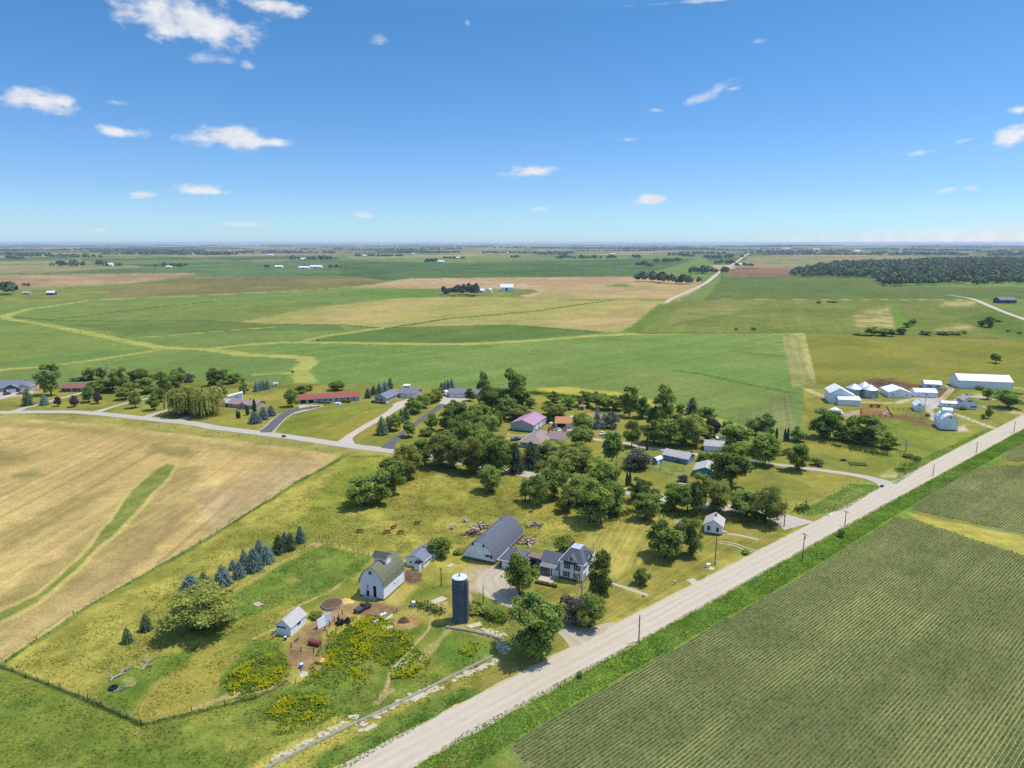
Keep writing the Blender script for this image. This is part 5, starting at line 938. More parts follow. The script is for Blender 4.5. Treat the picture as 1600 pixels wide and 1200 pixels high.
x, y = P(719, 969); r = empty('silo', x, y, 0, 0); tag(r, 'tall dark blue-grey silo with a white domed cap', 'silo'); sr = 1.95; mb = MB(); mb.lathe([(sr+.15, 0), (sr+.15, .4), (sr, .4), (sr, 12.0)], 32); mb.build('barrel', SILO, r)
mb = MB(); mb.lathe([(sr+.05, 12.0), (sr+.05, 12.1), (sr*.86, 12.2), (sr*.5, 12.3), (.3, 12.34), (.0, 12.35)], 32); mb.build('cap', mat('silo cap', (206, 212, 220), .6, .08, .6, stain=.25), r, True)
mb = MB(); mb.lathe([(.22, 12.3), (.22, 12.95), (.34, 13.0), (.0, 13.3)], 10); mb.build('vent', GALV, r)
mb = MB()
for z in np.arange(.9, 12, .75): mb.lathe([(sr+.002, z), (sr+.02, z+.01), (sr+.02, z+.03), (sr+.002, z+.04)], 32)
mb.lathe([(sr+.005, 8.55), (sr+.07, 8.57), (sr+.07, 8.7), (sr+.005, 8.72)], 32); mb.build('hoop', DKW, r)
mb = MB(); a = R(-30); mb.box(sr-.1, sr+.55, -.4, .4, .4, 11.6, 0, a, (0, 0)); mb.build('chute', SILO, r)

# ------------------------------------------------------------------ houses along the village street
r, W, D = site('hip_house', 'large grey-roofed house with white garage doors at the far west end', 'house', (-34, 614), (48, 610), D=11)
hip(r, W, D, 2.8, 6.4, TANW, GSH)
AT[:] = [W*.54, -3.5, 0, 0]; gable(r, 8, 3.4, 2.8, 5.0, 'v', DKW, GSH); gdoor(r, 8, 3.4, 'F', 1.2, 5.4); AT[:] = [W*.77, -1.8, 0, 0]; gable(r, 6.5, 1.7, 2.8, 4.6, 'v', TANW, GSH); gdoor(r, 6.5, 1.7, 'F', 1.8, 3.2); AT[:] = [0, 0, 0, 0]; chimney(r, W*.86, 5, 4.6, 6.9, .7, PALER)
for k in range(3): window(r, W, D, 'F', 1+k*3.4, .9, 1.4, 1.3)
r, W, D = site('brick_ranch', 'brown brick ranch house with red-brown roof and long dark porch', 'house', (96.5, 612), (132.5, 611.5), D=8); gable(r, W, D, 2.7, 4.7, 'u', BRICK, RBR, .6)
for k in range(4): window(r, W, D, 'F', 1+k*3.4, .9, 1.6, 1.2)
door(r, W, D, 'F', 5.9, 1.0, 2.1, DOORW); bx('porch_floor', r, CONCM, .2, W-.2, -1.6, -.02, 0, .3)
for k in range(5): bx('porch_post', r, TRIM, .3+k*(W-.8)/4, .42+k*(W-.8)/4, -1.5, -1.38, .3, 2.5)
bx('porch_roof', r, RBR, -.3, W+.3, -1.9, -.62, 2.5, 2.64)
r, W, D = site('brown_ranch', 'tan ranch house with brown roof and attached grey garage', 'house', (357, 636.5), (401, 640), (413, 634.5)); gable(r, W, D, 2.6, 4.4, 'u', TANW, BRSH, .5)
AT[:] = [-5.6, .6, 0, 0]; gable(r, 5.5, D-1.2, 2.5, 4.0, 'u', TANW, PALER, .35); gdoor(r, 5.5, D-1.2, 'F', 2.6, 2.4, m=mat('brown garage door', (110, 84, 72))); AT[:] = [0, 0, 0, 0]
AT[:] = [W*.43, -1.0, 0, 0]; gable(r, 5.5, 2.0, 2.6, 3.9, 'v', TANW, BRSH, .4); window(r, 5.5, 2, 'F', .8, .6, 1.6, 1.6); window(r, 5.5, 2, 'F', 3.0, .6, 1.6, 1.6); AT[:] = [0, 0, 0, 0]
window(r, W, D, 'F', 1.4, .9, 1.8, 1.2); window(r, W, D, 'F', W-3.2, .9, 1.8, 1.2); chimney(r, W*.6, D*.5, 4.0, 5.2); window(r, W, D, 'R', 2, 1, 1, 1); bx('front_walk', r, CONCM, -1, W, -1.9, -1.05, 0, .06)
r, W, D = site('white_outbuilding', 'white slant-roofed building rising behind the brown-roofed house', 'shed', (357, 627), (379, 625.5), D=5); shape(r, W, D, [(0, 2.8), (W*.98, 4.6), (W, 4.4)], 'v', WSTEEL, WROOF, .2); window(r, W, D, 'F', 4.5, 1.9, .8, .6)
r, W, D = site('red_roof_ranch', 'very long low ranch house with a red shingle roof', 'house', (466, 631), (562, 626), D=8.2); gable(r, W, D, 2.9, 4.8, 'u', GREYW, RDSH, .5)
for s in (1.4, 5.9): door(r, W, D, 'F', s, 3.2, 2.2, DARK, .03, 'garage_opening', handle=False); frame(r, W, D, 'F', s, 3.2, 2.2, TRIM, .03)
for k in range(7): window(r, W, D, 'F', 11.5+k*3.4, .9, 1.5, 1.3)
door(r, W, D, 'F', 19.9, 1, 2.1); bx('fire_wall', r, BRSH, 10.35, 10.6, -.5, D+.5, 2.9, 4.0)
for u, v in ((4, 2.2), (8.5, 2.4)): bx('skylight', r, WROOF, u, u+.7, v, v+.8, 3.95, 4.12)
r, W, D = site('l_shaped_house', 'L-shaped grey-roofed house with three white garage doors', 'house', (585.6, 627.5), (604, 629), (625, 620)); gable(r, W, D, 2.9, 5.0, 'v', GREYW, GSH, .6)
for s in (.8, 3.6): window(r, W, D, 'F', s, .8, 2.0, 1.5)
bx('front_deck', r, TRIM, 0, W+1, -1.8, -.02, 0, .5); window(r, W, D, 'R', 3, 1, 1.6, 1.2); window(r, W, D, 'R', 8, 1, 1.6, 1.2)
b = P(624, 621); a = P(585.6, 627.5); rz = r.rotation_euler[2]; dx, dy = b[0]-a[0], b[1]-a[1]; lu = dx*math.cos(rz)+dy*math.sin(rz); lv = -dx*math.sin(rz)+dy*math.cos(rz); e = P(651, 622.5); AT[:] = [lu, lv, 0, math.atan2(e[1]-b[1], e[0]-b[0])-rz]; W2 = math.dist(e, b); D2 = 9
gable(r, W2, D2, 3.0, 5.2, 'u', TANW, GSH, .5)
for k in range(3): gdoor(r, W2, D2, 'F', .7+k*W2*.32, W2*.27)
window(r, W2, D2, 'R', 3.4, 1, 1.4, 1.1); AT[:] = [0, 0, 0, 0]
r, W, D = site('white_shed', 'white box-roofed shed behind the L-shaped house', 'shed', (631, 608), (640, 608), D=4); gable(r, W, D, 2.4, 2.9, 'u', GREYW, WROOF, .4); door(r, W, D, 'F', 1.2, .9, 1.9)
r, W, D = site('garage_house', 'grey-roofed house with two wide white garage doors, partly behind trees', 'house', (701, 621), (748, 622.5), D=8); gable(r, W, D, 3.0, 5.0, 'u', GREYW, GSH, .5); gdoor(r, W, D, 'F', .8, 3.4); gdoor(r, W, D, 'F', 4.8, 5.0); bx('ridge_wall', r, PALER, 10.8, 11.1, -.6, D+.5, 3.0, 3.5); window(r, W, D, 'F', 13, 1, 1.6, 1.2); window(r, W, D, 'F', 16, 1, 1.6, 1.2)
r, W, D = site('tool_shed', 'tiny white shed near four spruces at the field edge', 'shed', (427.5, 604.3), (434.6, 603.8), D=3.2); gable(r, W, D, 2.0, 2.7, 'u', WHITE, PALER, .15); door(r, W, D, 'F', 1.0, .8, 1.7, GREYW)
r, W, D = site('pole_shed', 'grey pole shed with a mauve metal roof', 'shed', (798, 672), (833, 676.5), (853.5, 663), rot=-23); gable(r, W, D, 3.8, 6.0, 'v', GREYW, MAUVE, .3)
for k in range(3): window(r, W, D, 'F', 2.5+k*3.4, 1.0, .7, .8)
for s in (3, 8.5): door(r, W, D, 'R', s, 3.6, 3.0, DOORW, .03, 'sliding_door', handle=False)
bx('base_band', r, DKW, -.05, W+.05, -.05, D+.05, 0, .5); door(r, W, D, 'R', 14, 1, 2.1)
r, W, D = site('brown_hip_house', 'house with a broad brown hipped roof behind the pines', 'house', (813, 698), rot=-23, W=10.5, D=19); hip(r, W, D, 2.8, 5.4, TANW, BRSH)
AT[:] = [W-.5, D-8.4, 0, 0]; gable(r, 8, 8, 2.8, 5.2, 'u', TANW, BRSH, .5); window(r, 8, 8, 'R', 1.5, .9, 1.2, 1.5); window(r, 8, 8, 'R', 4.5, .9, 1.2, 1.5); door(r, 8, 8, 'F', 3, 1, 2.1); AT[:] = [0, 0, 0, 0]; chimney(r, W-1.5, D-6, 4.4, 6.3)
for k in range(3): window(r, W, D, 'F', 1.2+k*3, .9, 1.4, 1.3)
r, W, D = site('orange_roof_house', 'house with orange-brown roof and open garage behind parked cars', 'house', (868, 668.5), (896, 669.5), D=9); gable(r, W, D, 2.9, 4.9, 'u', WHITEH, ORSH, .5); door(r, W, D, 'F', .7, 4.6, 2.3, DARK, .03, 'garage_opening', handle=False); frame(r, W, D, 'F', .7, 4.6, 2.3, TRIM, .03); gdoor(r, W, D, 'F', 6.2, 3.2)
AT[:] = [W+1.5, 4.5, 0, R(-4)]; hip(r, 15, 12, 3.0, 6.2, WHITEH, ORSH, .7)
for k in range(3): window(r, 15, 12, 'F', 1.5+k*4.5, .9, 1.6, 1.3)
AT[:] = [0, 0, 0, 0]
r, W, D = site('gazebo', 'little orange-roofed gazebo behind the orange-roofed house', 'gazebo', (905, 640), rot=-20, W=3, D=3); hip(r, W, D, 2.3, 3.6, TANW, ORSH, .3); door(r, W, D, 'F', 1, .9, 1.9, DARK, .03, 'doorway', handle=False)
r, W, D = site('blue_house', 'blue ranch house with a grey shingle roof', 'house', (1036, 718), (1074.5, 726), (1083.5, 720)); gable(r, W, D, 2.6, 4.3, 'u', BLUEW, PALER, .45)
for k in range(4): window(r, W, D, 'F', 1+k*3.1, 1, 1.1, 1.1)
window(r, W, D, 'R', 1.0, 1, 1, 1.1); window(r, W, D, 'R', 3.6, 1, 1, 1.1); door(r, W, D, 'B', 4, 1, 2.1); chimney(r, W-1.6, D-.3, 2.6, 4.7)
r, W, D = site('blue_shed', 'small blue garden shed with a pale barn roof', 'shed', (1019, 724.5), (1026, 726.5), (1032.5, 722.5)); shape(r, W, D, [(0, 2.0), (W*.14, 2.6), (W*.5, 3.1), (W*.86, 2.6), (W, 2.0)], 'v', BLUEW, WROOF, .12); door(r, W, D, 'R', .8, 1.2, 1.8, TRIM)
r, W, D = site('pale_garage', 'white garage with a brownish grey roof beside the lane', 'garage', (1100, 704), (1131, 706.5), D=7); gable(r, W, D, 2.6, 4.3, 'u', WHITEH, PALER, .35); gdoor(r, W, D, 'F', 1.2, 3); gdoor(r, W, D, 'F', 5.6, 3); window(r, W, D, 'F', 9.8, 1.1, .9, .9)
r, W, D = site('carport', 'white flat-topped carport behind the pale garage', 'carport', (1120, 694), (1133, 694.5), D=4.5); bx('roof', r, WROOF, 0, W, 0, D, 2.5, 2.65)
for u in (.05, W-.15):
    for v in (.05, D-.15): bx('post', r, TRIM, u, u+.1, v, v+.1, 0, 2.5)
bx('back_panel', r, WSTEEL, .2, W-.2, D-.12, D-.04, .1, 2.4)
r, W, D = site('teal_house', 'house with teal end wall and pale roof under the silvery tree', 'house', (1084, 744), rot=-22, W=9, D=10); gable(r, W, D, 2.7, 4.4, 'v', TEAL, PALER, .4); window(r, W, D, 'F', 1.4, 1, 1.2, 1.2); window(r, W, D, 'F', 5.4, 1, 1.2, 1.2); door(r, W, D, 'R', 4, 1, 2.1)

# ------------------------------------------------------------------ the white farm by the crossroads
r, W, D = site('white_barn', 'big white barn with long sloping roof and a front lean-to', 'barn', (1296, 630), (1341, 634), D=14, rot=-12); shape(r, W, D, [(0, 6.4), (W*.33, 9.6), (W, 4.0)], 'v', WSTEEL, WROOF, .3)
AT[:] = [W*.24, -5.0, 0, 0]; w2 = W*.78; shape(r, w2, 4.98, [(0, 3.6), (4.9, 4.9), (4.98, 4.9)], 'u', WHITE, WROOF, .25); AT[:] = [0, 0, 0, 0]; window(r, W, D, 'F', 1.2, 1.2, .8, .8); bx('annexe', r, WHITE, W*.05, W*.22, -1.2, -.02, 0, 2.4)
r, W, D = site('low_shed', 'low white shed with a white roof below the big barn', 'shed', (1297, 653.5), (1316, 656), D=10, rot=-20); gable(r, W, D, 2.7, 4.3, 'v', WHITE, WROOF, .3); door(r, W, D, 'R', 3, 3, 2.2, WSTEEL, .02, 'sliding_door', handle=False)
def bin_(x, y, dia, he, hr, label):
    X, Y = P(x, y); r = empty('grain_bin', X, Y, 0, 0); tag(r, label, 'grain bin', 'galvanised grain bins'); a = dia/2; mb = MB(); mb.lathe([(a+.1, 0), (a+.1, .25), (a, .25), (a, he)], 32); mb.build('barrel', GALV, r); mb = MB()
    for k in range(24):
        t0, t1 = 2*PI*k/24, 2*PI*(k+.5)/24; mb.add([(math.cos(t0)*(a+.2), math.sin(t0)*(a+.2), he-.05), (math.cos(t1)*(a+.2), math.sin(t1)*(a+.2), he+.02), (math.cos(2*t1-t0)*(a+.2), math.sin(2*t1-t0)*(a+.2), he-.05), (0.3*math.cos(2*t1-t0), .3*math.sin(2*t1-t0), hr), (.3*math.cos(t1), .3*math.sin(t1), hr+.03), (.3*math.cos(t0), .3*math.sin(t0), hr)], [(0, 1, 4, 5), (1, 2, 3, 4)])
    mb.build('roof', GALR, r); mb = MB(); mb.lathe([(.35, hr-.05), (.35, hr+.3), (0, hr+.45)], 10); mb.build('cap', GALR, r); mb = MB(); mb.box(-.5, .5, -a-.06, -a+.1, .3, 2.1); mb.build('door', GALR, r)
    mb = MB(); mb.box(a*.7, a*.7+.06, -a*.78, -a*.72, .1, he); mb.box(a*.7+.4, a*.7+.46, -a*.78, -a*.72, .1, he); [mb.box(a*.7+.06, a*.7+.4, -a*.77, -a*.73, z, z+.04) for z in np.arange(.4, he, .4)]; mb.build('ladder', GALR, r); return r
bin_(1349, 617, 8.4, 5.8, 8.6, 'grain bin with bright roof standing behind the other two'); bin_(1333.5, 618.5, 9.2, 5.2, 7.8, 'grain bin right behind the big white barn'); bin_(1358, 620.5, 9.4, 5.3, 8.0, 'grain bin in front, facing the farm track')
r, W, D = site('machine_shed', 'white machine shed with broad gable front and two small windows', 'shed', (1388, 621), (1425.5, 623.5), D=15, rot=-10); gable(r, W, D, 3.3, 5.6, 'v', WSTEEL, WROOF, .25); door(r, W, D, 'F', 3.8, 5.6, 3.1, WSTEEL, .03, 'sliding_door', handle=False); window(r, W, D, 'F', 2.1, 1.5, .6, .6, DKW); window(r, W, D, 'F', W-2.8, 1.5, .6, .6, DKW)
r, W, D = site('workshop', 'long white workshop with two garage doors facing the yard', 'garage', (1429, 620.5), (1464, 621.7), D=8); gable(r, W, D, 3.3, 5.0, 'u', WSTEEL, WROOF, .3)
for s in (2.0, 8.3): gdoor(r, W, D, 'F', s, 3.4, 2.5, WSTEEL); frame(r, W, D, 'F', s, 3.4, 2.5, DKW, .02, .1)
window(r, W, D, 'F', 6.3, 1.4, .8, .8, DKW)
r, W, D = site('hog_house', 'white shed with dark slot windows behind the workshop', 'shed', (1444, 606.5), (1471, 608), D=8.5); gable(r, W, D, 3.0, 4.7, 'u', WHITE, WROOF, .3)
for s in (1.6, 6.4): window(r, W, D, 'F', s, 1.3, 2.6, .5, DKW)
r, W, D = site('white_garage', 'small white gabled garage in the middle of the farmyard', 'garage', (1429, 642.5), (1443.5, 644), D=10, rot=-22); gable(r, W, D, 3.0, 5.2, 'v', WHITE, WROOF, .3); door(r, W, D, 'F', W-1.5, .9, 2.0, WSTEEL); window(r, W, D, 'F', W*.42, 3.5, .5, .5, DKW)
r, W, D = site('white_farmhouse', 'white farmhouse with grey gable roof at the crossroads farm', 'house', (1497, 638.5), (1527.5, 642.5), D=9, rot=-17); gable(r, W, D, 3.2, 7.2, 'v', WHITEH, PALER, .35); window(r, W, D, 'F', W*.45, 4.2, .9, 1.2); window(r, W, D, 'F', W*.58, 4.2, .9, 1.2); 
for k in range(3): window(r, W, D, 'F', W*.66+k*1.05, 1, .8, 1.2)
AT[:] = [-8.2, 1.2, 0, 0]; gable(r, 8.1, 5, 2.6, 3.5, 'u', WHITEH, WROOF, .3); window(r, 8.1, 5, 'F', 3.6, 1.1, .9, .9); AT[:] = [0, 0, 0, 0]; chimney(r, W*.5, D*.6, 6.4, 8.0); bx('roof_patch', r, SHIN, .8, 2.2, -.2, D*.85, 4.9, 5.05)
r, W, D = site('gambrel_barn', 'white round-roofed barn with cupola next to the county road', 'barn', (1468, 671.5), (1496.5, 674), D=11.5, rot=-17); shape(r, W, D, gothic(W, 3.8, 8.2, ((0, 0), (.07, .36), (.2, .7), (.35, .9), (.5, 1))), 'v', WHITE, WROOF, .35)
AT[:] = [W/2-2.2, D*.45, 0, 0]; gable(r, 4.4, 2.8, 9.6, 10.4, 'u', WHITE, WROOF, .2); AT[:] = [0, 0, 0, 0]; window(r, W, D, 'F', W*.5, 6.5, .6, .7, DKW); bx('loft_door', r, WHITE, W*.38, W*.72, -.05, .02, .3, 3.6); bx('foundation', r, STONE, -.06, W+.06, -.06, D+.06, 0, .4)
r, W, D = site('long_barn', 'very long white steel barn on the hill side of the farm', 'barn', (1497, 606.5), (1581.5, 610), D=15); gable(r, W, D, 5.4, 8.6, 'u', WSTEEL, WROOF, .3); door(r, W, D, 'L', 5, 5, 4.4, WSTEEL, .03, 'sliding_door', handle=False)
mb = MB(); [mb.box(u, u+.12, -.05, .01, 0, 5.2) for u in (.02, W-.14)]; mb.build('corner_trim', DKW, r)

# ------------------------------------------------------------------ far farms
def far(name, label, cat, x, y, w, h, wall=WSTEEL, roof=WROOF, d=None, hr=None, rot=0):
    m = DEP(y); W = w*m; r, W, D = site(name, label, cat, (x-w/2, y), rot=rot, W=W, D=d or W*.55); he = h*m*.55; z = r.location.z; r.location.z = z+.25; gable(r, W, D, he, hr or h*m*1.0, 'u', wall, roof, .3, .2); door(r, W, D, 'F', W*.4, W*.15, he*.8, DARK, .05, 'doorway', handle=False); return r
far('far_barn', 'white barn beside the dark evergreen grove', 'barn', 792, 455, 20, 10.5, d=14); far('far_shed', 'white shed close against the evergreen grove', 'shed', 751.5, 457.5, 11, 6)
X, Y = P(766, 457); r = empty('far_bin', X, Y, 0); tag(r, 'white round bin between shed and barn near the grove', 'grain bin'); mb = MB(); mb.lathe([(4, 0), (4, 6)], 20); mb.build('barrel', WSTEEL, r); mb = MB(); mb.lathe([(4.3, 5.9), (.3, 8.6), (0, 8.7)], 20); mb.build('roof', WROOF, r)
far('far_barn', 'dark-walled barn with a white roof in the western fields', 'barn', 78.5, 461, 13, 6, BRICK, WROOF); far('far_shed', 'grey shed beneath the trees at the west edge', 'shed', 40, 460, 13, 4, GREYW, PALER)
for x, y, w, h, l in ((169, 416.5, 13, 5, 'white house at the end of the dark western wood'), (263, 419, 9, 3, 'pale roof among small trees north of the red field'), (435, 419, 12, 3.5, 'long pale shed in the green fields'), (474, 420.5, 16, 3.5, 'white barn nearest in the pair of long barns'), (493, 419.5, 18, 4.2, 'white barn behind in the pair of long barns'), (422, 401.5, 9, 2.2, 'single white roof on the far western plain'), (476, 407, 14, 3, 'house among trees on the far plain'), (24, 405, 7, 2.5, 'white speck of a house at the western treeline'), (687, 411, 13, 3.2, 'white barn behind the small dark grove mid-field'), (714, 405, 10, 2.6, 'white roofs near the pink field'), (570, 402, 6, 2.5, 'tiny farm by the far hedges'), (646, 399, 6, 2, 'tiny white farm in front of the hills'), (881, 404, 8, 2.6, 'white farm beside the long far treeline'), (1034, 434, 8, 3.4, 'white house under the trees by the far road'), (1156, 416, 6, 3.5, 'white house where the far road climbs'), (1097, 427, 8, 3, 'pale roof in the grove left of the far road'), (1229, 390, 12, 2, 'bright far-off farm below the cloud bank'), (1276, 391, 10, 2, 'second bright far-off farm beneath the cloud bank'), (1340, 393, 9, 2.4, 'white farm above the wood'), (1414, 398, 8, 2, 'small far building over the wood'), (958, 398, 6, 2, 'little white building on the far plain'), (1100, 396, 7, 1.8, 'white speck near the far road top'), (232, 391, 9, 1.8, 'pale far building under the western horizon'), (795, 395, 8, 1.8, 'pale far building under the middle horizon')):
    far('far_farm_building', l, 'building', x, y, w, h)
r = far('dark_barn', 'dark weathered barn by the road bend on the hill', 'barn', 1575, 474, 26, 9, DKW, GSH, d=16)
# ------------------------------------------------------------------ poles, posts, fences
POLEW = mat('pole wood', (104, 88, 72), .95, .2, 2)
def pole(x, y, top, label, arm=True, group=None, lamp=False, r=.16):
    X, Y = P(x, y); h = HT((x, y), top); e = empty('utility_pole', X, Y, 0, ROAD_A); tag(e, label, 'utility pole', group)
    mb = MB(); mb.tube([(0, 0, 0), (0, 0, h)], [r, r*.7], 8); mb.build('shaft', POLEW, e)
    if arm:
        mb = MB(); mb.box(-.05, .05, -.9, .9, h-.5, h-.38); mb.build('crossarm', POLEW, e); mb = MB(); mb.tube([(0, .8, h-.38), (0, .8, h-.18)], .05, 6); mb.build('insulator', GALR, e); mb = MB(); mb.tube([(0, -.8, h-.38), (0, -.8, h-.18)], .05, 6); mb.build('insulator', GALR, e)
    if lamp: mb = MB(); mb.tube([(0, 0, h-.6), (.9, 0, h-.2)], .04, 5); mb.box(.7, 1.25, -.15, .15, h-.3, h-.16); mb.build('lamp', GALR, e)
    return e
g = 'utility poles along the county road'
for x, y, t, l, a in ((998, 1003, 961, 'bare utility pole on the road ditch nearest the farmhouse lawn', 0), (1253.5, 877, 833, 'utility pole facing the crossroads with a transformer', 1), (1320, 821, 798, 'utility pole just past the village street junction', 1), (1457.5, 744, 726, 'utility pole opposite the village lane junction', 0), (1525, 708, 690, 'utility pole below the round-roofed white barn', 0), (1584, 676, 658, 'utility pole at the top end of the road', 0)):
    e = pole(x, y, t, l, a, g)
    if x == 1253.5:
        h = HT((x, y), t); mb = MB(); mb.tube([(.32, 0, h-1.9), (.32, 0, h-1.0)], .24, 10); mb.build('transformer', GALR, e)
pole(1117, 883, 839, 'tall yard pole on the lawn of the little white house', False); pole(755, 946, 916, 'pole on the bank between silo and drive', False); pole(689.5, 916, 887, 'pole in the grass between crib barn and silo', True); pole(1225, 823, 780, 'weathered pole beside the crossroads trees', False); pole(1444, 642, 622, 'yard pole in the crossroads farm', False, None, True); pole(926.5, 868, 848, 'yard lamp pole behind the white farmhouse', False, None, True, .09)
POST = None
def fence(px, step, label, h=1.25, posts=True, wire=True, pm=WOOD, name='fence', cat='fence', pr=.09):
    G = [P(*p) for p in px]; c = G[0]; e = empty(name, c[0], c[1], 0); tag(e, label, cat); pp = []
    for a, b in zip(G, G[1:]):
        L = math.dist(a, b); n = max(1, round(L/step)); pp += [(a[0]+(b[0]-a[0])*i/n, a[1]+(b[1]-a[1])*i/n) for i in range(n)]
    pp.append(G[-1]); rr = random.Random(int(c[0]*7)); me = None
    pp = pp[:98]
    for i, p in enumerate(pp):
        if me is None: mb = MB(); mb.tube([(0, 0, -.1), (0, 0, h)], [pr, pr*.85], 6); o = mb.build('post', pm, e); me = o.data
        else: o = link(bpy.data.objects.new('post', me), e)
        o.location = (p[0]-c[0], p[1]-c[1], rr.uniform(-.1, .15)); o.rotation_euler = (rr.uniform(-.07, .07), rr.uniform(-.07, .07), rr.uniform(0, 3))
    if wire:
        mb = MB()
        for z in (.4, .75, 1.1): mb.tube([(p[0]-c[0], p[1]-c[1], z) for p in pp], .012, 3)
        mb.build('wire', WIRE, e)
    return e
fence([(-60, 1072), (0, 1037), (57, 1000), (115, 960), (163, 932), (208, 907), (248, 884), (284, 864), (340, 831), (390, 800), (460, 755), (515, 727), (537, 713)], 9, 'wire fence along the edge of the tan stubble field', pm=WOODD)
fence([(494, 846), (438, 879), (386, 912), (340, 935), (290, 966), (240, 1008)], 6, 'fence line below the pasture conifers')
fence([(494, 846), (520, 853), (552, 861), (584, 871)], 2.4, 'close-set wooden fence between green paddock and cattle pasture', pm=WOOD)
fence([(494, 846), (505, 838), (514, 842), (520, 838)], 1.8, 'short rail pen at the corner of the cattle pasture', pm=WOODD)
fence([(0, 1041), (41, 1058), (59, 1063), (94, 1076), (124, 1087), (137, 1092), (221, 1133)], 4.5, 'old post fence crossing the low pasture', pm=WOODD)
fence([(221, 1133), (300, 1113), (400, 1090), (462, 1068)], 7, 'low fence between weeds and the rough lower pasture', pm=WOODD)
fence([(-30, 651), (60, 649.5), (140, 655), (200, 662), (300, 673), (400, 687), (520, 707), (545, 712)], 10, 'roadside fence between village street and stubble', pm=WOODD)
fence([(545, 712), (570, 716), (600, 713), (660, 719)], 6, 'fence from the stubble corner to the wood', pm=WOOD)
fence([(575, 965), (600, 962), (640, 951), (664, 945), (690, 960), (712, 972)], 4, 'yard fence between crib barn and silo', pm=WOODD)
fence([(760, 945), (790, 968), (812, 985)], 3, 'thin wire fence at the top of the silo bank', pm=WOOD, pr=.05)
fence([(836, 845), (850, 849), (866, 853)], 3, 'board fence behind the arched barn', pm=WOODD, wire=True)
fence([(455, 1012), (470, 1018), (490, 1020), (512, 1016), (514, 1000), (508, 985), (522, 970), (535, 960)], 2.2, 'broken corral of dark posts beside the weeds', pm=WOODD, pr=.14)
fence([(470, 1052), (505, 1054), (540, 1064), (560, 1082), (590, 1092)], 4, 'leaning posts through the yellow weeds', pm=WOODD, wire=False)
fence([(1345, 641), (1346, 648), (1394, 652), (1385, 637)], 3, 'brown plank corral in the crossroads farmyard', pm=WOODD, pr=.2)
e = fence([(1395, 639), (1428, 643)], 2.5, 'dark board fence beside the farmyard garage', pm=WOODD, pr=.16); e = fence([(1432, 646), (1450, 656), (1462, 665)], 2.5, 'pale plank fence down to the round-roofed barn', pm=LUMB, pr=.16)
fence([(1256, 642), (1254, 610), (1262, 605), (1278, 612)], 9, 'fence at the striped field corner', pm=WOODD); fence([(1282, 690), (1330, 700), (1390, 709), (1424, 716)], 6, 'pasture fence along the windbreak', pm=WOODD)
fence([(1244, 790), (1290, 772), (1340, 754)], 6, 'fence beside the tall grass of the road ditch', pm=WOODD)
fence([(1023, 735), (1040, 740), (1060, 746)], 3, 'dark garden fence below the blue house', pm=WOODD)
# ------------------------------------------------------------------ low concrete walls and slabs
def wallrun(px, w, h, label, name='feed_bunk', cat='concrete wall', m=mat('pale concrete', (182, 174, 154), .95, .2, 1.5, stain=.4)):
    G = [np.array(q) for q in spline([P(*p) for p in px], 6)]; c = G[0]; e = empty(name, c[0], c[1], 0); tag(e, label, cat); mb = MB()
    for i, q in enumerate(G):
        a = G[max(0, i-1)]; b = G[min(len(G)-1, i+1)]; d = b-a; d = d/(np.linalg.norm(d)+1e-9); n = np.array((-d[1], d[0]))*w/2
        for s, z in ((1, -.05), (1, h), (.45, h), (.4, h-.22), (-.4, h-.22), (-.45, h), (-1, h), (-1, -.05)): p = q-c+n*s; mb.v.append((p[0], p[1], z))
    for i in range(len(G)-1):
        for j in range(7): mb.f.append([i*8+j, i*8+j+1, i*8+8+j+1, i*8+8+j]); mb.m.append(0)
    mb.build('trough', m, e); return e
wallrun([(697, 981), (735, 987), (772, 996), (781, 1004), (781, 1016)], .6, .5, 'curved concrete feed bunk beside the silo slabs'); wallrun([(770, 1026), (710, 1056), (650, 1086), (525, 1146), (422, 1199), (330, 1250)], .5, .42, 'long straight concrete feed bunk parallel to the road')
def rubble(name, regions, n, m, seed, label, s0=.4, s1=1.3, h=.15):
    rr = random.Random(seed); mb = MB()
    for (x0, y0, x1, y1, wd), k in zip(regions, n):
        for i in range(k):
            t = rr.random(); p = P(x0+(x1-x0)*t+rr.uniform(-1, 1)*wd, y0+(y1-y0)*t+rr.uniform(-.5, .5)*wd); s = rr.uniform(s0, s1); q = rr.randint(4, 6); a0 = rr.uniform(0, 6); zz = rr.uniform(.03, h)
            pts = [(p[0]+s*rr.uniform(.6, 1)*math.cos(a0+2*PI*j/q), p[1]+s*rr.uniform(.5, .9)*math.sin(a0+2*PI*j/q)) for j in range(q)]
            mb.add([(x, y, -.02) for x, y in pts]+[(x, y, zz+rr.uniform(-.02, .04)) for x, y in pts], [tuple(range(q, 2*q))]+[(j, (j+1) % q, q+(j+1) % q, q+j) for j in range(q)])
    return tag(mb.build(name, m), label, 'rubble', None, 'stuff')
SLAB = mat('broken concrete', (192, 180, 148), .95, .18, 1.2, bump=.3, stain=.25)
rubble('concrete_rubble', [(752, 985, 784, 996, 9), (780, 1003, 790, 1020, 8), (776, 1032, 705, 1062, 6), (690, 1068, 640, 1092, 9), (650, 1086, 560, 1130, 5), (560, 1118, 420, 1190, 5), (600, 1112, 560, 1140, 8)], [54, 36, 64, 40, 36, 56, 10], SLAB, 3, 'broken concrete slabs scattered beside the feed bunks', .28, .85)
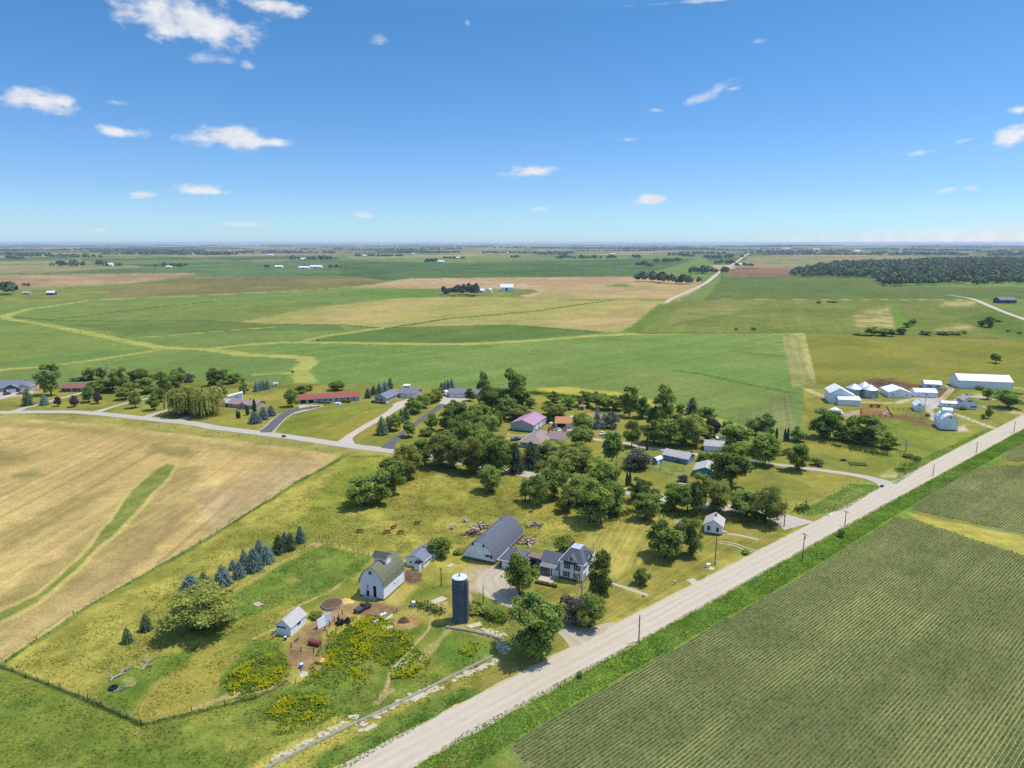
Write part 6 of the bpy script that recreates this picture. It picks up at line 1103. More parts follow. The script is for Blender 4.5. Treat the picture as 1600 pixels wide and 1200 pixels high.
for k, (px, l) in enumerate((([(640, 1088), (655, 1080), (665, 1086), (648, 1098)], 'large tilted pale slab by the long feed bunk'), ([(568, 1140), (585, 1130), (590, 1135), (572, 1144)], 'flat pale slab lying lowest near the road'), ([(614, 1042), (634, 1034), (650, 1040), (640, 1050)], 'worn concrete pad crossed by the cow path'), ([(727, 978), (750, 972), (753, 978), (735, 982)], 'grey slab at the foot of the silo'), ([(672, 940), (690, 932), (700, 936), (680, 945)], 'pale concrete pad uphill of the silo'), ([(665, 951), (675, 949), (680, 955), (670, 958)], 'little round pad near the straw patch'), ([(394, 944), (404, 941), (413, 944), (403, 949)], 'square wooden platform out in the pasture'), ([(697, 885), (706, 880), (711, 883), (702, 887)], 'small flat slab between coop and arched barn'), ([(465, 1050), (480, 1050), (482, 1056), (470, 1060)], 'pale pad beside the blue barrel'))):
    G = [P(*p) for p in px]; mb = MB(); n = len(G); mb.add([(x, y, 0) for x, y in G]+[(x, y, .14) for x, y in G], [tuple(range(n, 2*n))]+[(j, (j+1) % n, n+(j+1) % n, n+j) for j in range(n)]); o = mb.build('concrete_slab' if k != 6 else 'wooden_platform', SLAB if k != 6 else LUMB); tag(o, l, 'slab' if k != 6 else 'platform')
# ------------------------------------------------------------------ yard things
def heap(name, x, y, w, d, h, m, label, cat, seed=0, rot=0):
    X, Y = P(x, y); rng = np.random.default_rng(seed); n = 22; k = 10; V = []; 
    for i in range(k+1):
        q = i/k
        for j in range(n):
            t = 2*PI*j/n; rr = q*(1+.16*math.sin(3*t+seed)+.08*math.sin(7*t)); z = h*(1-q*q)*(1+.25*rng.normal()*(q > 0)*(q < .95)) if q < 1 else -.05
            V.append((w/2*rr*math.cos(t), d/2*rr*math.sin(t), z))
    Fq = [(i*n+j, (i+1)*n+j, (i+1)*n+(j+1) % n, i*n+(j+1) % n) for i in range(k) for j in range(n)]; o = np_mesh(name, V, Fq, m, smooth=False); o.location = (X, Y, 0); o.rotation_euler = (0, 0, rot); return tag(o, label, cat)
X, Y = P(519, 946); r = empty('manure_pit', X, Y, 0); tag(r, 'round concrete-walled pit filled with brown manure', 'manure pit'); mb = MB(); mb.lathe([(2.8, 0), (2.8, .7), (2.7, .7), (2.7, .55)], 36); mb.build('ring_wall', CONCM, r); mb = MB(); mb.lathe([(2.72, .66), (1.8, .95), (.9, 1.15), (0, 1.2)], 30); mb.build('manure', DIRT, r)
heap('straw_ring', 541, 940, 4.2, 3.4, .35, STRAW, 'flattened ring of straw beside the manure pit', 'straw', 2); heap('manure_heap', 631, 971, 3.2, 2.4, 1.0, DIRT, 'dark manure mound on the straw circle', 'heap', 3); heap('soil_heap', 643, 902, 5.5, 4.5, .5, DIRT, 'brown soil heap below the chicken coop', 'heap', 5); heap('soil_heap', 1378, 599, 9, 5, 1.3, DIRT, 'dark earth heap behind the grain bins', 'heap', 6); heap('hay_pile', 556, 869, 1.0, .8, .3, LUMB, 'tiny pale heap at the paddock corner', 'heap', 8)
def panel(x, y, w, h, rz, m, label, name='wall_panel', t=.15, tilt=0, z=0):
    X, Y = P(x, y); r = empty(name, X, Y, z, R(rz)); tag(r, label, 'panel'); mb = MB(); mb.box(-w/2, w/2, -t/2, t/2, .02, h); mb.build('sheet', m, r); mb = MB(); [mb.box(u-.06, u+.06, t/2, t/2+.1, .02, h*.95) for u in (-w/2+.2, 0, w/2-.2)]; mb.build('batten', m, r); r.rotation_euler = (tilt, 0, R(rz)); return r
panel(503, 980, 2.4, 2.6, 55, WHITE, 'tall white panel standing next to the manure pit', tilt=-.1); panel(511, 974, 2.2, 2.6, 20, WHITE, 'white panel propped beside the taller one', tilt=-.15)
panel(607, 968, 3.4, .7, 62, WHITE, 'long white board set on edge beside the straw circle', t=.2); panel(598, 960, 2.0, .12, 45, WHITE, 'white board lying flat on the bare yard', t=.9); panel(605, 981, 2.6, .25, -5, WHITE, 'white sheet lying below the straw circle', t=1.4); panel(588, 972, 1.6, .5, 50, WHITE, 'short white plank leaning in the weeds', t=.15); panel(463, 1002, 1.5, 1.1, 60, LUMB, 'grey board leaning at the small garage corner', t=.1, tilt=.3); panel(428, 997, 1.6, 1.2, 75, LUMB, 'grey pallet leaning on the small garage side', t=.12, tilt=.2)
# rusty tank, bale feeder, barrel
X, Y = P(492, 1008); r = empty('rusty_panel', X, Y, 0, R(-20)); tag(r, 'rusty red ribbed tank lying in the corral', 'tank'); mb = MB(); mb.tube([(-1.5, 0, .65), (1.5, 0, .65)], .65, 16); mb.build('shell', RUST, r); mb = MB(); [mb.tube([(u-.04, 0, .65), (u+.04, 0, .65)], .7, 16) for u in (-1.2, -.6, 0, .6, 1.2)]; mb.build('rib', LUMD, r)
X, Y = P(504, 1034); r = empty('bale_feeder', X, Y, 0); tag(r, 'round tan bale feeder ring on the muddy ground', 'feeder'); mb = MB(); mb.lathe([(1.25, 0), (1.25, .7), (1.18, .7), (1.18, 0)], 28); mb.build('ring', mat('feeder', (206, 160, 96)), r)
mb = MB(); mb.lathe([(1.17, .25), (.6, .4), (0, .45)], 20); mb.build('hay', STRAW, r)
def barrel(x, y, m, label, h=.9, rad=.35):
    X, Y = P(x, y); r = empty('barrel', X, Y, 0); tag(r, label, 'barrel'); mb = MB(); mb.lathe([(rad*.9, 0), (rad, .1), (rad, h-.1), (rad*.9, h)], 14); mb.build('drum', m, r); mb = MB(); mb.lathe([(rad*.92, h), (rad*.5, h+.05), (0, h+.06)], 14); mb.build('lid', WSTEEL, r)
barrel(471, 1043, mat('blue plastic', (60, 150, 210), .4), 'blue barrel with white lid at the edge of the weeds', 1.0, .45); barrel(556, 958, DARK, 'black barrel behind the parked old truck'); barrel(646, 947, mat('grey tank', (190, 190, 190)), 'pale tank on the straw between barn and silo', 1.3, .6); barrel(446, 1000, DKW, 'dark barrel at the small garage door')
X, Y = P(536, 974); mb = MB(); rr = random.Random(4)
for i in range(26): mb.box(*[q for c, s in ((rr.uniform(-1.4, 1.4), rr.uniform(.1, .8)), (rr.uniform(-1, 1), rr.uniform(.05, .3))) for q in (c-s, c+s)], rr.uniform(0, .5), rr.uniform(.5, 1.3), 0, rr.uniform(0, 3), None, rr.uniform(-.6, .6))
o = mb.build('scrap_heap', [DARK]); o.location = (X, Y, 0); tag(o, 'black heap of scrap machinery behind the yellow weeds', 'scrap heap')
def lumber(name, x, y, w, d, n, m, label, seed, L=3):
    X, Y = P(x, y); rr = random.Random(seed); mb = MB()
    for i in range(n):
        cx, cy = rr.gauss(0, w/3.2), rr.gauss(0, d/3.2); l = rr.uniform(.25, 1)*L; k = max(0, 1-math.hypot(cx/w, cy/d)*1.6); z = rr.uniform(0, 1.9)*k
        mb.box(cx-l/2, cx+l/2, cy-.12-rr.random()*.25, cy+.15, z, z+rr.uniform(.06, .3), rr.choice((0, 0, 1)), rr.gauss(.3, .7), (cx, cy), rr.uniform(-.25, .25))
    o = mb.build(name, m); o.location = (X, Y, 0); return tag(o, label, 'lumber pile')
lumber('lumber_pile', 751, 824, 3.6, 3.4, 110, [LUMB, LUMD], 'big jumbled pile of old lumber beside the arched barn', 1, 3.6); lumber('lumber_pile', 741, 835, 6, 2.5, 46, [LUMD, LUMB], 'low strewn boards below the big lumber pile', 2, 2.6); lumber('lumber_pile', 706, 825, 2.6, 1.6, 18, [LUMB, LUMB], 'small heap of bleached boards nearest the cattle', 3, 2.2); lumber('lumber_pile', 726, 815, 3, 2, 18, [LUMB, LUMB], 'scattered pale planks above the bleached heap', 4, 2.4); lumber('lumber_pile', 834, 822, 5, 3, 44, [LUMB, LUMD], 'flattened brush and boards behind the barn', 5, 1.6); lumber('lumber_pile', 826, 848, 4.4, 3.2, 44, [LUMB, LUMD], 'tangle of pale timbers at the back corner of the barn', 6, 3.2)
panel(743, 829, 2.6, .9, -20, LUMB, 'white box-like crate on the lumber piles', t=1.2)
lumber('lumber_pile', 1386, 646, 3, 2, 20, [WHITE, LUMB], 'white boards heaped in the farmyard corral', 7, 2.5)
# fallen dead trees
def snag(x, y, rz, s, label, seed):
    X, Y = P(x, y); rr = random.Random(seed); mb = MB()
    def br(p, a, e, l, rad, k):
        pts = [p]; 
        for i in range(4): a += rr.uniform(-.35, .35); e += rr.uniform(-.12, .1); p = (p[0]+l*math.cos(a)/4, p[1]+l*math.sin(a)/4, max(.1, p[2]+l*e/4)); pts.append(p)
        mb.tube(pts, [rad*(1-.17*i) for i in range(5)], 6)
        if k:
            for q in range(2+k): br(pts[rr.randint(1, 4)], a+rr.choice((-1, 1))*rr.uniform(.4, 1.1), rr.uniform(-.1, .5), l*rr.uniform(.4, .7), rad*.55, k-1)
    br((0, 0, .2), R(rz), .05, 4.2*s, .3*s, 2); o = mb.build('fallen_tree', DEADW); o.location = (X, Y, 0); return tag(o, label, 'dead tree')
snag(172, 1065, 55, .85, 'bleached forked dead tree lying in the low pasture', 2); snag(221, 1048, 70, .8, 'bleached fallen tree with spreading limbs, uphill one', 5); snag(178, 1082, 60, .5, 'curved pale log near the big tyre', 9)
X, Y = P(177, 1076); r = empty('tractor_tyre', X, Y, 0, R(-30)); mb = MB(); mb.lathe([(.45, 0), (.9, .05), (1.0, .25), (.9, .45), (.45, .5), (.42, .25), (.45, 0)], 24); mb.build('tread', RUBBER, r); tag(r, 'large tractor tyre lying by the dead trees', 'tyre')
# road and yard furniture
def mailbox(x, y, m, label):
    X, Y = P(x, y); r = empty('mailbox', X, Y, 0, ROAD_A+PI/2); tag(r, label, 'mailbox'); mb = MB(); mb.box(-.05, .05, -.05, .05, 0, 1.05); mb.build('post', WOODD, r); mb = MB(); mb.prism([(-.12, 1.05), (-.12, 1.2), (-.08, 1.28), (0, 1.31), (.08, 1.28), (.12, 1.2), (.12, 1.05)], -.28, .3, 'v'); mb.build('box', m, r); mb = MB(); mb.box(.12, .14, .1, .2, 1.15, 1.4); mb.build('flag', RUST, r)
mailbox(853, 1031, DARK, 'black mailbox at the road below the farm drive'); mailbox(1054, 913, WSTEEL, 'white mailbox on the mown lawn by the road'); mailbox(110, 650, DARK, 'dark mailbox beside the village street'); mailbox(342, 679, DARK, 'dark roadside post box below the brown-roofed house')
X, Y = P(904, 980); r = empty('gatepost', X, Y, 0, ROAD_A); tag(r, 'red brick gatepost with stone cap at the farm drive', 'gatepost'); mb = MB(); mb.box(-.4, .4, -.25, .25, 0, 1.7); mb.build('pillar', mat('red brick', (150, 80, 62), .9, .2, 4, (2, 8, .3)), r); mb = MB(); mb.box(-.5, .5, -.35, .35, 1.7, 1.85); mb.build('cap', CONCM, r)
X, Y = P(1109, 888); r = empty('well_house', X, Y, 0, R(-20)); tag(r, 'white well box on a small slab by the yard pole', 'well box'); mb = MB(); mb.box(-1.2, 1.2, -1, .8, 0, .12); mb.build('pad', SLAB, r); mb = MB(); mb.box(-.9, .0, -.2, .6, .12, 1.2); mb.build('cabinet', WHITE, r); mb = MB(); mb.box(-1.0, .1, -.3, .7, 1.2, 1.3); mb.build('lid', WROOF, r)
panel(1118, 881, .5, 1.1, 10, WSTEEL, 'small white meter box at the foot of the yard pole', 'meter_box', .3); panel(1298, 805, 2.6, .5, 38, WHITE, 'white culvert board lying on the roadside bank', 'culvert_board', .5); panel(1378, 761, 1.2, .8, 30, DKW, 'dark culvert end at the village lane corner', 'culvert', .8); panel(1005, 932, .6, .3, 0, STONE, 'grey stone at the end of the lawn footpath', 'stone', .4)
panel(1066, 757, 3.4, .5, -25, WHITE, 'long white bench in the garden', 'garden_bench', .5); panel(1062, 734, 1.4, .3, 40, mat('yellow plastic', (226, 190, 90)), 'yellow slide in the blue house garden', 'slide', .5); panel(528, 632, 3.4, 1.1, -10, WSTEEL, 'white covered boat in front of the red-roofed house', 'boat_cover', 2); panel(1510, 621, 12, .4, -2, WHITE, 'long white pipe stack along the long barn', 'pipe_stack', .6)
def hedge(x, y, w, d, h, rz, label, m=LG):
    X, Y = P(x, y); rng = np.random.default_rng(int(x)); n = int(900*max(1, w/4)); p = np.stack([rng.uniform(-w/2, w/2, n), rng.uniform(-d/2, d/2, n), rng.uniform(.05, 1, n)**.6*h], 1); nn = dirs(n, rng)+np.array([0, 0, .5]); nn /= np.linalg.norm(nn, axis=1)[:, None]
    V = quads(p, nn, .16*rng.uniform(.6, 1.2, n), rng); o = np_mesh('hedge', V, np.arange(4*n).reshape(-1, 4), m); o.location = (X, Y, 0); o.rotation_euler = (0, 0, R(rz)); return tag(o, label, 'hedge')
hedge(853, 914, 6.5, .9, .7, -24, 'clipped low hedge along the farmhouse patio', LD); hedge(541, 629, 6, 1.6, 1.7, -8, 'clipped hedge at the red-roofed house', LD); hedge(506, 630, 9, 1.4, 1.2, -8, 'foundation shrubs under the red-roofed house windows', LD); hedge(592, 630, 10, 1.8, 1.4, -20, 'dark shrubs round the L-shaped house corner', LGY); hedge(1340, 726, 7, 3.5, .6, -12, 'low green planting bed in the lane field', LG)
heap('brush_pile', 1318, 720, 3.5, 2, .8, RUBBER, 'dark brush pile beside the green planting bed', 'brush pile', 12)

# ------------------------------------------------------------------ vehicles
def car(x, y, rz, col, label, kind='car', group=None, L=4.6, Wd=1.85):
    X, Y = P(x, y); r = empty({'car': 'parked_car', 'pickup': 'pickup_truck', 'van': 'camper_van'}[kind], X, Y, .06, R(rz)); tag(r, label, {'car': 'car', 'pickup': 'pickup truck', 'van': 'camper'}[kind], group); m = mat('paint %d %d %d' % col, col, .3, .03, 1, spec=.6)
    a = L/2; w = Wd/2
    body = {'car': [(-a, .35), (-a, .85), (-a*.62, .98), (a*.25, 1.0), (a*.95, .8), (a, .4), (a*.8, .28), (-a*.8, .28)], 'pickup': [(-a, .45), (-a, 1.05), (a*.3, 1.08), (a*.95, .98), (a, .5), (a*.8, .38), (-a*.8, .38)], 'van': [(-a, .45), (-a, 2.9), (a*.55, 2.95), (a*.6, 2.2), (a*.72, 1.5), (a, 1.2), (a, .5), (-a*.8, .4)]}[kind]
    mb = MB(); mb.prism(body, -w, w, 'u'); mb.v = [(y2, x2, z) for x2, y2, z in mb.v]; o = mb.build('body', m, r); bv = o.modifiers.new('soft', 'BEVEL'); bv.width = .07; bv.segments = 2
    cab = {'car': [(-a*.6, .98), (-a*.4, 1.42), (a*.1, 1.45), (a*.42, .98)], 'pickup': [(-a*.12, 1.06), (-a*.08, 1.62), (a*.22, 1.65), (a*.45, 1.06)], 'van': [(a*.56, 1.5), (a*.56, 2.1), (a*.6, 2.1), (a*.74, 1.5)]}[kind]
    mb = MB(); mb.prism(cab, -w*.86, w*.86, 'u'); mb.v = [(y2, x2, z) for x2, y2, z in mb.v]; mb.build('cabin_glass', GLASS, r)
    if kind != 'van': mb = MB(); mb.prism([(cab[1][0], cab[1][1]-.02), (cab[1][0]+.05, cab[1][1]+.05), (cab[2][0]-.05, cab[2][1]+.05), (cab[2][0], cab[2][1]-.02)], -w*.84, w*.84, 'u'); mb.v = [(y2, x2, z) for x2, y2, z in mb.v]; mb.build('roof', m, r)
    if kind == 'pickup': mb = MB(); mb.box(-a*.95, -a*.16, -w*.82, w*.82, 1.0, 1.09); mb.build('bed', DKW, r)
    me = None
    for sx in (-.62, .62):
        for sy in (-1, 1):
            if me is None: mb = MB(); mb.tube([(0, -.11, 0), (0, .11, 0)], .34, 14); o = mb.build('wheel', RUBBER, r); me = o.data
            else: o = link(bpy.data.objects.new('wheel', me), r)
            o.location = (sx*a, sy*(w-.08), .34)
    for sy in (-1, 1): mb = MB(); mb.box(a-.06, a+.02, sy*w*.7-.15, sy*w*.7+.15, .62, .76); mb.build('headlight', TRIM, r)
    return r
car(861, 672, -80, (158, 38, 34), 'large red vehicle parked by the mauve-roofed shed', 'pickup'); car(873, 673.5, -85, (226, 226, 230), 'white and dark car in the middle of the orange house yard'); car(882, 672, -85, (168, 30, 34), 'red car parked against the orange-roofed house'); car(806, 688, 20, (40, 84, 150), 'blue pickup with pale front beside the brown hip roof', 'pickup', L=5.4); car(941.5, 679, 60, (235, 238, 240), 'white car on the grass beside the lane maple'); car(962, 680, 20, (238, 238, 236), 'white car half behind the egg-shaped maple'); car(11, 616.5, 70, (36, 46, 66), 'dark car outside the grey hip-roofed house'); car(33, 616, 60, (176, 84, 70), 'red car on the wide drive at the far west'); car(698, 618, -70, (240, 240, 240), 'white camper parked by the garage house', 'van', L=6.5, Wd=2.4); car(567, 953, 55, (58, 54, 60), 'old dark pickup with junk in its bed on the bare yard', 'pickup', L=4.9, Wd=1.8)
panel(861, 664, 2.2, 1.4, 60, WSTEEL, 'white covered trailer beside the red vehicle', 'utility_trailer', 1.4); panel(895, 652, 4, .7, 20, WSTEEL, 'white boat on the grass behind the orange house', 'boat_hull', 1.2)
X, Y = P(1367, 636); r = empty('feed_wagon', X, Y, 0, R(-8)); tag(r, 'red and orange feed wagon in the crossroads corral', 'wagon'); mb = MB(); mb.prism([(-.8, .9), (-1.0, 1.9), (1.0, 1.9), (.8, .9)], -2.9, 2.9, 'u'); mb.build('box', mat('wagon orange', (200, 110, 70))  , r); 
for sx in (-2, 2):
    for sy in (-.8, .8): mb = MB(); mb.tube([(sx, sy-.12, .45), (sx, sy+.12, .45)], .45, 12); mb.build('wheel', RUBBER, r)
mb = MB(); mb.tube([(2.9, 0, .7), (4.4, 0, .5)], .06, 5); mb.build('hitch', RUST, r)
# hay bales and dots along the waterways, far machinery
for x, y, l in ((113, 518, 'single pale hay bale on the long grass waterway'), (126.5, 518.5, 'hay bale right beside the first one on the waterway'), (168, 524.5, 'hay bale further down the long grass waterway'), (497, 532, 'dark hay bale where the waterways fork'), (457.5, 582.5, 'dark hay bale on the wide grass strip')):
    X, Y = P(x, y); mb = MB(); mb.tube([(-.75, 0, .85), (.75, 0, .85)], .85, 16); o = mb.build('hay_bale', STRAW if x < 400 else LUMD); o.location = (X, Y, 0); o.rotation_euler = (0, 0, x); tag(o, l, 'hay bale')

# ------------------------------------------------------------------ cattle and people
def skin(name, nodes_, edges, m, root=0, sub=2):
    me = bpy.data.meshes.new(name); me.from_pydata([n[0] for n in nodes_], edges, []); me.materials.append(m); o = link(bpy.data.objects.new(name, me))
    s = o.modifiers.new('skin', 'SKIN'); s.use_smooth_shade = True
    for v, n in zip(me.skin_vertices[0].data, nodes_): v.radius = n[1] if hasattr(n[1], '__len__') else (n[1], n[1])
    for i, v in enumerate(me.skin_vertices[0].data): v.use_root = i == root
    u = o.modifiers.new('sub', 'SUBSURF'); u.levels = 1; u.render_levels = sub
    return o
HIDE = mat('red brown hide', (128, 66, 44), .9, .15, 1.2, stain=.1); HIDEB = mat('black hide', (34, 30, 30), .9, .2, 1.2)
def cow(graze=True):
    hd = [((.98, 0, 1.16), (.2, .17)), ((1.22, 0, .86 if graze else 1.3), .17), ((1.4, 0, .52 if graze else 1.36), .16), ((1.55, 0, .24 if graze else 1.22), .1)]
    n = [((0, 0, 1.0), (.36, .42)), ((.5, 0, 1.0), (.33, .42)), ((.78, 0, 1.04), (.28, .36)), ((-.5, 0, 1.03), (.33, .38)), ((-.82, 0, 1.06), (.26, .3))]+hd
    e = [(0, 1), (1, 2), (0, 3), (3, 4), (2, 5), (5, 6), (6, 7), (7, 8)]
    for s in (-1, 1):
        b = len(n); n += [((.68, s*.2, .72), .15), ((.7, s*.21, .42), .09), ((.68, s*.21, .22), .075), ((.72, s*.21, .02), .085)]; e += [(2, b), (b, b+1), (b+1, b+2), (b+2, b+3)]
        b = len(n); n += [((-.74, s*.2, .8), .18), ((-.62, s*.22, .6), .11), ((-.84, s*.22, .42), .08), ((-.8, s*.22, .22), .07), ((-.76, s*.22, .02), .085)]; e += [(4, b), (b, b+1), (b+1, b+2), (b+2, b+3), (b+3, b+4)]
        b = len(n); k = 7; p = hd[2][0]; n += [((p[0]-.1, s*.26, p[2]+.12), (.03, .06))]; e += [(k, b)]
    b = len(n); n += [((-1.02, 0, 1.1), .05), ((-1.1, 0, .8), .03), ((-1.1, 0, .5), .045)]; e += [(4, b), (b, b+1), (b+1, b+2)]
    return n, e
cows = {}
for i, (x, y, a, gz, l) in enumerate(((561.5, 832, 10, 1, 'brown cow grazing apart, nearest the conifer row'), (605.5, 833, 200, 1, 'brown cow grazing left in the middle group'), (615, 826, 38, 0, 'brown cow standing highest of the middle group'), (625.5, 834, 20, 1, 'brown cow at the lower right of the middle group'), (652, 819.5, 15, 0, 'brown cow standing alone above the middle group'), (829.5, 801.5, 0, 1, 'lone black calf in the pasture below the trees'))):
    m = HIDE if i != 5 else HIDEB; n, e = cow(gz); X, Y = P(x, y); o = skin('cow', n, e, m); o.location = (X, Y, 0); o.rotation_euler = (0, 0, R(a)); s = 1.0 if i != 5 else .7; o.scale = (s*.95, s*1.3, s*.92); tag(o, l, 'cow' if i != 5 else 'calf', 'cattle in the pasture')
def person(x, y, rz, shirt, label, seat=None):
    z = .06; k = [((0, 0, .95), (.15, .1)), ((0, 0, 1.2), (.15, .1)), ((0, 0, 1.4), (.17, .1)), ((0, 0, 1.52), .055), ((0, 0.01, 1.64), (.085, .1)), ((0, .01, 1.74), (.07, .085))]; e = [(0, 1), (1, 2), (2, 3), (3, 4), (4, 5)]
    for s in (-1, 1):
        b = len(k); k += [((s*.2, 0, 1.4), .055), ((s*.26, -.02, 1.12), .045), ((s*.24, .14, .92), .035), ((s*.23, .2, .86), .035)]; e += [(2, b), (b, b+1), (b+1, b+2), (b+2, b+3)]
        b = len(k)
        if seat: k += [((s*.12, .05, .9), .085), ((s*.16, .42, .9), .07), ((s*.18, .46, .45), .05), ((s*.18, .58, .42), .04)]
        else: k += [((s*.1, 0, .85), .085), ((s*.1, .02, .48), .06), ((s*.1, -.01, .08), .045), ((s*.1, .12, .04), .04)]
        e += [(0, b), (b, b+1), (b+1, b+2), (b+2, b+3)]
    o = skin('person', k, e, shirt, 0, 2); X, Y = P(x, y); o.location = (X, Y, z+(seat or 0)); o.rotation_euler = (0, 0, R(rz)); tag(o, label, 'person')
    mb = MB(); mb.lathe([(.1, 1.66), (.105, 1.74), (.08, 1.82), (0, 1.84)], 12); mb.build('hair', LUMD, o, True)
    return o
person(718.5, 625, 200, mat('pale clothing', (206, 190, 200)), 'person in pale clothes standing on the garage house apron')
X, Y = P(443.5, 683); r = empty('quad_bike', X, Y, .09, R(165)); tag(r, 'small red quad bike riding along the village street', 'quad bike'); mb = MB(); mb.prism([(-.95, .5), (-.9, .8), (-.2, .85), (.1, .7), (.4, .95), (.95, .75), (.9, .5)], -.35, .35, 'u'); mb.v = [(b, a, c) for a, b, c in mb.v]; mb.build('body', mat('quad red', (140, 50, 36), .4), r)
for sx in (-.65, .65):
    for sy in (-.5, .5): mb = MB(); mb.tube([(sx, sy-.13, .3), (sx, sy+.13, .3)], .3, 12); mb.build('wheel', RUBBER, r)
mb = MB(); mb.tube([(.35, -.4, 1.1), (.35, .4, 1.1)], .025, 5); mb.tube([(.35, 0, 1.1), (.5, 0, .8)], .03, 5); mb.build('handlebar', DARK, r)
person(443.5, 683, 75, mat('yellow shirt', (226, 196, 96)), 'rider in a yellow shirt on the red quad bike', -.03)
# ------------------------------------------------------------------ standing plants: crop rows, tall grass, weeds
def crop_rows():
    V = []; T = []; Fq = []; n0 = 0; rng = np.random.default_rng(21); SP_ = .78; bands = lambda q: .62+.76*float(vn(np.array([q/3.1]), np.array([3.3]), 4)[0])
    for pi, poly in enumerate(CORN):
        g = np.array([P(*p) for p in poly]); u = g[:, 0]*RU[0]+g[:, 1]*RU[1]; v = g[:, 0]*RV[0]+g[:, 1]*RV[1]
        for vv in np.arange(v.min()+.4, v.max(), SP_):
            xs = []
            for i in range(len(u)):
                j = (i+1) % len(u)
                if (v[i] > vv) != (v[j] > vv): xs.append(u[i]+(u[j]-u[i])*(vv-v[i])/(v[j]-v[i]))
            xs.sort()
            for a, b in zip(xs[::2], xs[1::2]):
                a += rng.uniform(0, 1.2); b -= rng.uniform(0, 1.2); b = min(b, 620)
                if b-a < 2: continue
                x0, y0 = RU[0]*a+RV[0]*vv, RU[1]*a+RV[1]*vv; x1, y1 = RU[0]*b+RV[0]*vv, RU[1]*b+RV[1]*vv
                us = [a]; 
                while us[-1] < b:
                    q = us[-1]; d = math.hypot(RU[0]*q+RV[0]*vv, RU[1]*q+RV[1]*vv); us.append(q+max(.55, d*.0042))
                us = np.array(us); n = len(us); jit = rng.normal(0, .025, n); vig = (.45+.8*fbm(us/18, np.full(n, vv/7), 3, 61))*bands(vv)+rng.normal(0, .16, n); vig = np.clip(vig, .15, 1.5)
                h = .28*vig; w = .13+.11*vig
                for off, zz in ((-1, .02), (0, 1), (1, .02)):
                    V.append(np.stack([RU[0]*us+RV[0]*(vv+jit+off*w), RU[1]*us+RV[1]*(vv+jit+off*w), np.where(zz == 1, h, .02)], 1))
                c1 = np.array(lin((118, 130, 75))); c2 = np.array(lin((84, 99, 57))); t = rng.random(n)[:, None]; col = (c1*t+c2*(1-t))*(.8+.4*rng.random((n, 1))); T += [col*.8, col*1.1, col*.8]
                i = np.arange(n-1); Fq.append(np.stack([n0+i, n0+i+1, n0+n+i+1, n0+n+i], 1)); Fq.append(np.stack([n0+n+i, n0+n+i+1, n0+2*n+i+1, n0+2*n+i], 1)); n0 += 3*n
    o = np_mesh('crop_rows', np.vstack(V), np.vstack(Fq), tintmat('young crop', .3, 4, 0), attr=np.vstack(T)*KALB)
    tag(o, 'young row crop in long straight lines beside the county road', 'crop', None, 'stuff')
crop_rows()
TUFT = tintmat('grass blades', .2, 2, 0, .3)
def tufts(name, polys, dens, hmin, hmax, cfun, label, cat, seed, blades=3, wid=.12, keep=None):
    rng = np.random.default_rng(seed); PX = []; 
    for poly in polys:
        g = np.array([P(*p) for p in poly]); x0, y0 = g.min(0); x1, y1 = g.max(0); n = int((x1-x0)*(y1-y0)*dens); x = rng.uniform(x0, x1, n); y = rng.uniform(y0, y1, n); ins = np.zeros(n, bool)
        for i in range(len(g)):
            ax, ay = g[i]; bx, by = g[(i+1) % len(g)]
            if ay != by: ins ^= ((ay > y) != (by > y)) & (x < (bx-ax)*(y-ay)/(by-ay)+ax)
        p = np.stack([x, y], 1)[ins]
        if keep is not None: p = p[rng.random(len(p)) < keep(p[:, 0], p[:, 1])]
        PX.append(p)
    p = np.vstack(PX); n = len(p)
    if not n: return
    p = np.repeat(p, blades, 0)+rng.normal(0, .16, (n*blades, 2)); m = len(p); z = rng.uniform(.25, 1, m)*rng.uniform(hmin, hmax, m); nn = rng.normal(0, .3, (m, 3))+np.array([0, 0, 1]); nn /= np.linalg.norm(nn, axis=1)[:, None]
    V = quads(np.concatenate([p, z[:, None]], 1), nn, wid*rng.uniform(.6, 1.5, m), rng, 1.4)
    col = cfun(p[:, 0], p[:, 1], rng); col = np.repeat(col, 4, 0)
    o = np_mesh(name, V, np.arange(4*m).reshape(-1, 4), TUFT, attr=np.minimum(.9, col*KALB)); return tag(o, label, cat, None, 'stuff')
def mixc(cs, sc=4):
    cs = np.array([lin(c) for c in cs])
    def f(x, y, rng):
        t = np.clip(fbm(x/sc, y/sc, 3, 71)*1.8-.4+rng.normal(0, .18, len(x)), 0, .999)*(len(cs)-1); i = t.astype(int); q = (t-i)[:, None]; return (cs[i]*(1-q)+cs[np.minimum(i+1, len(cs)-1)]*q)*(.75+.5*rng.random((len(x), 1)))
    return f
def asground(k=1.0, v=.35):
    def f(x, y, rng):
        L = Land(x, y); paint(L); return mute(L.c)*k*(1-v+2*v*rng.random((len(x), 1)))
    return f
off = lambda pts, d: [(x, y+d) for x, y in pts]
RE = [(560, 1275), (645, 1200), (725, 1146), (800, 1106), (900, 1052), (1000, 1000), (1100, 945), (1200, 889), (1320, 822), (1390, 784), (1457, 748), (1525, 711), (1600, 671), (1700, 620)]
CE = [(1700, 655), (1602, 690), (1525, 732), (1457, 770), (1398, 806), (1305, 866), (1205, 926), (1105, 982), (1005, 1039), (905, 1094), (800, 1160), (720, 1215), (640, 1290)]
tufts('ditch_grass', [RE+CE], 16, .08, .42, mixc([(74, 112, 38), (98, 138, 44), (120, 154, 52), (150, 170, 80)], 5), 'tall bright green grass in the ditch between road and crop', 'grass', 31, 2, .06)
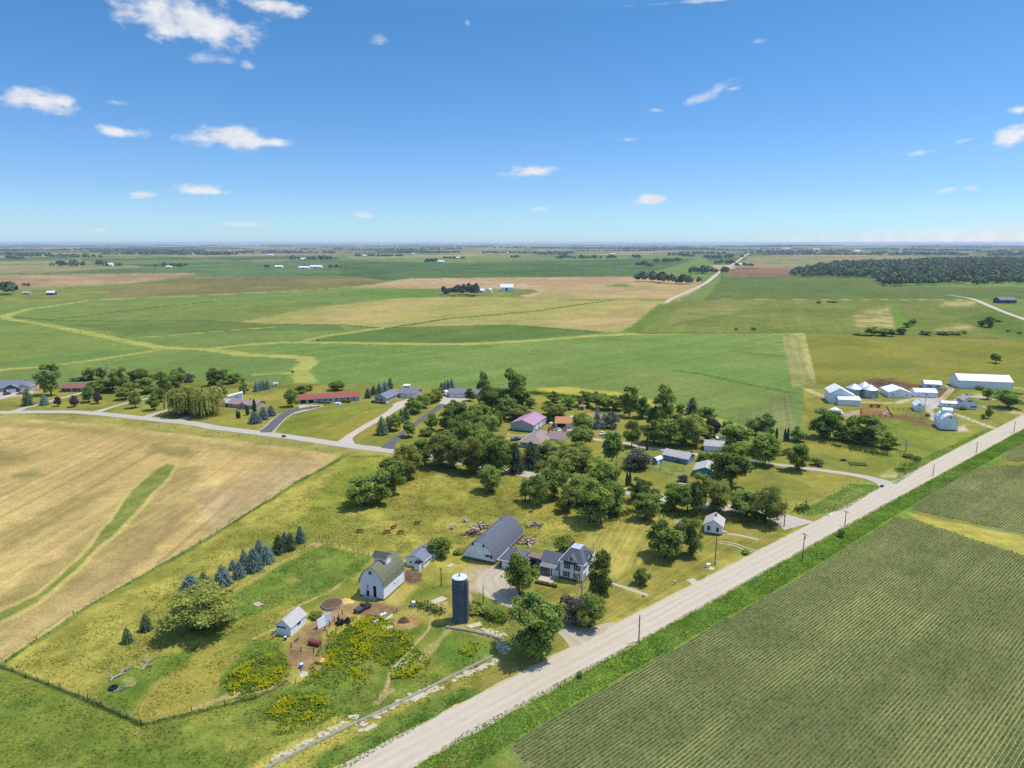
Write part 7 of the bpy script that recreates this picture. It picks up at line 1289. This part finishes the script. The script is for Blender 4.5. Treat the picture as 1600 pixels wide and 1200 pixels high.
tufts('ditch_grass', [[(430, 1290), (540, 1203), (640, 1145), (712, 1102), (728, 1094), (700, 1090), (600, 1150), (520, 1200), (420, 1270)], [(1245, 803), (1330, 757), (1372, 757), (1376, 760), (1320, 797), (1262, 806)], [(1405, 740), (1440, 716), (1500, 690), (1545, 668), (1548, 672), (1450, 724), (1402, 756), (1392, 757)]], 9, .1, .45, mixc([(82, 120, 42), (108, 148, 50), (146, 168, 76), (174, 182, 102)], 4), 'rough grass on the bank on the farm side of the road', 'grass', 32, 2, .07)
WEED = [[(487, 1058), (505, 1042), (515, 1010), (530, 990), (545, 978), (570, 968), (605, 968), (612, 985), (640, 990), (642, 1015), (625, 1030), (610, 1045), (600, 1040), (580, 1052), (560, 1062), (535, 1052), (505, 1060)], [(350, 1062), (370, 1048), (395, 1035), (420, 1026), (445, 1040), (448, 1058), (420, 1076), (390, 1084), (360, 1080)], [(415, 1120), (440, 1095), (480, 1090), (510, 1092), (512, 1110), (480, 1128), (440, 1130)], [(610, 1045), (640, 1035), (660, 1045), (640, 1060), (612, 1062)], [(715, 1018), (745, 1008), (752, 1020), (735, 1028)], [(560, 968), (600, 964), (606, 972), (575, 976)]]
cl = lambda s, t: (lambda x, y: sstep(t-.12, t+.12, fbm(x/s, y/s, 4, 83)))
tufts('weeds', WEED, 7, .15, .6, mixc([(104, 136, 42), (136, 156, 44), (172, 172, 46)], 3), 'rank green weeds filling the old yard', 'weeds', 33, 2, .14, cl(5, .42))
def yellowtops(polys, seed, dn=16, lo=.44):
    rng = np.random.default_rng(seed); PX = []
    for poly in polys:
        g = np.array([P(*p) for p in poly]); x0, y0 = g.min(0); x1, y1 = g.max(0); n = int((x1-x0)*(y1-y0)*dn); x = rng.uniform(x0, x1, n); y = rng.uniform(y0, y1, n); ins = np.zeros(n, bool)
        for i in range(len(g)):
            ax, ay = g[i]; bx, by = g[(i+1) % len(g)]
            if ay != by: ins ^= ((ay > y) != (by > y)) & (x < (bx-ax)*(y-ay)/(by-ay)+ax)
        p = np.stack([x, y], 1)[ins]; p = p[rng.random(len(p)) < sstep(lo, lo+.16, fbm(p[:, 0]/3.2, p[:, 1]/3.2, 4, 83))*.8]; PX.append(p)
    p = np.vstack(PX); n = len(p); P0 = np.concatenate([p, (.5+.35*rng.random((n, 1)))*(.7+.6*fbm(p[:, 0]/2, p[:, 1]/2, 2, 5))[:, None]], 1); nn = dirs(n, rng)*.6+np.array([0, 0, 1]); nn /= np.linalg.norm(nn, axis=1)[:, None]
    V = quads(P0, nn, .14*rng.uniform(.6, 1.4, n), rng); c = np.array(lin((214, 206, 24))); c2 = np.array(lin((176, 180, 30))); t = rng.random((n, 1)); col = np.repeat(c*t+c2*(1-t), 4, 0)
    tag(np_mesh('flowering_weeds', V, np.arange(4*n).reshape(-1, 4), TUFT, attr=col*KALB), 'yellow flowering weeds spreading over the old farmyard', 'wildflowers', None, 'stuff')
W2 = [[(470, 1070), (492, 1030), (505, 1000), (535, 970), (560, 960), (612, 962), (618, 984), (650, 985), (655, 1015), (672, 1030), (665, 1060), (620, 1062), (590, 1062), (560, 1085), (520, 1075), (495, 1072)], [(330, 1075), (360, 1045), (400, 1020), (440, 1015), (462, 1055), (430, 1085), (380, 1098)], [(400, 1130), (435, 1085), (490, 1080), (525, 1088), (525, 1118), (480, 1140), (430, 1150)], [(700, 1030), (740, 1000), (765, 1012), (745, 1038)]]
tufts('weeds', W2, 5, .12, .45, mixc([(104, 136, 42), (132, 152, 46), (150, 160, 50)], 3), 'low green weeds round the yellow patches', 'weeds', 37, 2, .12, cl(3, .5))
yellowtops(WEED, 34); yellowtops(W2, 36, 3, .5)
PAST = [[(0, 1045), (120, 985), (240, 912), (330, 856), (420, 798), (505, 748), (560, 722), (640, 720), (760, 745), (860, 770), (930, 815), (900, 850), (840, 850), (700, 850), (600, 870), (500, 848), (400, 905), (290, 965), (240, 1012), (130, 1085)]]
tufts('pasture_grass', PAST, 2.5, .04, .14, asground(1.04, .16), 'dry yellow green pasture grass in uneven tussocks', 'grass', 35, 2, .11, cl(5, .45))
tufts('pasture_grass', [[(0, 1045), (140, 1090), (290, 965), (500, 852), (580, 870), (560, 900), (440, 960), (440, 1010), (470, 1060), (620, 1075), (700, 1040), (780, 1030), (720, 1090), (540, 1200), (-100, 1330)]], 2.2, .04, .16, asground(1.12, .2), 'rough green grass of the low pasture and paddock', 'grass', 36, 2, .11, cl(4, .42))
def along(px, w, step, seed):                     # strip of growth following a fence
    G = [P(*p) for p in px]; rng = np.random.default_rng(seed); out = []
    for a, b in zip(G, G[1:]):
        L = math.dist(a, b); n = int(L*step); t = rng.random(n); out.append(np.stack([a[0]+(b[0]-a[0])*t, a[1]+(b[1]-a[1])*t], 1)+rng.normal(0, w, (n, 2)))
    return np.vstack(out)
def fringe(name, runs, hmin, hmax, cs, label, seed, q=.2):
    p = np.vstack([along(px, w, st, seed+i) for i, (px, w, st) in enumerate(runs)]); rng = np.random.default_rng(seed); p = p[rng.random(len(p)) < sstep(.3, .6, fbm(p[:, 0]/5, p[:, 1]/5, 3, 91))+.15]; m = len(p); P0 = np.concatenate([p, rng.uniform(.1, 1, (m, 1))*rng.uniform(hmin, hmax, (m, 1))*(.4+1.2*fbm(p[:, 0]/4, p[:, 1]/4, 3, 95))[:, None]], 1); nn = dirs(m, rng)+np.array([0, 0, .6]); nn /= np.linalg.norm(nn, axis=1)[:, None]
    V = quads(P0, nn, q*rng.uniform(.6, 1.3, m), rng); col = np.repeat(mixc(cs, 5)(p[:, 0], p[:, 1], rng), 4, 0); tag(np_mesh(name, V, np.arange(4*m).reshape(-1, 4), TUFT, attr=col*KALB), label, 'weeds', None, 'stuff')
fringe('fence_weeds', [([(0, 1037), (57, 1000), (115, 960), (163, 932), (208, 907), (248, 884), (284, 864), (340, 831), (390, 800), (460, 755), (515, 727), (537, 713)], .45, 10), ([(124, 1087), (137, 1092), (160, 1104), (221, 1133)], .4, 26), ([(221, 1133), (300, 1113), (400, 1090)], .3, 14), ([(545, 714), (600, 713), (660, 719)], .6, 14)], .1, .45, [(76, 106, 38), (100, 130, 46), (126, 146, 56)], 'weedy growth along the stubble field fence', 41, .12)
fringe('bank_brush', [([(742, 950), (760, 960), (790, 975)], 1.6, 90), ([(1282, 692), (1330, 702), (1390, 712)], 1.6, 60), ([(830, 614), (900, 621), (1000, 641), (1120, 672)], 2, 40), ([(690, 958), (660, 948), (645, 946)], 1.0, 50), ([(1240, 800), (1252, 797), (1262, 792)], 1.2, 50), ([(1404, 738), (1436, 716)], 1.2, 50), ([(935, 818), (985, 800), (1030, 806), (1100, 812), (1200, 822)], 1.2, 50)], .4, 1.8, [(64, 96, 36), (90, 122, 42), (116, 142, 52)], 'shrubby green growth along banks and field edges', 43)

# ------------------------------------------------------------------ sky, sun, air
w = bpy.data.worlds.new('World'); scene.world = w; w.use_nodes = True; nt = w.node_tree; nt.nodes.clear(); L = nt.links
out = N(nt, 'ShaderNodeOutputWorld'); bg = N(nt, 'ShaderNodeBackground'); L.new(bg.outputs[0], out.inputs[0]); bg.inputs[1].default_value = .15
sky = N(nt, 'ShaderNodeTexSky'); sky.sky_type = 'NISHITA'; sky.sun_disc = False; sky.sun_elevation = SUN_EL; sky.sun_rotation = SUN_AZ; sky.altitude = 0; sky.air_density = 1.0; sky.dust_density = .3; sky.ozone_density = 2.0
tc = N(nt, 'ShaderNodeTexCoord'); sp = N(nt, 'ShaderNodeSeparateXYZ'); L.new(tc.outputs['Generated'], sp.inputs[0])
at = N(nt, 'ShaderNodeMath', operation='ARCTAN2'); L.new(sp.outputs[0], at.inputs[0]); L.new(sp.outputs[1], at.inputs[1])
el = N(nt, 'ShaderNodeMath', operation='ARCSINE'); L.new(sp.outputs[2], el.inputs[0])
cv = N(nt, 'ShaderNodeCombineXYZ'); L.new(at.outputs[0], cv.inputs[0]); L.new(el.outputs[0], cv.inputs[1])
CLOUDS = [(300, 30, 105, 40, 0), (345, 48, 70, 26, 0), (250, 12, 70, 22, 0), (430, 8, 60, 14, 0), (330, 92, 42, 9, .4), (388, 102, 14, 9, .6), (62, 156, 60, 17, 0), (95, 158, 34, 14, 0), (180, 160, 20, 5, .7), (188, 206, 46, 10, 0), (352, 216, 72, 17, 0), (420, 222, 50, 9, .1), (313, 298, 43, 9, 0), (228, 305, 27, 8, 0), (374, 350, 46, 5, .3), (592, 63, 17, 8, .3), (731, 34, 5, 6, .6), (1105, 148, 44, 10, .2, .34), (1080, 156, 20, 8, .3, .3), (1145, 139, 24, 5, .3, .1), (1010, 314, 36, 10, 0, .12), (830, 267, 42, 10, 0, .1), (800, 272, 30, 6, .2), (842, 327, 20, 5, .3), (570, 336, 18, 5, .3), (1590, 173, 26, 9, 0), (1590, 210, 46, 14, 0, .15), (1507, 220, 26, 5, .2, .2), (1432, 239, 22, 7, .1), (1475, 299, 18, 5, .3, .2), (1518, 294, 12, 5, .3), (985, 218, 24, 3, .7), (1187, 65, 14, 5, .75), (1100, 1, 120, 4, .2), (1287, 370, 12, 4, 0), (1320, 370, 26, 4, .2), (1588, 370, 18, 5, .1), (155, 360, 16, 3, .6), (1024, 172, 14, 4, .8)]
def ae(x, y):
    u = (x-800)/F; v = (600-y)/F; d = np.array([u, CP+v*SP, -SP+v*CP]); d /= np.linalg.norm(d); return math.atan2(d[0], d[1]), math.asin(d[2])
nz = N(nt, 'ShaderNodeTexNoise'); nz.inputs['Scale'].default_value = 30; nz.inputs['Detail'].default_value = 9; nz.inputs['Roughness'].default_value = .58
mpn = N(nt, 'ShaderNodeMapping'); mpn.inputs['Scale'].default_value = (.8, 1.5, 1); L.new(cv.outputs[0], mpn.inputs[0]); L.new(mpn.outputs[0], nz.inputs['Vector'])
acc = {}
for c in CLOUDS:
    x, y, hw, hh, thin = c[:5]; rot = c[5] if len(c) > 5 else 0; a, e = ae(x, y); a2, _ = ae(x+hw, y); _, e2 = ae(x, y-hh); wa, we = abs(a2-a)*1.22, abs(e2-e)*1.3
    s1 = N(nt, 'ShaderNodeVectorMath', operation='SUBTRACT'); L.new(cv.outputs[0], s1.inputs[0]); s1.inputs[1].default_value = (a, e, 0); src = s1.outputs[0]
    if rot: vr = N(nt, 'ShaderNodeVectorRotate', rotation_type='Z_AXIS'); L.new(src, vr.inputs[0]); vr.inputs['Angle'].default_value = -rot; src = vr.outputs[0]
    s2 = N(nt, 'ShaderNodeVectorMath', operation='MULTIPLY'); L.new(src, s2.inputs[0]); s2.inputs[1].default_value = (1/wa, 1/we, 0)
    s3 = N(nt, 'ShaderNodeVectorMath', operation='LENGTH'); L.new(s2.outputs[0], s3.inputs[0])
    s4 = N(nt, 'ShaderNodeMapRange'); s4.inputs[1].default_value = 1.25; s4.inputs[2].default_value = 0; s4.inputs[3].default_value = 0; s4.inputs[4].default_value = 1-thin*.3; L.new(s3.outputs['Value'], s4.inputs[0])
    tk = 'thin' if thin > .15 else 'full'
    if tk in acc: mxx = N(nt, 'ShaderNodeMath', operation='MAXIMUM'); L.new(acc[tk], mxx.inputs[0]); L.new(s4.outputs[0], mxx.inputs[1]); acc[tk] = mxx.outputs[0]
    else: acc[tk] = s4.outputs[0]
# low pale bank along the horizon on the east side
bk = N(nt, 'ShaderNodeMapRange'); a, e = ae(1040, 379); a2, e2 = ae(1600, 350); bk.inputs[1].default_value = a; bk.inputs[2].default_value = a2; bk.inputs[3].default_value = e-.004; bk.inputs[4].default_value = e2; L.new(at.outputs[0], bk.inputs[0])
bd = N(nt, 'ShaderNodeMath', operation='SUBTRACT'); L.new(bk.outputs[0], bd.inputs[0]); L.new(el.outputs[0], bd.inputs[1]); bm_ = N(nt, 'ShaderNodeMapRange'); bm_.inputs[1].default_value = -.006; bm_.inputs[2].default_value = .014; bm_.inputs[4].default_value = .75; L.new(bd.outputs[0], bm_.inputs[0])
f1 = N(nt, 'ShaderNodeMath', operation='SUBTRACT'); L.new(nz.outputs[0], f1.inputs[0]); f1.inputs[1].default_value = .5
dens = []
for tk, op in (('full', .93), ('thin', .5)):
    f2 = N(nt, 'ShaderNodeMath', operation='MULTIPLY_ADD'); L.new(f1.outputs[0], f2.inputs[0]); f2.inputs[1].default_value = 2.1; L.new(acc[tk], f2.inputs[2])
    dn = N(nt, 'ShaderNodeMapRange', interpolation_type='SMOOTHSTEP'); dn.inputs[1].default_value = .26; dn.inputs[2].default_value = .95; L.new(f2.outputs[0], dn.inputs[0])
    gate = N(nt, 'ShaderNodeMapRange'); gate.inputs[1].default_value = .0; gate.inputs[2].default_value = .18; L.new(acc[tk], gate.inputs[0])
    dg = N(nt, 'ShaderNodeMath', operation='MULTIPLY'); L.new(dn.outputs[0], dg.inputs[0]); L.new(gate.outputs[0], dg.inputs[1])
    d2 = N(nt, 'ShaderNodeMath', operation='MULTIPLY'); L.new(dg.outputs[0], d2.inputs[0]); d2.inputs[1].default_value = op; dens.append(d2)
dmx = N(nt, 'ShaderNodeMath', operation='MAXIMUM'); L.new(dens[0].outputs[0], dmx.inputs[0]); L.new(dens[1].outputs[0], dmx.inputs[1]); d2 = dmx
d3 = N(nt, 'ShaderNodeMath', operation='MAXIMUM'); L.new(d2.outputs[0], d3.inputs[0]); L.new(bm_.outputs[0], d3.inputs[1])
# tint the sky by height: clear blue in view, brightened overhead to lift shade
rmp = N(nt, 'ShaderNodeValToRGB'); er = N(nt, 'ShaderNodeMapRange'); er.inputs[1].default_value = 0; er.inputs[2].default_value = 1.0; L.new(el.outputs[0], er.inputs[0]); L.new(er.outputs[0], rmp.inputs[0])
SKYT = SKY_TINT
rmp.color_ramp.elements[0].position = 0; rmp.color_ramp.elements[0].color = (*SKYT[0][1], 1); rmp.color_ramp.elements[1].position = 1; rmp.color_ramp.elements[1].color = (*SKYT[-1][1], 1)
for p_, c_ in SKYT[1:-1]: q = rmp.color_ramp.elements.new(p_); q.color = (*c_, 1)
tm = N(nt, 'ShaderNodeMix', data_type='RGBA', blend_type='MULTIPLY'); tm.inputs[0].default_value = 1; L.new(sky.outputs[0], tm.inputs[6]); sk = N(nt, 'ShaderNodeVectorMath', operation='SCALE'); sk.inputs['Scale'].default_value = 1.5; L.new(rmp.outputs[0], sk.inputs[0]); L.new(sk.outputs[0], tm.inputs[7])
cn = N(nt, 'ShaderNodeTexNoise'); cn.inputs['Scale'].default_value = 48; cn.inputs['Detail'].default_value = 5; L.new(cv.outputs[0], cn.inputs['Vector'])
cc = N(nt, 'ShaderNodeMix', data_type='RGBA'); cr = N(nt, 'ShaderNodeMapRange'); cr.inputs[1].default_value = .3; cr.inputs[2].default_value = .7; L.new(cn.outputs[0], cr.inputs[0]); L.new(cr.outputs[0], cc.inputs[0]); cc.inputs[6].default_value = (4.3, 4.35, 4.6, 1); cc.inputs[7].default_value = (5.2, 5.2, 5.3, 1)
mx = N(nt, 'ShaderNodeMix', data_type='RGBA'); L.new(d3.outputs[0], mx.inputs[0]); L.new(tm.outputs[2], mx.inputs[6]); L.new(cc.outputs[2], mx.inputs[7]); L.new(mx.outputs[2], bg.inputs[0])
w.cycles.sampling_method = 'MANUAL'; w.cycles.sample_map_resolution = 512
sl = bpy.data.lights.new('sun', 'SUN'); sl.energy = 3.6; sl.angle = R(.53); sl.color = (1, .955, .88); so = link(bpy.data.objects.new('sun', sl))
from mathutils import Vector
sd = Vector((math.sin(SUN_AZ)*math.cos(SUN_EL), math.cos(SUN_AZ)*math.cos(SUN_EL), math.sin(SUN_EL))); so.rotation_euler = sd.to_track_quat('Z', 'Y').to_euler(); so.location = (50, 60, 200)
if HAZE:
    mb = MB(); mb.box(-60000, 60000, -3000, 60000, -60, 104); hz = mb.build('haze', []); m, nt, ns, L = nodes('air'); o_ = N(nt, 'ShaderNodeOutputMaterial'); v = N(nt, 'ShaderNodeVolumePrincipled'); v.inputs['Color'].default_value = (.74, .86, 1.0, 1); v.inputs['Density'].default_value = HAZE; v.inputs['Anisotropy'].default_value = .1; L.new(v.outputs[0], o_.inputs['Volume']); hz.data.materials.append(m); tag(hz, kind='stuff'); tag(hz, 'pale summer haze over the far fields', 'haze')
cam = bpy.data.cameras.new('camera'); cam.sensor_width = 36; cam.lens = 36*F/1600; cam.clip_start = 1; cam.clip_end = 120000; co = link(bpy.data.objects.new('camera', cam)); co.location = (0, 0, H); co.rotation_euler = (PI/2-PITCH, 0, 0); scene.camera = co
scene.render.engine = 'CYCLES'; cy = scene.cycles; cy.use_denoising = False
try: cy.denoiser = 'OPENIMAGEDENOISE'
except Exception: pass
cy.max_bounces = 8; cy.diffuse_bounces = 4; cy.transmission_bounces = 4; cy.glossy_bounces = 2; cy.transmission_bounces = 2; cy.volume_bounces = 0; cy.transparent_max_bounces = 4; cy.use_adaptive_sampling = True; cy.adaptive_threshold = .008
vs = scene.view_settings; vs.view_transform = 'Standard'; vs.look = 'None'; vs.gamma = 1; vs.exposure = .25; vs.use_curve_mapping = False
